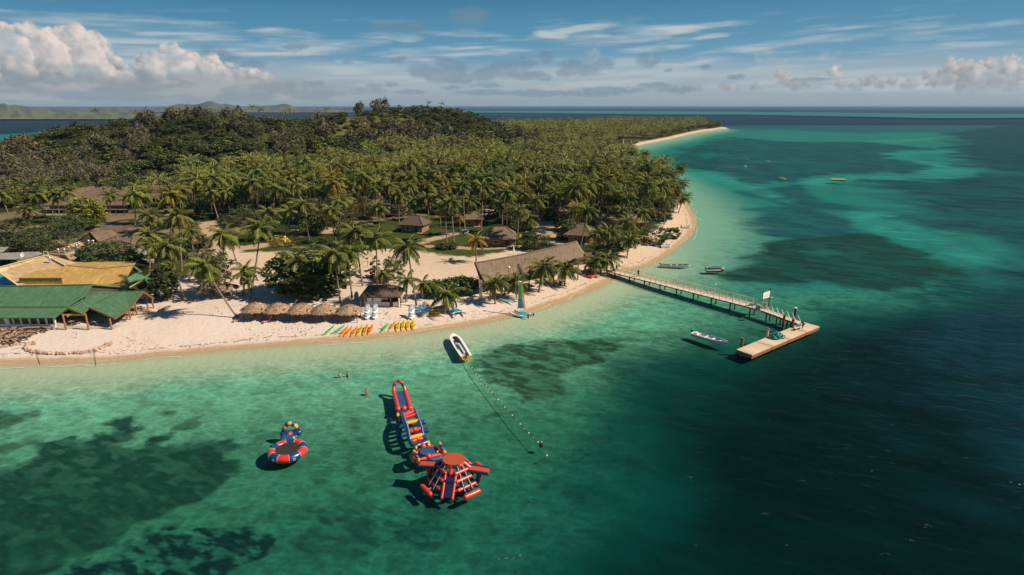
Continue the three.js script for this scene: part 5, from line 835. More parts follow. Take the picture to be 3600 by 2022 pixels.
// loungers
{
  const loungerParts = (t, towel) => {
    part('frame', [rbox(0.66, 0.06, 1.25, 0.02, 0, 0.32, 0.3), box(0.06, 0.32, 0.06, -0.28, 0.16, 0.8), box(0.06, 0.32, 0.06, 0.28, 0.16, 0.8), box(0.06, 0.32, 0.06, -0.28, 0.16, -0.3), box(0.06, 0.32, 0.06, 0.28, 0.16, -0.3)], M.white, t);
    const b = part('backrest', rbox(0.66, 0.06, 0.95, 0.02, 0, 0, -0.46), M.white, t); b.position.set(0, 0.33, -0.3); b.rotation.x = 0.75;
    if (towel) { const m = part('towel', box(0.6, 0.03, 1.0, 0, 0.375, 0.35), towel, t); const b2 = part('towel', box(0.6, 0.03, 0.7, 0, 0.05, -0.45), towel, b); }
  };
  const proto = thing('sun_lounger', 'white lounger under the leftmost sunshade, first from the left', 'sun lounger', on(864, 1116), 0.3, 'white sun loungers'); loungerParts(proto);
  const at5 = ['leftmost', 'second', 'middle', 'fourth', 'rightmost'];
  [[881, 1112, 0], [922, 1112, 0], [948, 1113, 1], [987, 1115, 1], [1006, 1113, 1], [1025, 1112, 2], [1068, 1113, 2], [1091, 1113, 2], [1115, 1116, 3], [1140, 1119, 3], [1161, 1116, 3], [1205, 1117, 4], [1224, 1119, 4], [1243, 1122, 4]].forEach(([X, Y, k], i) => dup(proto, on(X, Y), [0.3, -0.35, 0.1][i % 3] - (i % 4 === 3 ? 0.5 : 0), `white lounger under the ${at5[k]} sunshade, ${['towards its left post', 'near its middle', 'towards its right post'][i % 3]}`));
  const red = flat([0.62, 0.1, 0.06], 0.95), pink = flat([0.75, 0.05, 0.12], 0.95), blue = flat([0.02, 0.2, 0.5], 0.95);
  for (const [X, Y, tw, l] of [[835, 1129, red, 'white lounger with an orange-red towel in front of the leaning palm foot'], [939, 1133, pink, 'white lounger with a pink-red towel standing out in front of the sunshades'], [902, 1112, red, 'white lounger with a red towel under the leftmost sunshade']]) { const t = thing('sun_lounger', l, 'sun lounger', on(X, Y), -0.6, 'white sun loungers'); loungerParts(t, tw); }
  for (const [X, Y, l] of [[1031, 1072, 'white lounger behind the second and middle sunshades'], [1117, 1069, 'white lounger behind the middle and fourth sunshades'], [745, 1044, 'white lounger under the left thatched shelter'], [765, 1046, 'white lounger between the thatched shelters'], [806, 1046, 'white lounger under the right thatched shelter'], [1640, 822, 'white garden chair on the cottage lawn']]) dup(proto, on(X, Y), -0.7, l);
  const bt = thing('beach_towel', 'blue towel lying behind the pink-red lounger', 'towel', on(948, 1124)); part('cloth', rbox(1.0, 0.05, 0.7, 0.02, 0, 0.05, 0), blue, bt);
}
// kayaks
const plast = (c) => new THREE.MeshPhysicalMaterial({ color: new THREE.Color(...c), roughness: 0.35, clearcoat: 0.3, clearcoatRoughness: 0.3, side: THREE.DoubleSide });
const KY = { orange: plast([0.78, 0.25, 0.03]), yellow: plast([0.68, 0.42, 0.02]), lime: plast([0.5, 0.45, 0.02]), green: plast([0.1, 0.52, 0.17]) };
const pitch = (t, p) => { const e = 0.8, s = Math.atan2(height(p.x, p.z - e) - height(p.x, p.z + e), 2 * e); t.rotation.order = 'YXZ'; t.userData.lean = s; return s; };
{
  const hullGeo = (() => { const rings = []; for (let i = 0; i <= 14; i++) { const t = i / 7 - 1, w = 0.42 * Math.pow(1 - Math.abs(t) ** 2.3, 0.75) + 0.01, up = 0.14 * t ** 4, ring = []; for (let j = 0; j <= 12; j++) { const a = j / 12 * Math.PI * 2; const y = Math.sin(a) > 0 ? Math.sin(a) * 0.06 : Math.sin(a) * 0.2 * (w / 0.42); ring.push(q3(Math.cos(a) * w, 0.22 + up + y, t * 1.95)); } rings.push(ring); } return loft(rings); })();
  const well = (z, l, w) => { const s = new THREE.SphereGeometry(1, 12, 8).scale(w, 0.03, l); s.translate(0, 0.285, z); return s; };
  const rim = (z, l, w) => { const s = new THREE.TorusGeometry(1, 0.09, 6, 20).rotateX(Math.PI / 2).scale(w, 0.4, l); s.translate(0, 0.285, z); return s; };
  const make = (c, label, p, turn) => { const t = thing('kayak', label, 'kayak', p, turn, 'sit-on kayaks on the sand'); part('hull', hullGeo, KY[c], t); const dark = flat({ orange: [0.5, 0.13, 0.02], yellow: [0.4, 0.22, 0.01], lime: [0.28, 0.24, 0.01], green: [0.04, 0.3, 0.09] }[c], 0.6); for (const z of [-0.65, 0.5]) { part('seat_well', well(z, 0.42, 0.25), dark, t); part('seat_rim', rim(z, 0.44, 0.27), KY[c], t); } part('seat', rbox(0.3, 0.12, 0.06, 0.02, 0, 0.35, 0.92), M.dark, t); return t; };
  for (const [c, X, Y, turn, l] of [['green', 1157, 1168, -0.75, 'green kayak lying at the left end of the orange kayaks'], ['green', 1191, 1165, -1.05, 'green kayak lying flat, touching the first orange kayak'], ['orange', 1210, 1171, -0.42, 'orange kayak, leftmost of the orange ones'], ['orange', 1225, 1172, -0.42, 'orange kayak, second from the left among the orange ones'], ['orange', 1246, 1172, -0.28, 'orange kayak left of the single yellow one between orange ones'], ['lime', 1265, 1169, -0.2, 'yellow kayak between the orange ones'], ['orange', 1285, 1166, -0.1, 'orange kayak right of the yellow one'], ['orange', 1303, 1165, -0.12, 'orange kayak, rightmost of the orange ones'],
    ['green', 1352, 1160, -0.5, 'green kayak at the left of the yellow group'], ['yellow', 1380, 1153, -0.45, 'yellow kayak, leftmost and most slanted of the yellow group'], ['yellow', 1399, 1153, 0.0, 'yellow kayak, second in the yellow group'], ['yellow', 1417, 1150, 0.05, 'yellow kayak in the middle of the yellow group'], ['yellow', 1434, 1149, 0.15, 'yellow kayak, fourth in the yellow group'], ['yellow', 1452, 1148, 0.25, 'yellow kayak, rightmost of the yellow group']]) {
    const p = on(X, Y), tt = turn * 0.62, t = make(c, l, p, tt), dx = -Math.sin(turn) * 1, dz = -Math.cos(turn), s = (height(p.x + dx, p.z + dz) - height(p.x - dx, p.z - dz)) / 2; t.rotation.order = 'YXZ'; t.rotation.x = Math.atan(s) + 0.2; t.rotation.z = (X * 13 % 7 - 3) * 0.03; t.position.y += 0.2; t.scale.setScalar(0.92);
  }
  const st = on(1524, 1108), heap = [[0, 0, 0, 0.1], [0.5, 0.1, -0.4, -0.2], [-0.4, 0.05, 0.5, 0.25], [0.1, 0.55, -0.1, 0.05], [0.25, 0.6, 0.4, -0.15], [0, 1.05, 0.1, 0.1]];
  heap.forEach(([x, y, z, r], i) => { const t = make('yellow', ['bottom yellow kayak of the pile beside the blue boards, on the left', 'bottom yellow kayak of the pile, at the back', 'bottom yellow kayak of the pile, at the front', 'yellow kayak in the second layer of the pile, at the left', 'yellow kayak in the second layer of the pile, at the right', 'topmost yellow kayak of the pile'][i], q3(st.x + x, st.y + y, st.z + z), 1.5 + r); t.scale.set(1, 1, 0.6); t.userData.group = 'yellow kayaks in a pile'; });
}
// racks of boards
{
  const boardGeo = (() => { const rings = []; for (let i = 0; i <= 10; i++) { const t = i / 5 - 1, w = 0.52 * Math.pow(Math.max(0, 1 - Math.abs(t) ** 2.6), 0.6) + 0.005, ring = []; for (let j = 0; j <= 8; j++) { const a = j / 8 * 6.2832; ring.push(q3(Math.cos(a) * w, Math.sin(a) * 0.06 + 0.1 * t * t * t * t, t * 1.25)); } rings.push(ring); } return loft(rings); })();
  const wb = plast([0.78, 0.76, 0.72]), bb = plast([0.1, 0.32, 0.55]), lb = plast([0.45, 0.6, 0.68]);
  const rack = (X, Y, label, n, mats) => {
    const f = on(X, Y), t = thing('board_rack', label, 'rack', f); part('frame', [rod(q3(-0.55, 0, 0.5), q3(-0.45, 2.3, -0.5), 0.04), rod(q3(0.55, 0, 0.5), q3(0.45, 2.3, -0.5), 0.04), rod(q3(-0.5, 0, -1.2), q3(-0.45, 2.3, -0.5), 0.04), rod(q3(0.5, 0, -1.2), q3(0.45, 2.3, -0.5), 0.04), ...[0.4, 0.95, 1.5, 2.05].map((y) => rod(q3(-0.55, y, 0.4 - y * 0.42), q3(0.55, y, 0.4 - y * 0.42), 0.035))], M.white, t);
    for (let i = 0; i < n; i++) { const b = thing('paddle_board', `${['lowest', 'second from below', 'third from below', 'topmost'][i]} board on the ${label.replace(/^white rack of boards, /, 'rack, ').replace(/^white rack of boards/, 'rack')}`, 'board', shift(f, 0, 0.55 + i * 0.52, 0.55 - i * 0.24)); const m = part('deck', boardGeo, mats[i % mats.length], b); b.rotation.set(0.5 + 0.12 * i, 0, (i % 2 - 0.5) * 0.3); b.scale.set(1.15, 1, 0.62); part('pad', new THREE.SphereGeometry(1, 10, 6).scale(0.2, 0.02, 0.45).translate(0, 0.065, 0.1), i % 2 ? wb : lb, b); }
  };
  rack(1293, 1117, 'white rack of boards, left one before the kiosk', 4, [wb, lb]); rack(1320, 1116, 'white rack of boards, right one before the kiosk', 4, [wb, lb]); rack(1448, 1117, 'white rack of boards left of the tall palm foot', 4, [wb, lb]);
  const f = on(1490, 1106), t = thing('paddle_rack', 'wide rack stuffed with blue and white boards and paddles', 'rack', f); part('frame', [rod(q3(-1, 0, 0.4), q3(-0.2, 2.2, -0.2), 0.04), rod(q3(1, 0, 0.4), q3(0.2, 2.2, -0.2), 0.04), rod(q3(0, 0, -0.8), q3(0, 2.5, -0.2), 0.05)], M.steel, t);
  [[-0.5, 0.5, 0.5, 0.9], [0.5, 0.5, 0.3, -0.9], [-0.4, 1.0, 0.1, 1.1], [0.4, 1.0, 0, -1.1], [0, 1.5, -0.1, 1.2], [0.1, 0.4, 0.8, 0.2]].forEach(([x, y, z, r], i) => { const b = thing('paddle_board', ['blue board at the left foot of the stuffed rack', 'white board at the right foot of the stuffed rack', 'blue board in the left middle of the stuffed rack', 'pale blue board in the right middle of the stuffed rack', 'blue board at the top of the stuffed rack', 'white board lying in front of the stuffed rack'][i], 'board', shift(f, x, y, z)); part('deck', boardGeo, [bb, wb, bb, lb, bb, wb][i], b); b.rotation.set(0.7, r, 0.3); });
  for (const s of [-1, 1, -0.4, 0.5]) { const p = thing('paddle', `paddle sticking out of the stuffed rack towards the ${s < 0 ? 'left' : 'right'}, ${Math.abs(s) === 1 ? 'lower' : 'upper'} one`, 'paddle', shift(f, 0, 1.3, 0.2)); part('shaft', rod(q3(0, 0, 0), q3(s * 1.3, 0.7 + (Math.abs(s) < 1 ? 0.5 : 0), 0.2), 0.03), M.white, p); part('blade', new THREE.SphereGeometry(1, 8, 6).scale(0.22, 0.1, 0.03).translate(s * 1.4, 0.76 + (Math.abs(s) < 1 ? 0.5 : 0), 0.2), wb, p); }
  const up = thing('paddle_board', 'dark blue board leaning at the palm foot behind the rightmost sunshade', 'board', on(1254, 1058)); const um = part('deck', boardGeo, plast([0.13, 0.2, 0.36]), up); um.rotation.set(1.3, 0, 0.1); um.position.y = 0.9;
  for (const [X, Y, l, a] of [[2112, 968, 'white board lying at the jetty start, nearer one', 1.2], [2120, 963, 'white board lying at the jetty start, further one', 1.25]]) { const b = thing('paddle_board', l, 'board', on(X, Y), a); const m = part('deck', boardGeo, wb, b); m.position.y = 0.25; m.scale.set(1.4, 1.4, 1.4); }
}
// catamarans
function catamaran(label, X, Y, turn, sail) {
  const f = on(X, Y), t = thing('catamaran', label, 'catamaran', shift(f, 0, 0.05, 0), turn), wh = plast([0.78, 0.77, 0.75]), bl = flat([0.01, 0.29, 0.43], 0.6);
  for (const s of [-1, 1]) { const rings = []; for (let i = 0; i <= 12; i++) { const u = i / 6 - 1, w = 0.24 * Math.pow(1 - Math.abs(u) ** 2.5, 0.7) + 0.01, ring = []; for (let j = 0; j <= 10; j++) { const a = j / 10 * 6.2832; ring.push(q3(u * 2.3, 0.32 + Math.sin(a) * (Math.sin(a) > 0 ? 0.16 : 0.3) + 0.16 * Math.max(0, u) ** 3, s * 1.1 + Math.cos(a) * w)); } rings.push(ring); } part('hull', loft(rings), wh, t); part('bow_tip', new THREE.SphereGeometry(0.1, 8, 6).translate(2.3, 0.5, s * 1.1), M.dark, t); part('hull_stripe', box(1.2, 0.02, 0.2, 0.2, 0.49, s * 1.1), bl, t); }
  part('trampoline', rbox(2.3, 0.05, 1.9, 0.02, -0.3, 0.52, 0), bl, t); part('crossbeam', [rod(q3(0.9, 0.55, -1.1), q3(0.9, 0.55, 1.1), 0.06), rod(q3(-1.45, 0.55, -1.1), q3(-1.45, 0.55, 1.1), 0.06)], M.steel, t); part('rudder', [box(0.3, 0.6, 0.05, -2.35, 0.35, 1.1), box(0.3, 0.6, 0.05, -2.35, 0.35, -1.1)], M.dark, t);
  if (sail) {
    const Hm = 7.0, mx = 0.9; part('mast', rod(q3(mx, 0.5, 0), q3(mx - 0.25, Hm, 0), 0.06), M.steel, t); part('boom', rod(q3(mx, 1.5, 0), q3(-0.8, 1.35, 0.55), 0.045), M.steel, t); part('mast_float', new THREE.SphereGeometry(0.3, 12, 8).scale(1.4, 0.7, 0.8).translate(mx - 0.25, Hm + 0.15, 0), wh, t);
    const Z = (u, v) => 0.35 * Math.sin(Math.PI * u) * (0.4 + 0.6 * (1 - v)) + 0.35 * u * (1 - v), pt = (u, v) => q3(mx - 0.05 - 0.25 * v - u * lerp(1.75, 0.55, v), lerp(1.45, Hm - 0.15, v) + u * 0.05, Z(u, v));
    const pan = (u0, u1, f0, f1, mat, name) => { const rings = []; for (let i = 0; i <= 14; i++) { const v = i / 14, a = clamp(f0(v), 0, 1), b2 = clamp(f1(v), 0, 1); rings.push(Array.from({ length: 5 }, (_, k) => pt(lerp(a, b2, k / 4), v))); } part(name, loft(rings), mat, t); };
    const cloth = (c) => new THREE.MeshPhysicalMaterial({ color: new THREE.Color(...c), roughness: 0.6, transmission: 0.35, thickness: 0, side: THREE.DoubleSide });
    const blu = (v) => clamp(0.95 - 1.3 * v + 0.12 * Math.sin(v * 9)), grn = (v) => clamp(0.98 - 0.4 * v);
    pan(0, 1, () => 0, (v) => Math.min(blu(v) * 0.72, 0.6), cloth([0.03, 0.3, 0.7]), 'sail_panel'); pan(0, 1, (v) => Math.min(blu(v) * 0.72, 0.6), (v) => Math.max(0.5, Math.min(blu(v) * 0.72, 0.6)) - (v > 0.82 ? (v - 0.82) * 2.2 : 0), cloth([0.1, 0.7, 0.42]), 'sail_panel'); pan(0, 1, (v) => Math.max(0.5, Math.min(blu(v) * 0.72, 0.6)) - (v > 0.82 ? (v - 0.82) * 2.2 : 0), () => 1, cloth([0.85, 0.6, 0.12]), 'sail_panel');
    for (const [u, v] of [[0.3, 0.13], [0.45, 0.09], [0.22, 0.2], [0.62, 0.06]]) { const p = pt(u, v); part('sail_mark', new THREE.SphereGeometry(1, 8, 6).scale(0.16, 0.12, 0.02).translate(p.x, p.y, p.z + 0.03), M.white, t); }
    part('stay', [rod(q3(mx - 0.25, Hm - 1.2, 0), q3(2.2, 0.5, 1.1), 0.015), rod(q3(mx - 0.25, Hm - 1.2, 0), q3(2.2, 0.5, -1.1), 0.015)], M.steel, t);
  }
  return t;
}
{
  const c1 = catamaran('catamaran with blue trampoline and raised blue, green and yellow sail at the water edge', 1832, 1110, -0.55 + Math.PI, true); c1.rotation.order = 'YXZ'; c1.rotation.x = 0.05;
  catamaran('catamaran without sail lying behind the one with the raised sail', 1790, 1058, -0.6, false); catamaran('catamaran without sail lying right of the short beach palm', 1604, 1102, -1.05, false);
  const g = thing('covered_boat', 'small boat under a grey-blue cover between the yellow pile and the short palm', 'boat', on(1557, 1092), 0.1); const rings = []; for (let i = 0; i <= 10; i++) { const u = i / 5 - 1, w = 0.75 * Math.pow(1 - Math.abs(u) ** 3, 0.6) + 0.01; rings.push(Array.from({ length: 9 }, (_, j) => { const a = Math.PI * j / 8; return q3(u * 2, 0.1 + Math.sin(a) * 0.75 * (0.6 + 0.4 * w), Math.cos(a) * w); })); } part('cover', loft(rings), flat([0.42, 0.46, 0.48], 0.8), g); part('mast', rod(q3(-1.8, 0.9, 0), q3(2.4, 0.5, -0.9), 0.05), M.dark, g);
  [[2150, 520, 'left'], [2163, 518, 'middle'], [2176, 515, 'right']].forEach(([X, Y, n]) => { const t = thing('beach_umbrella', 'white beach umbrella on the far bay beach, ' + n + ' of three', 'umbrella', on(X, Y)); part('pole', rod(q3(0, 0, 0), q3(0, 2.4, 0), 0.06), M.steel, t); part('canopy', new THREE.ConeGeometry(2.0, 0.9, 10).translate(0, 2.6, 0), M.white, t); });
  const far = catamaran('far catamaran with a green and yellow sail on the bay beach', 2190, 514, 0.3, true);
}
// odds and ends on the sand
{
  const js = (X, Y, l, c) => { const f = on(X, Y), t = thing('pedal_boat', l, 'boat', f, -0.5); part('hull', rbox(2.0, 0.5, 0.9, 0.2, 0, 0.35, 0), plast(c), t); part('seat', rbox(0.8, 0.4, 0.5, 0.15, -0.3, 0.75, 0), M.dark, t); part('bow', new THREE.SphereGeometry(0.42, 10, 8).scale(1.4, 0.7, 1).translate(0.95, 0.4, 0), plast(c), t); };
  js(2068, 976, 'red and white water craft parked under the boathouse end', [0.6, 0.06, 0.04]); js(2088, 974, 'orange water craft parked beside the red one', [0.75, 0.28, 0.04]);
  const bn = thing('rubbish_bin', 'dark bin standing in front of the boathouse palms', 'bin', on(1970, 1004)); part('body', new THREE.CylinderGeometry(0.38, 0.33, 1.0, 12).translate(0, 0.5, 0), M.darkWood, bn); part('lid', new THREE.CylinderGeometry(0.4, 0.4, 0.08, 12).translate(0, 1.04, 0), M.dark, bn);
  const lp = (X, Y, Yt, l) => { const f = on(X, Y), h = pz(X, Yt, f.z).y - f.y, t = thing('lamp_post', l, 'lamp post', f); part('pole', rod(q3(0, 0, 0), q3(0, h, 0), 0.05), M.dark, t); part('globe', new THREE.SphereGeometry(0.3, 12, 8).translate(0, h, 0), flat([0.8, 0.8, 0.78], 0.3), t); };
  lp(1789, 1046, 940, 'lamp post with a white globe in front of the boathouse roof');
  const fl = on(1823, 868), fg = thing('flag', 'yellow flag on a short pole beside the brick cottage', 'flag', fl); part('pole', rod(q3(0, 0, 0), q3(0, 4.2, 0), 0.04), M.steel, fg); part('cloth', loft(Array.from({ length: 6 }, (_, i) => [q3(i * 0.2, 4.2 - i * 0.12, 0.1 * Math.sin(i)), q3(i * 0.2, 2.8 + i * 0.04, 0.1 * Math.sin(i + 0.5))])), flat([0.75, 0.43, 0.02], 0.8), fg);
  const tn = thing('beach_tent', 'small bright yellow tent among the palms behind the sandy square', 'tent', on(1004, 850)); part('canopy', new THREE.ConeGeometry(1.6, 1.9, 6).translate(0, 0.95, 0), flat([0.8, 0.52, 0.06], 0.85), tn); part('opening', new THREE.ConeGeometry(0.6, 1.1, 3).translate(0.2, 0.5, 1.15), M.white, tn);
  const gp = on(1293, 940), gl = thing('goal_post', 'thin wooden goal post at the edge of the sandy square', 'goal post', gp); part('upright', [rod(q3(0, 0, 0), q3(0, 2.4, 0), 0.06), rod(q3(0.1, 0, -5), q3(0.1, 2.4, -5), 0.06)], M.wood, gl); part('crossbar', rod(q3(0, 2.4, 0), q3(0.1, 2.4, -5), 0.05), M.wood, gl);
  const fm = thing('folded_parasol', 'folded white parasol standing behind the boathouse ridge', 'parasol', on(1806, 895)); part('pole', rod(q3(0, 0, 0), q3(0, 2.6, 0), 0.04), M.wood, fm); part('cloth', new THREE.ConeGeometry(0.28, 1.9, 8).translate(0, 1.9, 0), M.white, fm);
  const ch = thing('sunshade_chair', 'blue chair on the dirt road', 'chair', on(1906, 818)); part('seat', rbox(1.0, 0.15, 0.8, 0.04, 0, 0.45, 0), flat([0.05, 0.2, 0.55]), ch); part('backrest', rbox(1.0, 0.7, 0.12, 0.04, 0, 0.85, -0.4), flat([0.05, 0.2, 0.55]), ch); part('leg', [box(0.06, 0.45, 0.06, -0.4, 0.22, 0.3), box(0.06, 0.45, 0.06, 0.4, 0.22, 0.3)], M.white, ch);
  const wt = thing('board_sign', 'wooden notice by the goal post palms', 'sign', on(1560, 868)); part('post', rod(q3(0, 0, 0), q3(0, 1.3, 0), 0.06), M.wood, wt); part('board', rbox(0.7, 0.5, 0.06, 0.02, 0, 1.2, 0.05), M.yellow, wt);
  // stone border on the left
  const line = [[128, 1208], [100, 1212], [90, 1222], [95, 1232], [120, 1240], [160, 1244], [205, 1246], [240, 1244], [290, 1242], [330, 1236], [355, 1226], [380, 1215], [398, 1206]], sb = thing('stone_border', 'curved border of rough stones on the sand before the restaurant', 'stone border', on(240, 1243)), o = sb.position, rnd = mulberry(9), st = [1, 2, 3].map((k) => { const g = new THREE.IcosahedronGeometry(0.3, 1), p = g.attributes.position; for (let i = 0; i < p.count; i++) { const f = 0.75 + 0.5 * vnoise(p.getX(i) * 5 + k * 7, p.getY(i) * 5 + p.getZ(i) * 5); p.setXYZ(i, p.getX(i) * f * 1.3, p.getY(i) * f * 0.8, p.getZ(i) * f); } g.computeVertexNormals(); return g; }), sm = [flat([0.42, 0.29, 0.22], 1), flat([0.33, 0.22, 0.16], 1), flat([0.5, 0.37, 0.29], 1)];
  for (let i = 0; i < line.length - 1; i++) { const n = Math.ceil(Math.hypot(line[i + 1][0] - line[i][0], (line[i + 1][1] - line[i][1]) * 2.4) / 6.5); for (let k = 0; k < n; k++) for (let w = 0; w < 2; w++) { const p = on(lerp(line[i][0], line[i + 1][0], (k + rnd()) / n), lerp(line[i][1], line[i + 1][1], (k + rnd()) / n) + (w ? -2 : 1)), m = part('stone', st[Math.floor(rnd() * 3)], sm[Math.floor(rnd() * 3)], sb); m.position.set(p.x - o.x, p.y - o.y + 0.1, p.z - o.z); m.rotation.set(rnd() * 6, rnd() * 6, 0); m.scale.setScalar(0.6 + 0.7 * rnd()); } }
  const lw = thing('stone_border', 'low heap of stones along the tables at the left edge', 'stone border', on(40, 1222)), o2 = lw.position; for (let k = 0; k < 46; k++) { const t = rnd(), p = on(lerp(-60, 125, t), lerp(1228, 1205, t) + rnd() * 6 - 3), m = part('stone', st[k % 3], sm[k % 3], lw); m.position.set(p.x - o2.x, p.y - o2.y + 0.08, p.z - o2.z); m.rotation.set(rnd() * 6, rnd() * 6, 0); m.scale.setScalar(0.5 + 0.7 * rnd()); }
  const dw = thing('driftwood_pole', 'pale bleached pole lying at the end of the stone border', 'pole', on(72, 1224)); part('shaft', rod(q3(-1.1, 0.15, 0.5), q3(1.1, 0.2, -0.4), 0.07), M.cream, dw);
  for (const [X0, Y0, X1, Y1, l] of [[130, 1243, 140, 1282, 'thin dark rope running to the water, left one'], [333, 1238, 337, 1285, 'thin dark rope running to the water, right one']]) { const a = on(X0, Y0), b = px(X1, Y1, 0.02), t = thing('mooring_rope', l, 'rope', a); part('stake', rod(q3(0, 0, 0), q3(0, 0.8, 0), 0.07), M.wood, t); const c = b.clone().sub(a), mid = c.clone().multiplyScalar(0.5).add(q3(0, 0.06, 0)); part('line', [rod(q3(0, 0.3, 0), mid, 0.03), rod(mid, c, 0.03)], M.wood, t); }
  // tables before the restaurant
  const tb = thing('picnic_table', 'brown picnic table with benches, first at the restaurant wall', 'picnic table', on(10, 1168), 0.1, 'brown picnic tables before the restaurant'); part('tabletop', [-0.3, -0.1, 0.1, 0.3].map((z) => rbox(1.7, 0.06, 0.18, 0.01, 0, 0.75, z)), flat([0.3, 0.18, 0.1]), tb); for (const z of [-0.75, 0.75]) part('bench', rbox(1.7, 0.06, 0.28, 0.01, 0, 0.45, z), M.wood, tb); for (const x of [-0.65, 0.65]) part('leg', [bar(q3(x, 0, -0.75), q3(x, 0.73, -0.2), 0.08), bar(q3(x, 0, 0.75), q3(x, 0.73, 0.2), 0.08), bar(q3(x, 0.42, -0.75), q3(x, 0.42, 0.75), 0.07)], M.darkWood, tb);
  [[50, 1167, 'second along the restaurant wall'], [88, 1166, 'third along the restaurant wall'], [125, 1164, 'fourth along the restaurant wall'], [165, 1163, 'last along the restaurant wall, by the gable post'], [-30, 1168, 'cut by the left edge at the wall'], [20, 1182, 'in the second row, leftmost'], [65, 1181, 'in the second row, middle'], [110, 1179, 'in the second row, rightmost'], [0, 1196, 'in the third row at the left edge'], [42, 1195, 'in the third row, middle'], [85, 1193, 'in the third row, rightmost'], [15, 1210, 'nearest the stones, left'], [52, 1207, 'nearest the stones, right'], [-45, 1190, 'outside the left edge']].forEach(([X, Y, l], i) => dup(tb, on(X, Y), (i * 1.7) % 2.2 - 1.1, 'brown picnic table with benches, ' + l));
  [[433, 1128, 'under the right corner of the green gable roof'], [455, 1110, 'under the right edge of the green roof, middle'], [485, 1093, 'under the right edge of the green roof, far'], [262, 1140, 'in the shade of the left gable'], [345, 1140, 'in the shade of the right gable'], [425, 1100, 'deep under the right gable roof']].forEach(([X, Y, l], i) => dup(tb, on(X, Y), 0.4 + i * 0.2, 'brown picnic table with benches, ' + l));
  const cl = thing('hanging_cloth', 'turquoise cloth hanging by the dark bushy tree', 'cloth', on(603, 1042)); part('cloth', rbox(0.7, 1.3, 0.06, 0.02, 0, 1.0, 0), M.teal, cl); part('post', rod(q3(-0.4, 0, 0), q3(-0.4, 1.9, 0), 0.05), M.wood, cl);
  const br = thing('tree_stump', 'cut stump and lying log beside the dark bushy tree', 'stump', on(622, 1050)); part('log', rod(q3(-0.9, 0.9, 0), q3(0.7, 0.2, 0.2), 0.22), M.stone, br); part('stump', rod(q3(-1, 0, 0), q3(-1, 0.8, 0), 0.3, 0.25), M.stone, br);
}
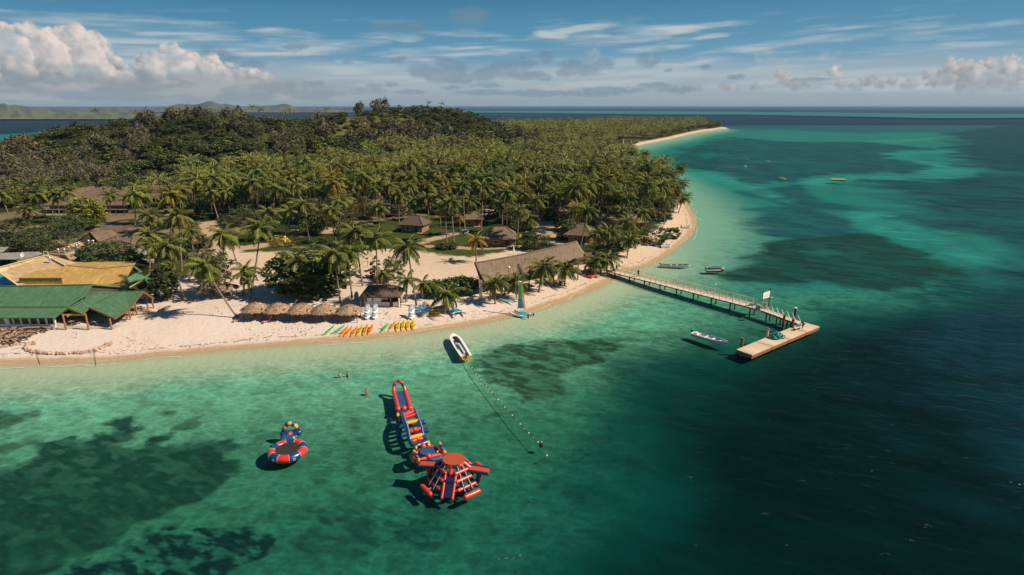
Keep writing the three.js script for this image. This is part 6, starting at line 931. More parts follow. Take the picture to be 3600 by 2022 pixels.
// ------------------------------------------------------------ jetty, boats, inflatables, people, far shores
{ // jetty
  const D = 1.35, a = px(2140, 947, D), b = px(2663, 1078, D), dir = b.clone().sub(a).normalize(), side = q3(-dir.z, 0, dir.x), len = b.distanceTo(a), ang = faceAt(a, b);
  const J = thing('jetty', 'long narrow wooden jetty with railings running from the beach', 'jetty', q3(a.x, 0, a.z), ang);
  const railMat = flat([0.58, 0.46, 0.27], 0.8), deckMat = new THREE.MeshStandardMaterial({ color: new THREE.Color(0.66, 0.55, 0.46), map: worn, roughness: 0.95 });
  const nB = Math.floor(len / 1.5); for (let i = 0; i < nB; i++) part('deck_board', box(len / nB - 0.015, 0.09, 3.1, (i + 0.5) * len / nB, D - 0.045, 0), deckMat, J);
  for (const z of [-1.15, 0, 1.15]) part('stringer', box(len, 0.28, 0.16, len / 2, D - 0.23, z), M.darkWood, J);
  for (const z of [-1.5, 1.5]) {
    const n = 26; for (let i = 0; i <= n; i++) part('rail_post', box(0.1, 1.05, 0.1, 0.3 + i / n * (len - 0.6), D + 0.52, z), railMat, J);
    part('handrail', box(len, 0.09, 0.13, len / 2, D + 1.08, z), railMat, J); part('mid_rail', box(len, 0.05, 0.05, len / 2, D + 0.62, z), railMat, J);
  }
  for (let i = 0; i < 9; i++) { const x = 3 + i * (len - 4) / 8; for (const z of [-1.05, 1.05]) part('pile', rod(q3(x, -2, z), q3(x, D - 0.15, z), 0.15), M.darkWood, J); part('crosshead', box(0.2, 0.25, 2.5, x, D - 0.45, 0), M.darkWood, J); }
  const lampT = thing('jetty_lamp', 'lamp with a white globe on the far jetty railing, nearest the beach', 'lamp', px(2372, 985, 0)); // placed below
  part('pole', rod(q3(0, 0, 0), q3(0, 2.1, 0), 0.05), railMat, lampT); part('globe', new THREE.SphereGeometry(0.17, 10, 8).translate(0, 2.2, 0), flat([0.82, 0.82, 0.8], 0.3), lampT);
  const onJ = (X, z) => { let best = 0, bd = 1e9; for (let i = 0; i <= 400; i++) { const t = i / 400 * len, p = q3(a.x + dir.x * t + side.x * z, D, a.z + dir.z * t + side.z * z), d = Math.abs(toPhoto(p)[0] - X); if (d < bd) { bd = d; best = t; } } return q3(a.x + dir.x * best + side.x * z, D, a.z + dir.z * best + side.z * z); };
  const s1 = side.z < 0 ? 1 : -1; lampT.position.copy(onJ(2372, 1.38 * s1)); dup(lampT, onJ(2512, 1.38 * s1), 0, 'lamp with a white globe on the far jetty railing, middle one'); dup(lampT, px(2708, 1082, 1.6), 0, 'lamp with a white globe beside the jetty sign');
  const bol = thing('bollard_light', 'small white light at the foot of the far railing, nearest the beach', 'light', onJ(2261, 1.2 * s1)); part('bulb', new THREE.SphereGeometry(0.12, 8, 6).translate(0, 0.35, 0), flat([0.8, 0.8, 0.8], 0.4), bol); part('stem', rod(q3(0, 0, 0), q3(0, 0.3, 0), 0.05), railMat, bol);
  [[2395, 'second from the beach'], [2543, 'third from the beach'], [2660, 'furthest out, by the sign']].forEach(([X, l]) => dup(bol, onJ(X, 1.2 * s1), 0, 'small white light at the foot of the far railing, ' + l));
  globalThis.__onJ = onJ;
  // end gates and sign
  const e0 = px(2672, 1086, D), gt = thing('jetty_gate', 'pale wooden end gate of the jetty beneath the sign', 'gate', e0, ang); for (const z of [-1.3, 1.3]) { part('panel', box(1.1, 1.3, 0.12, 0.2, 0.55, z), M.cream, gt); part('brace', bar(q3(-0.2, 0.1, z + 0.1), q3(0.7, 1.1, z + 0.1), 0.08), M.wood, gt); }
  const g0 = px(2677, 1078, D), g1 = px(2702, 1070, D), sg = thing('jetty_sign', 'white sign board on two dark posts at the end of the jetty', 'sign', g0, faceAt(g0, g1)), sw = g0.distanceTo(g1), sh = pz(2677, 1030, g0.z).y - D;
  part('post', [rod(q3(0, -0.5, 0), q3(0, sh + 0.3, 0), 0.07), rod(q3(sw, -0.5, 0), q3(sw, sh + 0.55, 0), 0.07)], M.dark, sg); part('post_cap', [new THREE.SphereGeometry(0.12, 8, 6).translate(0, sh + 0.35, 0), new THREE.SphereGeometry(0.12, 8, 6).translate(sw, sh + 0.6, 0)], M.dark, sg);
  const cv = document.createElement('canvas'); cv.width = 256; cv.height = 192; const cx = cv.getContext('2d'); cx.fillStyle = '#e9e4de'; cx.fillRect(0, 0, 256, 192); cx.fillStyle = '#b9c4d0'; cx.beginPath(); cx.ellipse(150, 62, 26, 14, -0.5, 0, 7); cx.fill(); cx.beginPath(); cx.ellipse(118, 74, 20, 9, 0.4, 0, 7); cx.fill(); cx.fillStyle = '#d9a49c'; cx.fillRect(40, 112, 176, 12); cx.fillStyle = '#cdb8b4'; cx.fillRect(64, 138, 128, 9);
  const ct = new THREE.CanvasTexture(cv); ct.colorSpace = THREE.SRGBColorSpace; const bd = new THREE.PlaneGeometry(sw - 0.14, 1.35); part('board', box(sw - 0.12, 1.4, 0.07, sw / 2, sh - 0.7, 0), M.white, sg); const pr = part('print', bd.translate(sw / 2, sh - 0.7, 0.04), new THREE.MeshStandardMaterial({ map: ct, roughness: 0.6 }), sg);
  // gangway
  const w0 = px(2668, 1083, 1.25), w1 = px(2815, 1136, 0.75), gw = thing('gangway', 'sloping gangway with leaning rails between jetty and pontoon', 'gangway', q3(w0.x, 0, w0.z), faceAt(w0, w1)), gl = Math.hypot(w1.x - w0.x, w1.z - w0.z), yy = (t) => lerp(1.25, 0.72, t);
  for (let i = 0; i < 12; i++) { const m = part('deck_board', box(gl / 12 - 0.02, 0.1, 1.7), deckMat, gw); m.position.set((i + 0.5) * gl / 12, yy((i + 0.5) / 12), 0); m.rotation.z = -Math.atan2(0.53, gl); }
  for (const z of [-0.8, 0.8]) { part('stringer', bar(q3(0, 1.05, z), q3(gl, 0.52, z), 0.12, 0.25), M.wood, gw); for (let i = 0; i < 8; i++) { const t = (i + 0.3) / 8; part('rail_post', bar(q3(gl * t + 0.35, yy(t), z), q3(gl * t - 0.45, yy(t) + 1.15, z), 0.08), M.cream, gw); } }
  for (let i = 1; i < 4; i++) for (const z of [-0.7, 0.7]) part('pile', rod(q3(gl * i / 4, -4, z), q3(gl * i / 4, yy(i / 4) - 0.1, z), 0.13), M.darkWood, gw);
  // pontoon
  const A = px(2591, 1228, 0.62), B = px(2643, 1249, 0.62), Cc = px(2882, 1148, 0.62), W2 = A.distanceTo(B), pang = faceAt(B, Cc), pl = B.distanceTo(Cc), po = thing('pontoon', 'floating landing pontoon of pale slabs with a rusty edge', 'pontoon', q3(B.x, 0, B.z), pang), slabM = new THREE.MeshStandardMaterial({ color: new THREE.Color(0.66, 0.52, 0.38), map: worn, roughness: 0.95 }), rust = flat([0.34, 0.15, 0.06], 0.9), zs = Math.sign(new THREE.Vector3(A.x - B.x, 0, A.z - B.z).applyAxisAngle(q3(0, 1, 0), -pang).z);
  const cuts = [0, 0.27, 0.52, 0.78, 1]; for (let i = 0; i < 4; i++) { const l = (cuts[i + 1] - cuts[i]) * pl - 0.16; part('deck_slab', rbox(l, 0.16, W2, 0.03, (cuts[i] + cuts[i + 1]) / 2 * pl, 0.56, zs * W2 / 2), slabM, po); part('float', box(l - 0.1, 0.6, W2 - 0.1, (cuts[i] + cuts[i + 1]) / 2 * pl, 0.17, zs * W2 / 2), rust, po); part('fender', box(l, 0.2, 0.12, (cuts[i] + cuts[i + 1]) / 2 * pl, 0.42, -zs * 0.05), rust, po); }
  const pile = (X, Y, Yt, r, l, m, cap2) => { const f = px(X, Y, 0.5), h = pz(X, Yt, f.z).y, t = thing('mooring_pile', l, 'pile', q3(f.x, 0, f.z)); part('shaft', rod(q3(0, -4, 0), q3(0, h, 0), r), m, t); part('cap', new THREE.CylinderGeometry(r * 1.08, r * 1.08, 0.2, 10).translate(0, h, 0), cap2 ? M.white : M.wood, t); };
  pile(2607, 1222, 1190, 0.27, 'brown wooden pile at the left end of the pontoon', M.wood); pile(2696, 1188, 1156, 0.27, 'pale pile beside the green net heap', M.trim, 0); pile(2754, 1141, 1108, 0.25, 'pile at the side of the gangway end', M.wood); pile(2785, 1154, 1123, 0.27, 'pile at the inner corner of the pontoon', M.wood); pile(2793, 1117, 1083, 0.25, 'dark pile with a white cap behind the gangway', M.darkWood, 1);
  const nb = px(2729, 1188, 0.65), net = thing('net_heap', 'heap of turquoise nets on the pontoon', 'net heap', nb), rn = mulberry(41), nm = flat([0.03, 0.36, 0.3], 0.8), nm2 = flat([0.02, 0.22, 0.2], 0.8);
  for (let i = 0; i < 26; i++) { const k = rn() * 6.28, r = 1.05 * Math.sqrt(rn()), c = new THREE.TorusGeometry(0.3 + 0.2 * rn(), 0.08 + 0.05 * rn(), 6, 14); c.rotateX(rn() * 1.6); c.rotateY(rn() * 6); c.translate(Math.cos(k) * r * 1.15, 0.2 + 0.65 * (1 - r) * rn() + 0.1, Math.sin(k) * r * 0.8); part('coil', c, i % 3 ? nm : nm2, net); }
  const cr = thing('crate', 'white crate on the pontoon beside the bending person', 'crate', px(2806, 1152, 0.65), 0.4); part('body', rbox(0.7, 0.5, 0.5, 0.04, 0, 0.26, 0), M.white, cr); part('lid', rbox(0.74, 0.08, 0.54, 0.03, 0, 0.55, 0), M.steel, cr);
  const bnch = thing('bench', 'low dark bench on the pontoon', 'bench', px(2800, 1160, 0.65), 0.5); part('seat', rbox(1.5, 0.08, 0.5, 0.02, 0, 0.45, 0), M.trim, bnch); for (const x of [-0.6, 0.6]) part('leg', box(0.08, 0.45, 0.4, x, 0.22, 0), M.darkWood, bnch);
}
// ---- boats: an open hull from stern (x = 0) to bow (x = L)
function hullParts(t, L, W, Hh, o = {}) {
  const wh = o.hull ?? plast([0.74, 0.74, 0.72]), N = 14, K = 8, half = (u) => W / 2 * (u < 0.55 ? 0.9 + 0.1 * Math.sin(u / 0.55 * Math.PI / 2) : Math.pow(1 - ((u - 0.55) / 0.45) ** (o.round ?? 2.2), o.blunt ?? 0.75)) + 0.01, sheer = (u) => Hh + (o.sheer ?? 0.3) * u * u * u;
  const ring = (u, inset, floor) => Array.from({ length: K + 1 }, (_, j) => { const s = j / K * 2 - 1, w = Math.max(0.005, half(u) - inset), y0 = floor ?? -0.22 + 0.25 * Math.max(0, u - 0.7) ** 1.5 * 3; return q3(u * L, lerp(sheer(u), y0, Math.pow(1 - Math.abs(s) ** 3, 0.7)), s * w * (0.75 + 0.25 * Math.abs(s))); });
  const outer = [], inner = [], ramp = o.inset ?? 0.09; for (let i = 0; i <= N; i++) { const u = i / N; outer.push(ring(u, 0)); if (u < 0.93) inner.push(ring(Math.max(0.025, u), ramp, o.floor ?? 0.16)); }
  part('hull', loft(outer), wh, t); part('inner_hull', loft(inner), o.inner ?? flat([0.42, 0.44, 0.46], 0.7), t);
  for (const s of [0, K]) part('gunwale', loft(outer.map((r, i) => { const p = r[s], c = inner[Math.min(i, inner.length - 1)][s]; return [shift(p, 0, 0.015, 0), q3(p.x, p.y + 0.03, (p.z + Math.sign(p.z) * -ramp)), ]; })), o.rim ?? wh, t);
  const tr = new THREE.Shape(outer[0].map((p) => new THREE.Vector2(p.z, p.y))); const tg = new THREE.ExtrudeGeometry(tr, { depth: 0.08, bevelEnabled: false }); tg.rotateY(Math.PI / 2); part('transom', tg, o.transom ?? wh, t);
  const n0 = inner.length - 1, fp = Array.from({ length: N }, (_, i) => { const u = i / N; return u > 0.72 ? [outer[i + 1]?.[0], outer[i + 1]?.[K]] : null; }).filter(Boolean); if (o.deck !== false) part('foredeck', loft(fp.map(([p, q]) => [shift(p, 0, 0.01, 0), shift(p.clone().lerp(q, 0.5), 0, 0.06, 0), shift(q, 0, 0.01, 0)])), o.rim ?? wh, t);
  return half;
}
function motor(t, x, y, mat = M.dark) { const m = part('outboard_motor', [rbox(0.34, 0.42, 0.3, 0.08, x - 0.18, y + 0.42, 0), rbox(0.16, 0.6, 0.14, 0.04, x - 0.15, y, 0)], mat, t); return m; }
function floatBoat(name, label, cat, stern, bow, lift = 0.0) { const a = px(...stern, 0), b = px(...bow, 0); const t = thing(name, label, cat, q3(a.x, lift, a.z), faceAt(a, b)); t.L = a.distanceTo(b); return t; }
{
  const p2 = floatBoat('open_skiff', 'long white open skiff with bench seats and outboard, left of the pontoon', 'skiff', [2434, 1178], [2556, 1216], 0.05), L2 = p2.L; const h2 = hullParts(p2, L2, 1.75, 0.55, { inner: flat([0.4, 0.42, 0.5], 0.7), deck: false }); for (const u of [0.18, 0.4, 0.6, 0.8]) part('thwart', rbox(0.32, 0.07, h2(u) * 2 - 0.15, 0.02, u * L2, 0.46, 0), M.white, p2); motor(p2, 0.0, 0.35); part('fuel_tank', rbox(0.4, 0.3, 0.3, 0.06, 0.9, 0.35, 0.2), flat([0.55, 0.05, 0.05], 0.5), p2); part('locker', rbox(0.6, 0.4, 0.7, 0.05, 0.6, 0.4, -0.35), M.white, p2);
  const p1 = floatBoat('open_skiff', 'long pale open skiff with dark interior anchored behind the jetty', 'skiff', [2322, 938], [2427, 941], 0.05), L1 = p1.L; const h1 = hullParts(p1, L1, 1.7, 0.6, { hull: plast([0.55, 0.57, 0.56]), inner: flat([0.1, 0.11, 0.15], 0.8), rim: flat([0.3, 0.32, 0.36], 0.6), deck: false }); for (const u of [0.35, 0.55, 0.75]) part('thwart', rbox(0.35, 0.07, h1(u) * 2 - 0.15, 0.02, u * L1, 0.5, 0), M.white, p1); motor(p1, 0, 0.45);
  const sp = floatBoat('speedboat', 'red and white speedboat with a dark cover anchored behind the jetty', 'speedboat', [2482, 956], [2546, 955], 0.1), Ls = sp.L; hullParts(sp, Ls, 1.9, 0.65, { hull: plast([0.3, 0.03, 0.04]), inner: M.dark, rim: plast([0.75, 0.74, 0.73]), transom: plast([0.7, 0.7, 0.7]) }); for (const s of [-1, 1]) part('hull_stripe', box(Ls * 0.72, 0.26, 0.05, Ls * 0.36, 0.56, s * 0.94), plast([0.76, 0.75, 0.74]), sp); part('cover', rbox(Ls * 0.4, 0.35, 1.3, 0.12, Ls * 0.36, 0.78, 0), flat([0.03, 0.025, 0.03], 0.8), sp); part('windscreen', bar(q3(Ls * 0.58, 0.7, -0.7), q3(Ls * 0.58, 0.7, 0.7), 0.06, 0.4), new THREE.MeshPhysicalMaterial({ color: new THREE.Color(0.05, 0.07, 0.09), roughness: 0.1 }), sp); motor(sp, 0, 0.5);
  const wb = floatBoat('white_motorboat', 'white motorboat with a grey cockpit at the end of the float line', 'motorboat', [1640, 1266], [1592, 1190], 0.12), Lw = wb.L; hullParts(wb, Lw, 2.2, 0.62, { inner: flat([0.27, 0.27, 0.28], 0.8), inset: 0.44, round: 3, blunt: 0.62, transom: plast([0.7, 0.38, 0.03]), rim: plast([0.8, 0.78, 0.76]), floor: 0.22 }); part('seat', rbox(Lw * 0.42, 0.35, 0.3, 0.06, Lw * 0.4, 0.4, 0.1), plast([0.7, 0.66, 0.62]), wb); part('console', rbox(0.5, 0.7, 0.6, 0.08, Lw * 0.74, 0.5, 0), M.dark, wb); part('windscreen', bar(q3(Lw * 0.3, 0.68, -0.62), q3(Lw * 0.68, 0.7, -0.6), 0.05, 0.28), new THREE.MeshPhysicalMaterial({ color: new THREE.Color(0.16, 0.24, 0.33), roughness: 0.1 }), wb); for (const s of [-1, 1]) part('hull_stripe', box(Lw * 0.5, 0.12, 0.04, Lw * 0.25, 0.1, s * 1.06), plast([0.7, 0.4, 0.03]), wb); motor(wb, 0.1, 0.5);
  // dinghies on the bay beach
  for (const [X, Y, l, tn] of [[2323, 872, 'white dinghy pulled up on the bay beach, left of a pair', 0.3], [2340, 869, 'white dinghy with a dark motor on the bay beach, right of a pair', 2.9], [2396, 802, 'single white dinghy further along the bay beach', 0.1]]) { const t = thing('dinghy', l, 'dinghy', shift(on(X, Y), 0, 0.15, 0), tn); hullParts(t, 3.6, 1.4, 0.5, {}); part('thwart', rbox(0.25, 0.06, 1.1, 0.02, 1.4, 0.4, 0), M.white, t); motor(t, 0, 0.3); }
  // swimming platform and far paddlers
  const sf = px(2946, 632, 0.4), st = thing('swim_platform', 'yellow floating swimming platform far out in the lagoon', 'platform', q3(sf.x, 0, sf.z), -0.25), sl = metres(sf, 46); part('deck', [0, 1, 2, 3, 4].map((i) => box(sl / 5 - 0.1, 0.25, sl * 0.55, (i - 2) * sl / 5, 0.65, 0)), flat([0.55, 0.4, 0.12], 0.8), st); for (const z of [-1, 1]) part('float', cap(q3(-sl * 0.42, 0.25, z * sl * 0.2), q3(sl * 0.42, 0.25, z * sl * 0.2), 0.4), M.yellow, st); part('ladder', [rod(q3(sl * 0.4, 0.5, sl * 0.28), q3(sl * 0.4, 1.6, sl * 0.28), 0.05), rod(q3(sl * 0.3, 0.5, sl * 0.28), q3(sl * 0.3, 1.6, sl * 0.28), 0.05)], M.steel, st);
  for (const [X, Y, c, l] of [[2748, 626, [0.7, 0.6, 0.05], 'yellow kayak drifting left of the swimming platform, upper one'], [2754, 631, [0.7, 0.62, 0.08], 'yellow kayak drifting left of the swimming platform, lower one'], [2622, 561, [0.55, 0.25, 0.15], 'small reddish kayak far out, left one'], [2701, 568, [0.5, 0.3, 0.2], 'small reddish kayak far out, right one'], [2621, 585, [0.6, 0.5, 0.2], 'small ochre kayak far out below the reddish one']]) { const f = px(X, Y, 0), t = thing('sea_kayak', l, 'kayak', f, X % 3 - 1); part('hull', cap(q3(-1.6, 0.15, 0), q3(1.6, 0.15, 0), 0.42).scale(1, 0.7, 1), plast(c), t); part('seat', rbox(0.5, 0.3, 0.4, 0.05, 0, 0.5, 0), M.dark, t); part('blade', [rod(q3(-0.3, 0.7, -1.1), q3(0.3, 0.7, 1.1), 0.04)], M.white, t); }
  const ff = px(545, 422, 0), fe = thing('ferry', 'white ferry passing behind the wooded hill on the left', 'ferry', ff, 0.1), fw = metres(ff, 26); part('hull', rbox(fw, fw * 0.1, fw * 0.2, fw * 0.03, 0, fw * 0.04, 0), plast([0.8, 0.78, 0.78]), fe); part('cabin', rbox(fw * 0.5, fw * 0.08, fw * 0.16, fw * 0.02, -fw * 0.05, fw * 0.12, 0), M.white, fe); part('mast', rod(q3(0, fw * 0.1, 0), q3(0, fw * 0.25, 0), fw * 0.008), M.white, fe);
  for (const [X, Y, Yb, l] of [[403, 404, 436, 'tall white lamp mast on the wooded hill at the left, taller one'], [377, 410, 432, 'white lamp mast on the wooded hill at the left, shorter one']]) { const f = on(X, Yb + 8), h = pz(X, Y, f.z).y - f.y, t = thing('lamp_mast', l, 'mast', f); part('pole', rod(q3(0, 0, 0), q3(0, h, 0), 0.22, 0.14), M.steel, t); part('lamp_head', rbox(1.9, 1.0, 0.8, 0.2, 0, h, 0), M.white, t); }
}
{ // float line
  const a = px(1641, 1268, 0.08), b = px(1900, 1562, 0.08), n = 46, pts = []; const t = thing('float_line', 'line of small white floats running from the white motorboat across the lagoon', 'float line', a); for (let i = 0; i <= n; i++) { const u = i / n, p = a.clone().lerp(b, u); p.x += 0.9 * Math.sin(u * 3.1) * -0.6; p.z += Math.sin(u * 9) * 0.15; pts.push(p.sub(a)); }
  part('rope', new THREE.TubeGeometry(new THREE.CatmullRomCurve3(pts), 120, 0.032, 5), M.dark, t); const fg = new THREE.SphereGeometry(0.105, 10, 8), sg = new THREE.SphereGeometry(0.085, 8, 6), dk = new THREE.SphereGeometry(0.08, 8, 6), rn = mulberry(8);
  pts.forEach((p, i) => { const m = part('float', i % 4 === 1 ? fg : i % 4 === 3 ? sg : dk, i % 4 === 1 ? M.white : i % 4 === 3 ? flat([0.5, 0.42, 0.28]) : M.darkWood, t); m.position.copy(p); if (i % 4 === 0) m.scale.set(1, 0.7, 1 + rn()); });
  const end = px(1903, 1565, 0); const eb = thing('anchor_buoy', 'dark buoy at the outer end of the float line', 'buoy', end); part('ball', new THREE.SphereGeometry(0.33, 10, 8), M.dark, eb); part('ring', new THREE.TorusGeometry(0.14, 0.04, 6, 12).translate(0, 0.36, 0), M.steel, eb);
  const e2 = px(1922, 1602, 0), c = thing('anchor_buoy', 'small pale float beyond the end of the float line', 'buoy', e2); part('ball', new THREE.SphereGeometry(0.14, 8, 6), M.trim, c);
}
// ---- inflatables
const pvc = (c, r = 0.32) => new THREE.MeshPhysicalMaterial({ color: new THREE.Color(...c), roughness: r, clearcoat: 0.35, clearcoatRoughness: 0.25, side: THREE.DoubleSide });
const RED = pvc([0.66, 0.035, 0.022]), BLUE = pvc([0.008, 0.05, 0.16]), NAVY = pvc([0.014, 0.02, 0.065]), YEL = pvc([0.75, 0.36, 0.035]), PAD = pvc([0.005, 0.07, 0.18], 0.7), ORANGE = pvc([0.4, 0.06, 0.016], 0.75), SEAM = flat([0.6, 0.6, 0.62], 0.5);
{
  const c0 = px(1011, 1586, 0.3), s = metres(c0, 1), Ro = 67.5 * s, ri = 38 * s, r = (Ro - ri) / 2, Rm = ri + r, t = thing('water_trampoline', 'round water trampoline with red and blue ring and black mat', 'trampoline', q3(c0.x, r * 0.62, c0.z));
  for (let i = 0; i < 10; i++) { const g = new THREE.TorusGeometry(Rm, r, 16, 8, Math.PI / 5); g.rotateX(-Math.PI / 2); g.rotateY(-Math.PI / 2 - Math.PI / 10 + 0.12 + i * Math.PI / 5); part('tube_segment', g, i % 2 ? BLUE : RED, t); const w = new THREE.TorusGeometry(r * 1.005, 0.02, 5, 20); w.rotateY(Math.PI / 2); w.rotateZ(0); const k = -Math.PI / 2 - Math.PI / 10 + 0.12 + i * Math.PI / 5; w.rotateY(-Math.PI / 2); w.translate(Rm, 0, 0); w.rotateY(k); part('seam', w, SEAM, t); }
  part('mat', new THREE.CylinderGeometry(ri + r * 0.35, ri + r * 0.35, 0.05, 32).translate(0, r * 0.55, 0), flat([0.02, 0.02, 0.016], 0.9), t);
  for (const a of [0.9, 2.0, 3.6, 5.2]) part('handle', new THREE.TorusGeometry(0.14, 0.035, 6, 12).rotateY(Math.PI / 2 - a).translate(Math.cos(a) * (Ro - 0.02), 0.0, Math.sin(a) * (Ro - 0.02)), SEAM, t);
  // the climbing step behind it
  const c1 = px(1023, 1524, 0.4), u = thing('trampoline_step', 'blue and yellow inflatable arch step attached behind the water trampoline', 'inflatable step', q3(c1.x, 0.35, c1.z), 0.12), ar = 24 * s, tr = 0.3;
  part('base_tube', cap(q3(-ar - 0.15, 0.1, 0), q3(ar + 0.15, 0.1, 0), 0.42), BLUE, u); part('base_tube', cap(q3(-ar + 0.1, 0.05, 1.0), q3(ar - 0.1, 0.05, 1.0), 0.38), BLUE, u); part('knob', cap(q3(0, 0.15, 0.2), q3(0, 0.3, 0.75), 0.34), RED, u); part('pad', rbox(1.4, 0.3, 1.4, 0.12, -0.1, 0.3, 1.5), PAD, u); for (const x of [-1, 1]) part('knob', cap(q3(x * (ar * 0.75), 0.1, 0.8), q3(x * (ar * 0.72), 0.1, 1.35), 0.22), YEL, u);
  for (let i = 0; i < 7; i++) { const a0 = Math.PI * i / 7, a1 = Math.PI * (i + 1) / 7, p = (a) => q3(Math.cos(a) * ar * 1.0, 0.4 + Math.sin(a) * ar * 1.25, -0.05); part('arch_segment', cap(p(a0 + 0.1), p(a1 - 0.1), tr), i % 2 ? YEL : BLUE, u); }
}
{
  // slide with arch
  const P0 = (X, Y, h) => px(X, Y, h);
  const s = thing('inflatable_slide', 'blue inflatable mat with red rails and arch at the far end of the water course', 'inflatable slide', P0(1412, 1405, 0)), o = s.position, l = (p) => p.clone().sub(o), a = l(P0(1384, 1378, 0.5)), b = l(P0(1424, 1376, 0.5)), c = l(P0(1442, 1436, 0.5)), d = l(P0(1400, 1438, 0.5));
  part('mat', slab([a, b, c, d].map((p) => shift(p, 0, 0.05, 0)), 0.3), PAD, s); part('side_tube', cap(a, d, 0.3), RED, s); part('side_tube', cap(b, c, 0.3), RED, s); for (const p of [c, d, c.clone().lerp(d, 0.5)]) part('knob', new THREE.SphereGeometry(0.42, 14, 10).translate(p.x, p.y + 0.1, p.z + 0.2), RED, s);
  part('end_tube', cap(shift(d, 0.3, -0.1, 0.9), shift(c, -0.3, -0.1, 0.9), 0.36), BLUE, s); for (const [p, x] of [[d, 0.1], [c, -0.1]]) part('knob', cap(shift(p, x, -0.15, 0.7), shift(p, x * 2, -0.15, 1.6), 0.22), YEL, s);
  const m = a.clone().lerp(b, 0.5), hw = a.distanceTo(b) / 2, back = a.clone().sub(d).normalize(), rt = b.clone().sub(a).normalize(); for (let i = 0; i < 7; i++) { const q = (k) => m.clone().addScaledVector(rt, -Math.cos(k) * hw).addScaledVector(back, Math.sin(k) * 1.0).add(q3(0, Math.sin(k) * 1.15 + 0.1, 0)), k0 = Math.PI * i / 7, k1 = Math.PI * (i + 1) / 7; part('arch_segment', cap(q(k0 + 0.06), q(k1 - 0.06), 0.25), i % 2 ? BLUE : RED, s); }
  // bridge with rungs
  const g = thing('inflatable_bridge', 'blue inflatable bridge with red and yellow rungs in the middle of the water course', 'inflatable bridge', P0(1455, 1500, 0)), og = g.position, lg = (p) => p.clone().sub(og), lp = [[1416, 1456, 0.9], [1422, 1478, 1.55], [1434, 1515, 1.55], [1440, 1543, 1.2], [1448, 1562, 0.5]].map((p) => lg(P0(...p))), rp = [[1459, 1443, 0.9], [1468, 1468, 1.55], [1481, 1505, 1.55], [1487, 1530, 1.2], [1495, 1545, 0.5]].map((p) => lg(P0(...p)));
  for (const pts of [lp, rp]) { part('side_tube', new THREE.TubeGeometry(new THREE.CatmullRomCurve3(pts), 24, 0.3, 10), BLUE, g); part('tube_end', new THREE.SphereGeometry(0.3, 10, 8).translate(pts[0].x, pts[0].y, pts[0].z), BLUE, g); part('tube_end', new THREE.SphereGeometry(0.3, 10, 8).translate(pts[4].x, pts[4].y, pts[4].z), BLUE, g); part('seam', new THREE.TubeGeometry(new THREE.CatmullRomCurve3(pts.map((p) => shift(p, 0.1, 0.27, 0))), 24, 0.03, 5), SEAM, g); }
  const L3 = new THREE.CatmullRomCurve3(lp), R3 = new THREE.CatmullRomCurve3(rp); [[0.05, RED], [0.17, RED], [0.34, YEL], [0.54, RED], [0.74, YEL], [0.9, RED]].forEach(([u, m2]) => { const x = L3.getPoint(u), y = R3.getPoint(u); part('rung', cap(x.clone().lerp(y, 0.14).add(q3(0, 0.05, 0)), y.clone().lerp(x, 0.14).add(q3(0, 0.05, 0)), 0.27), m2, g); });
  for (const u of [0.54, 0.9]) { const p = L3.getPoint(u).lerp(R3.getPoint(u), 0.5); part('knob', new THREE.SphereGeometry(0.32, 10, 8).translate(p.x, p.y + 0.15, p.z), RED, g); }
  for (const [X, Y, X2, Y2] of [[1392, 1503, 1425, 1497], [1403, 1532, 1432, 1524], [1408, 1468, 1412, 1482], [1484, 1486, 1491, 1485], [1488, 1515, 1503, 1513]]) part('outrigger', cap(lg(P0(X, Y, 0.25)), lg(P0(X2, Y2, 0.25)), 0.33), BLUE, g);
  for (const [X, Y, X2, Y2] of [[1426, 1500, 1486, 1487], [1432, 1528, 1492, 1514]]) part('float_tube', cap(lg(P0(X, Y, 0.2)), lg(P0(X2, Y2, 0.2)), 0.3), NAVY, g);
  // platform
  const f = thing('inflatable_platform', 'blue octagonal inflatable pad in a red frame with yellow corner posts', 'inflatable platform', P0(1506, 1592, 0)), of = f.position, lf = (X, Y, h) => P0(X, Y, h).sub(of), pc = lf(1503, 1590, 0.6);
  part('pad', new THREE.CylinderGeometry(1.02, 1.05, 0.42, 8).rotateY(0.5).scale(1, 1, 1).translate(pc.x, pc.y, pc.z), PAD, f);
  const A = lf(1464, 1622, 0.45), B = lf(1564, 1591, 0.45), Cc = lf(1517, 1572, 0.35), Dd = lf(1446, 1601, 0.35); for (const [x, y, m2] of [[A, B, RED], [Dd, A, RED], [B, Cc, RED], [Cc, Dd, RED]]) part('frame_tube', cap(x, y, 0.27), m2, f); const mm = A.clone().lerp(B, 0.42); part('knob', new THREE.SphereGeometry(0.4, 12, 10).translate(mm.x, mm.y + 0.15, mm.z), RED, f);
  for (const [X, Y] of [[1462, 1608], [1552, 1580]]) { const p = [lf(X + 8, Y + 10, 0.6), lf(X + 3, Y - 2, 1.25), lf(X - 3, Y - 12, 1.3), lf(X - 7, Y - 20, 0.95)]; part('corner_post', cap(p[0], p[1], 0.24), YEL, f); part('corner_post', cap(p[1], p[2], 0.25), BLUE, f); part('corner_post', cap(p[2], p[3], 0.25), YEL, f); }
  part('float_tube', cap(lf(1448, 1608, 0.2), lf(1456, 1622, 0.2), 0.25), YEL, f); part('float_tube', cap(lf(1536, 1590, 0.3), lf(1550, 1586, 0.3), 0.2), YEL, f);
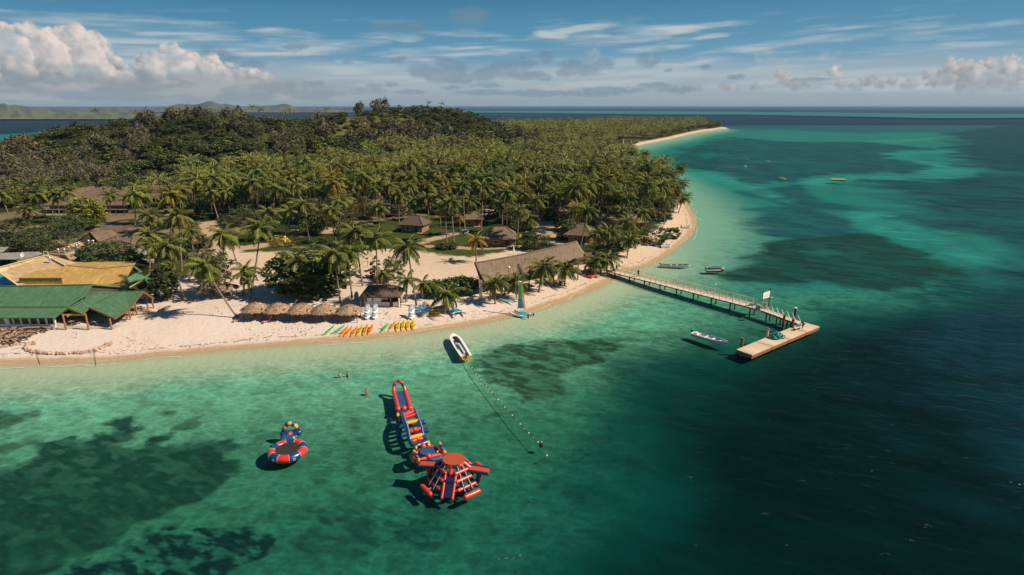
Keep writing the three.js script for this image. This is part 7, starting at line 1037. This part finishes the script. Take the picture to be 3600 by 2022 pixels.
  part('link_tube', cap(lf(1466, 1568, 0.4), lf(1498, 1556, 0.4), 0.4), BLUE, f); part('knob', new THREE.SphereGeometry(0.4, 12, 10).translate(lf(1487, 1570, 0.7).x, 0.75, lf(1487, 1570, 0.7).z), RED, f); for (const [X, Y] of [[1461, 1571], [1504, 1559]]) part('knob', cap(lf(X, Y - 6, 0.4), lf(X + 3, Y + 6, 0.4), 0.24), YEL, f);
  part('link_tube', cap(lf(1516, 1620, 0.3), lf(1546, 1612, 0.3), 0.4), PAD, f); for (const [X, Y] of [[1506, 1624], [1546, 1606]]) part('knob', cap(lf(X, Y, 0.35), lf(X + 6, Y + 4, 0.35), 0.18), YEL, f);
  // tower
  const w = thing('climbing_tower', 'large red and navy inflatable climbing tower with a round top and four arms', 'inflatable tower', P0(1597, 1688, 0), -0.13), H2 = 2.65, R1 = 1.28, R2 = 3.0; const pt = (az, rad, h) => q3(Math.sin(az) * rad, h, Math.cos(az) * rad);   // azimuth 0 faces the camera
  part('top_pad', new THREE.CylinderGeometry(R1, R1 * 0.98, 0.16, 24).translate(0, H2 + 0.14, 0), ORANGE, w); for (let i = 0; i < 8; i++) { const a0 = i * Math.PI / 4, a1 = a0 + Math.PI / 4; part('top_ring', cap(pt(a0, R1 * 0.95, H2 - 0.1), pt(a1, R1 * 0.95, H2 - 0.1), 0.24), i % 2 ? RED : NAVY, w); }
  for (const q of [0, 1, 2, 3]) {
    const az = Math.PI / 4 + q * Math.PI / 2;                         // ladders on the diagonals
    for (const s2 of [-0.16, 0.16]) part('upright', cap(pt(az + s2 * 1.5, R1 * 0.95, H2 - 0.15), pt(az + s2, R2, 0.3), 0.19), NAVY, w);
    [[0.26, 0.44, 1.75], [0.56, 0.42, 1.0], [0.88, 0.4, 0.3]].forEach(([k, sp, hh], j) => { const rad = lerp(R1, R2, k); part('rung', cap(pt(az - sp, rad * 1.03, lerp(H2, 0.3, k)), pt(az + sp, rad * 1.03, lerp(H2, 0.3, k)), 0.215), RED, w); });
    for (const [k, sp] of [[0.56, 0.42], [0.9, 0.4]]) { const rad = lerp(R1, R2, k) * 1.02, y = lerp(H2, 0.3, k), n = az + Math.PI / 2; part('ring_tube', cap(pt(az + sp + 0.12, rad, y), pt(n - sp - 0.12, rad, y), 0.21), NAVY, w); }
    for (const s2 of [-0.16, 0.16]) part('seam', rod(pt(az + s2 * 1.5, R1 * 0.95 + 0.14, H2), pt(az + s2, R2 + 0.12, 0.46), 0.025), SEAM, w);
    if (q !== 2) { const x = pt(az, R2 + 0.75, 0.25), n = pt(az + Math.PI / 2, 0.85, 0); part('bumper', cap(x.clone().add(n), x.clone().sub(n), 0.31), RED, w); part('bumper_link', cap(pt(az, R2, 0.25), pt(az, R2 + 0.7, 0.25), 0.17), NAVY, w); }
  }
  const arm = (az, r0, h0, r1, h1, wd, top3, sidem, name) => { const x = pt(az + Math.PI / 2, wd / 2, 0), a1 = pt(az, r0, h0), b1 = pt(az, r1, h1); part(name, slab([a1.clone().sub(x), a1.clone().add(x), b1.clone().add(x), b1.clone().sub(x)], 0.34), top3, w); for (const s2 of [-1, 1]) part(name + '_side', cap(a1.clone().addScaledVector(x, s2 * 1.05).add(q3(0, -0.08, 0)), b1.clone().addScaledVector(x, s2 * 1.05).add(q3(0, -0.08, 0)), 0.17), sidem, w); };
  arm(0, 1.45, 2.05, 3.6, 0.2, 1.15, NAVY, RED, 'slide'); part('slide_neck', cap(pt(0, R1 * 0.9, H2 - 0.15), pt(0, 1.6, 1.95), 0.24), RED, w); arm(Math.PI, 1.45, 2.15, 3.2, 0.3, 0.95, NAVY, RED, 'slide'); part('slide_neck', cap(pt(Math.PI, R1 * 0.9, H2 - 0.1), pt(Math.PI, 1.6, 2.1), 0.24), RED, w);
  for (const s2 of [-1, 1]) { const az = s2 * Math.PI / 2 - 0.05; arm(az, 1.75, 1.95, 4.15, 1.8, 1.1, ORANGE, NAVY, 'arm_pad'); part('arm_neck', cap(pt(az, R1 * 0.9, H2 - 0.1), pt(az, 1.9, 1.95), 0.25), s2 > 0 ? RED : NAVY, w); part('arm_post', cap(pt(az + 0.1, 3.0, 1.6), pt(az + 0.12, 3.0, 0.5), 0.24), RED, w); part('arm_post', cap(pt(az - 0.14, 3.0, 1.6), pt(az - 0.14, 3.0, 0.5), 0.2), NAVY, w); part('arm_float', cap(pt(az - 0.3, 2.95, 0.25), pt(az + 0.3, 2.95, 0.25), 0.26), NAVY, w); }
}
// ---- people: one skin over a skeleton of tapered bones
function bodyGeo(bones, lo, hi, cell) {
  const n = Math.max(...[0, 1, 2].map((k) => Math.ceil((hi[k] - lo[k]) / cell))) + 2, size = n * cell, mc = new MarchingCubes(n, new THREE.MeshBasicMaterial(), false, false, 120000), f = mc.field;
  for (let k = 0; k < n; k++) for (let j = 0; j < n; j++) for (let i = 0; i < n; i++) {
    const p = [lo[0] + i * cell, lo[1] + j * cell, lo[2] + k * cell]; let s = 0;
    for (const [a, b, ra, rb] of bones) { const d = [b[0] - a[0], b[1] - a[1], b[2] - a[2]], w = [p[0] - a[0], p[1] - a[1], p[2] - a[2]], t = clamp((w[0] * d[0] + w[1] * d[1] + w[2] * d[2]) / (d[0] * d[0] + d[1] * d[1] + d[2] * d[2] + 1e-9)); s += Math.exp(-45 * (Math.hypot(w[0] - d[0] * t, w[1] - d[1] * t, w[2] - d[2] * t) - lerp(ra, rb, t))); }
    f[i + j * n + k * n * n] = s > 0 ? Math.log(s) / 45 : -1;
  }
  mc.isolation = 0; mc.update(); const c = mc.count, pos = new Float32Array(mc.positionArray.slice(0, c * 3)); for (let i = 0; i < c * 3; i += 3) for (let k = 0; k < 3; k++) pos[i + k] = lo[k] + ((pos[i + k] + 1) / 2) * n * cell;
  const g = new THREE.BufferGeometry(); g.setAttribute('position', new THREE.BufferAttribute(pos, 3)); g.computeVertexNormals(); return g;
}
{
  const skin = flat([0.22, 0.11, 0.065], 0.6), skin2 = flat([0.42, 0.24, 0.16], 0.6), hair = flat([0.015, 0.012, 0.01], 0.8);
  const pose = { walk: { hip: [0, 0.92, 0], kn: [[-0.09, 0.5, 0.14], [0.09, 0.48, -0.06]], an: [[-0.09, 0.08, 0.1], [0.09, 0.1, -0.34]], el: [[-0.26, 1.12, -0.12], [0.26, 1.12, 0.1]], ha: [[-0.25, 0.9, 0.02], [0.25, 0.92, 0.28]], bend: 0 }, stand: { hip: [0, 0.92, 0], kn: [[-0.1, 0.5, 0.03], [0.1, 0.5, 0.02]], an: [[-0.11, 0.08, 0], [0.11, 0.08, 0]], el: [[-0.28, 1.12, 0], [0.28, 1.12, 0]], ha: [[-0.27, 0.88, 0.1], [0.27, 0.88, 0.1]], bend: 0 }, stoop: { hip: [0, 0.85, -0.15], kn: [[-0.12, 0.46, 0.1], [0.12, 0.46, 0.1]], an: [[-0.12, 0.08, -0.05], [0.12, 0.08, -0.05]], el: [[-0.25, 0.95, 0.35], [0.25, 0.95, 0.35]], ha: [[-0.18, 0.68, 0.45], [0.18, 0.68, 0.45]], bend: 0.8 }, sit: { hip: [0, 0.48, -0.1], kn: [[-0.12, 0.5, 0.35], [0.12, 0.5, 0.35]], an: [[-0.12, 0.08, 0.4], [0.12, 0.08, 0.4]], el: [[-0.28, 0.72, 0], [0.28, 0.72, 0]], ha: [[-0.2, 0.56, 0.24], [0.2, 0.56, 0.24]], bend: 0.15 } };
  const cache = {};
  function figure(kind) {
    if (cache[kind]) return cache[kind]; const P = pose[kind], h = P.hip, up = [0, Math.cos(P.bend), Math.sin(P.bend)], at = (d, x = 0) => [h[0] + x, h[1] + up[1] * d, h[2] + up[2] * d], B = [];
    B.push([at(0), at(0.22), 0.145, 0.13], [at(0.22), at(0.46), 0.135, 0.15], [at(0.5, -0.16), at(0.5, 0.16), 0.085, 0.085], [at(0.5), at(0.62), 0.06, 0.055], [at(0.68), at(0.76), 0.095, 0.1], [at(0.66), [at(0.66)[0], at(0.66)[1], at(0.66)[2] + 0.07], 0.07, 0.05], [at(0.7), [0, at(0.7)[1], at(0.7)[2] + 0.115], 0.02, 0.018]);
    for (const s of [0, 1]) { const x = s ? 1 : -1, sh = at(0.49, x * 0.19); B.push([[h[0] + x * 0.09, h[1], h[2]], P.kn[s], 0.095, 0.062], [P.kn[s], P.an[s], 0.06, 0.04], [P.an[s], [P.an[s][0], 0.045, P.an[s][2] + 0.17], 0.045, 0.035], [sh, P.el[s], 0.058, 0.045], [P.el[s], P.ha[s], 0.043, 0.032], [P.ha[s], [P.ha[s][0], P.ha[s][1] - 0.07, P.ha[s][2] + 0.03], 0.036, 0.034]); }
    const body = bodyGeo(B, [-0.5, -0.05, -0.6], [0.5, 1.85, 0.8], 0.026), fingers = []; for (const s of [0, 1]) { const x = s ? 1 : -1, w = P.ha[s]; for (let k = 0; k < 4; k++) fingers.push(cap(q3(w[0] - x * 0.0 + (k - 1.5) * 0.019, w[1] - 0.09, w[2] + 0.04), q3(w[0] + (k - 1.5) * 0.019, w[1] - 0.15 - (k === 1 || k === 2 ? 0.02 : 0), w[2] + 0.07), 0.009, 6)); fingers.push(cap(q3(w[0] - x * 0.035, w[1] - 0.05, w[2] + 0.04), q3(w[0] - x * 0.06, w[1] - 0.09, w[2] + 0.07), 0.01, 6)); }
    const top3 = bodyGeo([[at(0.1), at(0.46), 0.165, 0.175], [at(0.49, -0.17), at(0.49, 0.17), 0.105, 0.105], ...[0, 1].map((s) => [at(0.48, (s ? 1 : -1) * 0.2), [lerp(at(0.48)[0] + (s ? 0.2 : -0.2), P.el[s][0], 0.7), lerp(at(0.48)[1], P.el[s][1], 0.7), lerp(at(0.48)[2], P.el[s][2], 0.7)], 0.085, 0.075])], [-0.5, 0.3, -0.6], [0.5, 1.6, 0.8], 0.03);
    const low = bodyGeo([[at(-0.02), at(0.1), 0.165, 0.16], ...[0, 1].map((s) => [[h[0] + (s ? 0.09 : -0.09), h[1], h[2]], [lerp(h[0], P.kn[s][0], 0.9), lerp(h[1], P.kn[s][1], 0.9), lerp(h[2], P.kn[s][2], 0.9)], 0.12, 0.095])], [-0.5, 0.2, -0.6], [0.5, 1.2, 0.8], 0.03);
    const hd = at(0.75), hr = new THREE.SphereGeometry(0.118, 14, 10, 0, 6.2832, 0, 1.75).scale(0.95, 1.05, 1.1).rotateX(-0.35).translate(hd[0], hd[1] + 0.01, hd[2] - 0.015), eyes = [-1, 1].map((x) => new THREE.SphereGeometry(0.012, 6, 5).translate(hd[0] + x * 0.035, hd[1] - 0.03, hd[2] + 0.095));
    return (cache[kind] = { body: mergeGeometries([body, ...fingers].map(plain)), top3, low, hr, eyes });
  }
  const person = (label, p, turn, kind, shirt, shorts, sk = skin, sc = 1.03) => { const g = figure(kind), t = thing('person', label, 'person', p, turn); t.scale.setScalar(sc); part('body', g.body, sk, t); if (shirt) part('shirt', g.top3, flat(shirt, 0.9), t); if (shorts) part('shorts', g.low, flat(shorts, 0.9), t); part('hair', g.hr, hair, t); for (const e of g.eyes) part('eye', e, M.dark, t); return t; };
  const onJ = globalThis.__onJ; person('person in dark clothes walking on the jetty, nearer the middle', onJ(2243, 0), 2.3, 'walk', [0.03, 0.03, 0.03], [0.03, 0.03, 0.035]); person('person in a grey-blue shirt at the beach end of the jetty', onJ(2167, 0.2), -0.9, 'walk', [0.16, 0.2, 0.26], [0.05, 0.05, 0.06]);
  person('person in dark clothes bending over the white crate on the pontoon', px(2822, 1154, 0.66), -1.6, 'stoop', [0.04, 0.045, 0.06], [0.03, 0.03, 0.04]);
  person('person in dark clothes sitting under the right thatched shelter', on(802, 1047), -0.5, 'sit', [0.05, 0.02, 0.03], [0.04, 0.04, 0.12]); person('person in a white top standing beside the right thatched shelter', on(815, 1050), -0.8, 'stand', [0.6, 0.58, 0.56], [0.05, 0.05, 0.15], skin2); person('person standing in the shade of the fourth sunshade', on(1122, 1112), 0.4, 'stand', [0.08, 0.04, 0.03], [0.06, 0.04, 0.03]); person('person in white standing at the cottage flower bed', on(1556, 872), 0.2, 'stand', [0.6, 0.55, 0.4], [0.4, 0.36, 0.3], skin2);
  for (const [X, Y, l, tn] of [[1193, 1316, 'swimmer standing shoulder deep in the lagoon, left of a pair', 0.4], [1221, 1314, 'swimmer standing shoulder deep in the lagoon, right of a pair', -0.6], [1288, 1374, 'swimmer in red alone in the lagoon beside the water course', 1.2]]) { const p = px(X, Y, 0); person(l, q3(p.x, -1.48, p.z), tn, 'stand', l.includes('red') ? [0.5, 0.08, 0.04] : null, [0.1, 0.1, 0.14], skin2); }
}
// ---- far islands across the water
{
  const isle = (name, label, Yb, prof, depth, color, seed, k) => {
    const xs = []; for (let X = prof[0][0]; X <= prof.at(-1)[0]; X += 8) xs.push(X); const z0 = px(600, Yb, 0).z, rows = 12, pos = [], col = [], idx = [];
    const yAt = (X) => { let i = 0; while (i < prof.length - 2 && prof[i + 1][0] < X) i++; return lerp(prof[i][1], prof[i + 1][1], smooth(prof[i][0], prof[i + 1][0], X)); };
    for (let j = 0; j <= rows; j++) for (const X of xs) { const t = j / rows, z = z0 - depth * t, base = pz(X, yAt(X), z0 - depth * 0.55), hgt = (Math.max(0, base.y) + 3) * (k === 2 ? 1.25 : 1), up = t < 0.55 ? smooth(0, 0.55, t) : smooth(1.0, 0.55, t), x = pz(X, 400, z).x, n = fbm(X * 0.02 + seed, t * 2.2 + seed, 5), y = -1 + hgt * up * (0.62 + 0.38 * (t > 0.5 && t < 0.6 ? 1 : 2 * n)) * (t > 0.5 && t < 0.6 ? 0.9 + 0.2 * n : 1); pos.push(x, y, z); const m = fbm(X * 0.05 + seed, t * 5, 4), c = t < 0.05 ? [0.2, 0.19, 0.13] : mix3(color, [color[0] * 1.7, color[1] * 1.55, color[2] * 1.3], smooth(0.42, 0.6, m)); col.push(...c); }
    const n = xs.length; for (let j = 0; j < rows; j++) for (let i = 0; i < n - 1; i++) { const a = j * n + i; idx.push(a, a + 1, a + n, a + 1, a + n + 1, a + n); }
    const g = new THREE.BufferGeometry(); g.setAttribute('position', new THREE.Float32BufferAttribute(pos, 3)); g.setAttribute('color', new THREE.Float32BufferAttribute(col, 3)); g.setIndex(idx); g.computeVertexNormals(); const m = top(new THREE.Mesh(g, new THREE.MeshStandardMaterial({ vertexColors: true, roughness: 1, side: THREE.DoubleSide })), name); m.userData = { kind: 'structure', label }; m.castShadow = m.receiveShadow = true;
  };
  isle('distant_island_hills', 'pale green hills of the nearer island across the water', 417, [[-500, 385], [-200, 380], [-60, 384], [30, 371], [80, 373], [130, 381], [200, 388], [260, 392], [330, 393], [430, 396], [560, 402], [680, 407], [760, 416]], 420, [0.055, 0.075, 0.055], 3, 1);
  isle('distant_blue_hills', 'blue hazy hills on the far shore', 394, [[100, 392], [250, 385], [330, 386], [420, 381], [500, 384], [590, 380], [640, 371], [690, 376], [740, 367], [800, 374], [870, 381], [930, 376], [1010, 373], [1040, 379], [1120, 384], [1220, 389], [1300, 393.5]], 900, [0.05, 0.065, 0.06], 7, 2);
}

// ---- foam at the waterline, flecks of white water, litter on the sand
{
  const rn = mulberry(77), L = new Leaves(), white = [0.8, 0.8, 0.78];
  for (let i = 1; i < 34; i++) {
    const a = coast[i], b = coast[i + 1], len = Math.hypot(b[0] - a[0], b[1] - a[1]), n = Math.ceil(len / 0.5), nx = -(b[1] - a[1]) / len, nz = (b[0] - a[0]) / len;
    for (const off of [0.0, 1.7]) { let pr = null; for (let k = 0; k <= n; k++) { const x0 = lerp(a[0], b[0], k / n), z0 = lerp(a[1], b[1], k / n), wob = (fbm(x0 * 0.22 + off, z0 * 0.22, 3) - 0.5) * 2.6 + off, on2 = fbm(x0 * 0.14 + 40 + off * 9, z0 * 0.14, 3) > 0.5, w = on2 ? 0.02 + 0.14 * fbm(x0 * 1.3, z0 * 1.3 + off, 2) : 0, s = shore(x0 + nx, z0 + nz) < shore(x0 - nx, z0 - nz) ? 1 : -1, p = [x0 + s * nx * wob, 0.03, z0 + s * nz * wob], q = [p[0] + s * nx * w, 0.03, p[2] + s * nz * w]; if (pr && w && pr[2]) { const up = (q[0] - p[0]) * (pr[0][2] - p[2]) - (q[2] - p[2]) * (pr[0][0] - p[0]) > 0; if (up) L.quad(pr[0], pr[1], q, p, white); else L.quad(p, q, pr[1], pr[0], white); } pr = [p, q, w]; } }
  }
  const fm = top(new THREE.Mesh(L.geo(), new THREE.MeshStandardMaterial({ vertexColors: true, roughness: 0.9, side: THREE.DoubleSide })), 'sea_foam'); fm.userData = { kind: 'stuff', label: 'thin broken foam lines along the waterline', category: 'foam' };
  const W = new Leaves(); for (const [X, Y, s] of [[2966, 1200, 1], [2978, 1238, 1], [3085, 1264, 1.2], [2820, 1255, 0.8], [3132, 1493, 1], [3125, 1586, 1.1], [3140, 1628, 0.8], [2817, 1690, 0.9], [2684, 1805, 1.6], [3065, 1655, 1.4], [3325, 1628, 1], [3588, 1700, 2.6], [3260, 1850, 1.7], [3184, 1897, 1.5], [3110, 1950, 1.3], [2430, 1918, 1.3], [2418, 1678, 1.2], [2860, 1370, 0.8], [2780, 1920, 1.1], [3400, 1610, 1], [2980, 1575, 0.9], [1820, 1955, 1.4], [1780, 1965, 1.6], [3190, 1300, 0.7], [3330, 1180, 0.8], [3500, 1230, 0.8], [3000, 1010, 0.9], [3215, 928, 0.9], [2500, 1420, 0.7], [3450, 1480, 0.9]]) { const p = px(X, Y, 0.03); for (let k = 0; k < 5; k++) { const x = p.x + (rn() - 0.5) * 0.9 * s, z = p.z + (rn() - 0.5) * 0.3 * s, w = 0.07 * s * rn(), h = 0.025 * s * rn(); W.quad([x - w, 0.03, z], [x, 0.04, z + h], [x + w, 0.03, z], [x, 0.05, z - h], [0.42, 0.47, 0.47]); } }
  const wc = top(new THREE.Mesh(W.geo(), fm.material), 'whitecap_foam'); wc.userData = { kind: 'stuff', label: 'scattered white flecks of breaking wavelets on the deep water', category: 'foam' };
  const leaf = new THREE.CircleGeometry(0.16, 5); leaf.rotateX(-Math.PI / 2); const spots = []; for (let i = 0; i < 9000 && spots.length < 1300; i++) { const X = rn() * 2400, Y = 860 + rn() * 400, p = on(X, Y), d = shore(p.x, p.z); if (d < 1.2) continue; const wr = Math.abs(d - 3.2) < 0.9, n = fbm(p.x * 0.12 + 5, p.z * 0.12, 3); if (wr ? rn() < 0.8 : n > 0.56 && rn() < 0.8) spots.push(p); }
  const im = new THREE.InstancedMesh(leaf, flat([0.2, 0.13, 0.07], 1), spots.length); spots.forEach((p, i) => { blank.position.set(p.x, p.y + 0.05, p.z); blank.rotation.set((rn() - 0.5) * 0.5, rn() * 6, 0); blank.scale.set(0.5 + rn() * 1.2, 1, 0.3 + rn() * 0.6); blank.updateMatrix(); im.setMatrixAt(i, blank.matrix); im.setColorAt(i, new THREE.Color(0.5 + rn(), 0.5 + rn() * 0.8, 0.6 + rn() * 0.5)); });
  top(im, 'beach_litter'); im.userData = { kind: 'stuff', label: 'dry leaves and weed scattered on the sand', category: 'litter' }; im.castShadow = im.receiveShadow = true;
}
renderer.render(scene, camera);
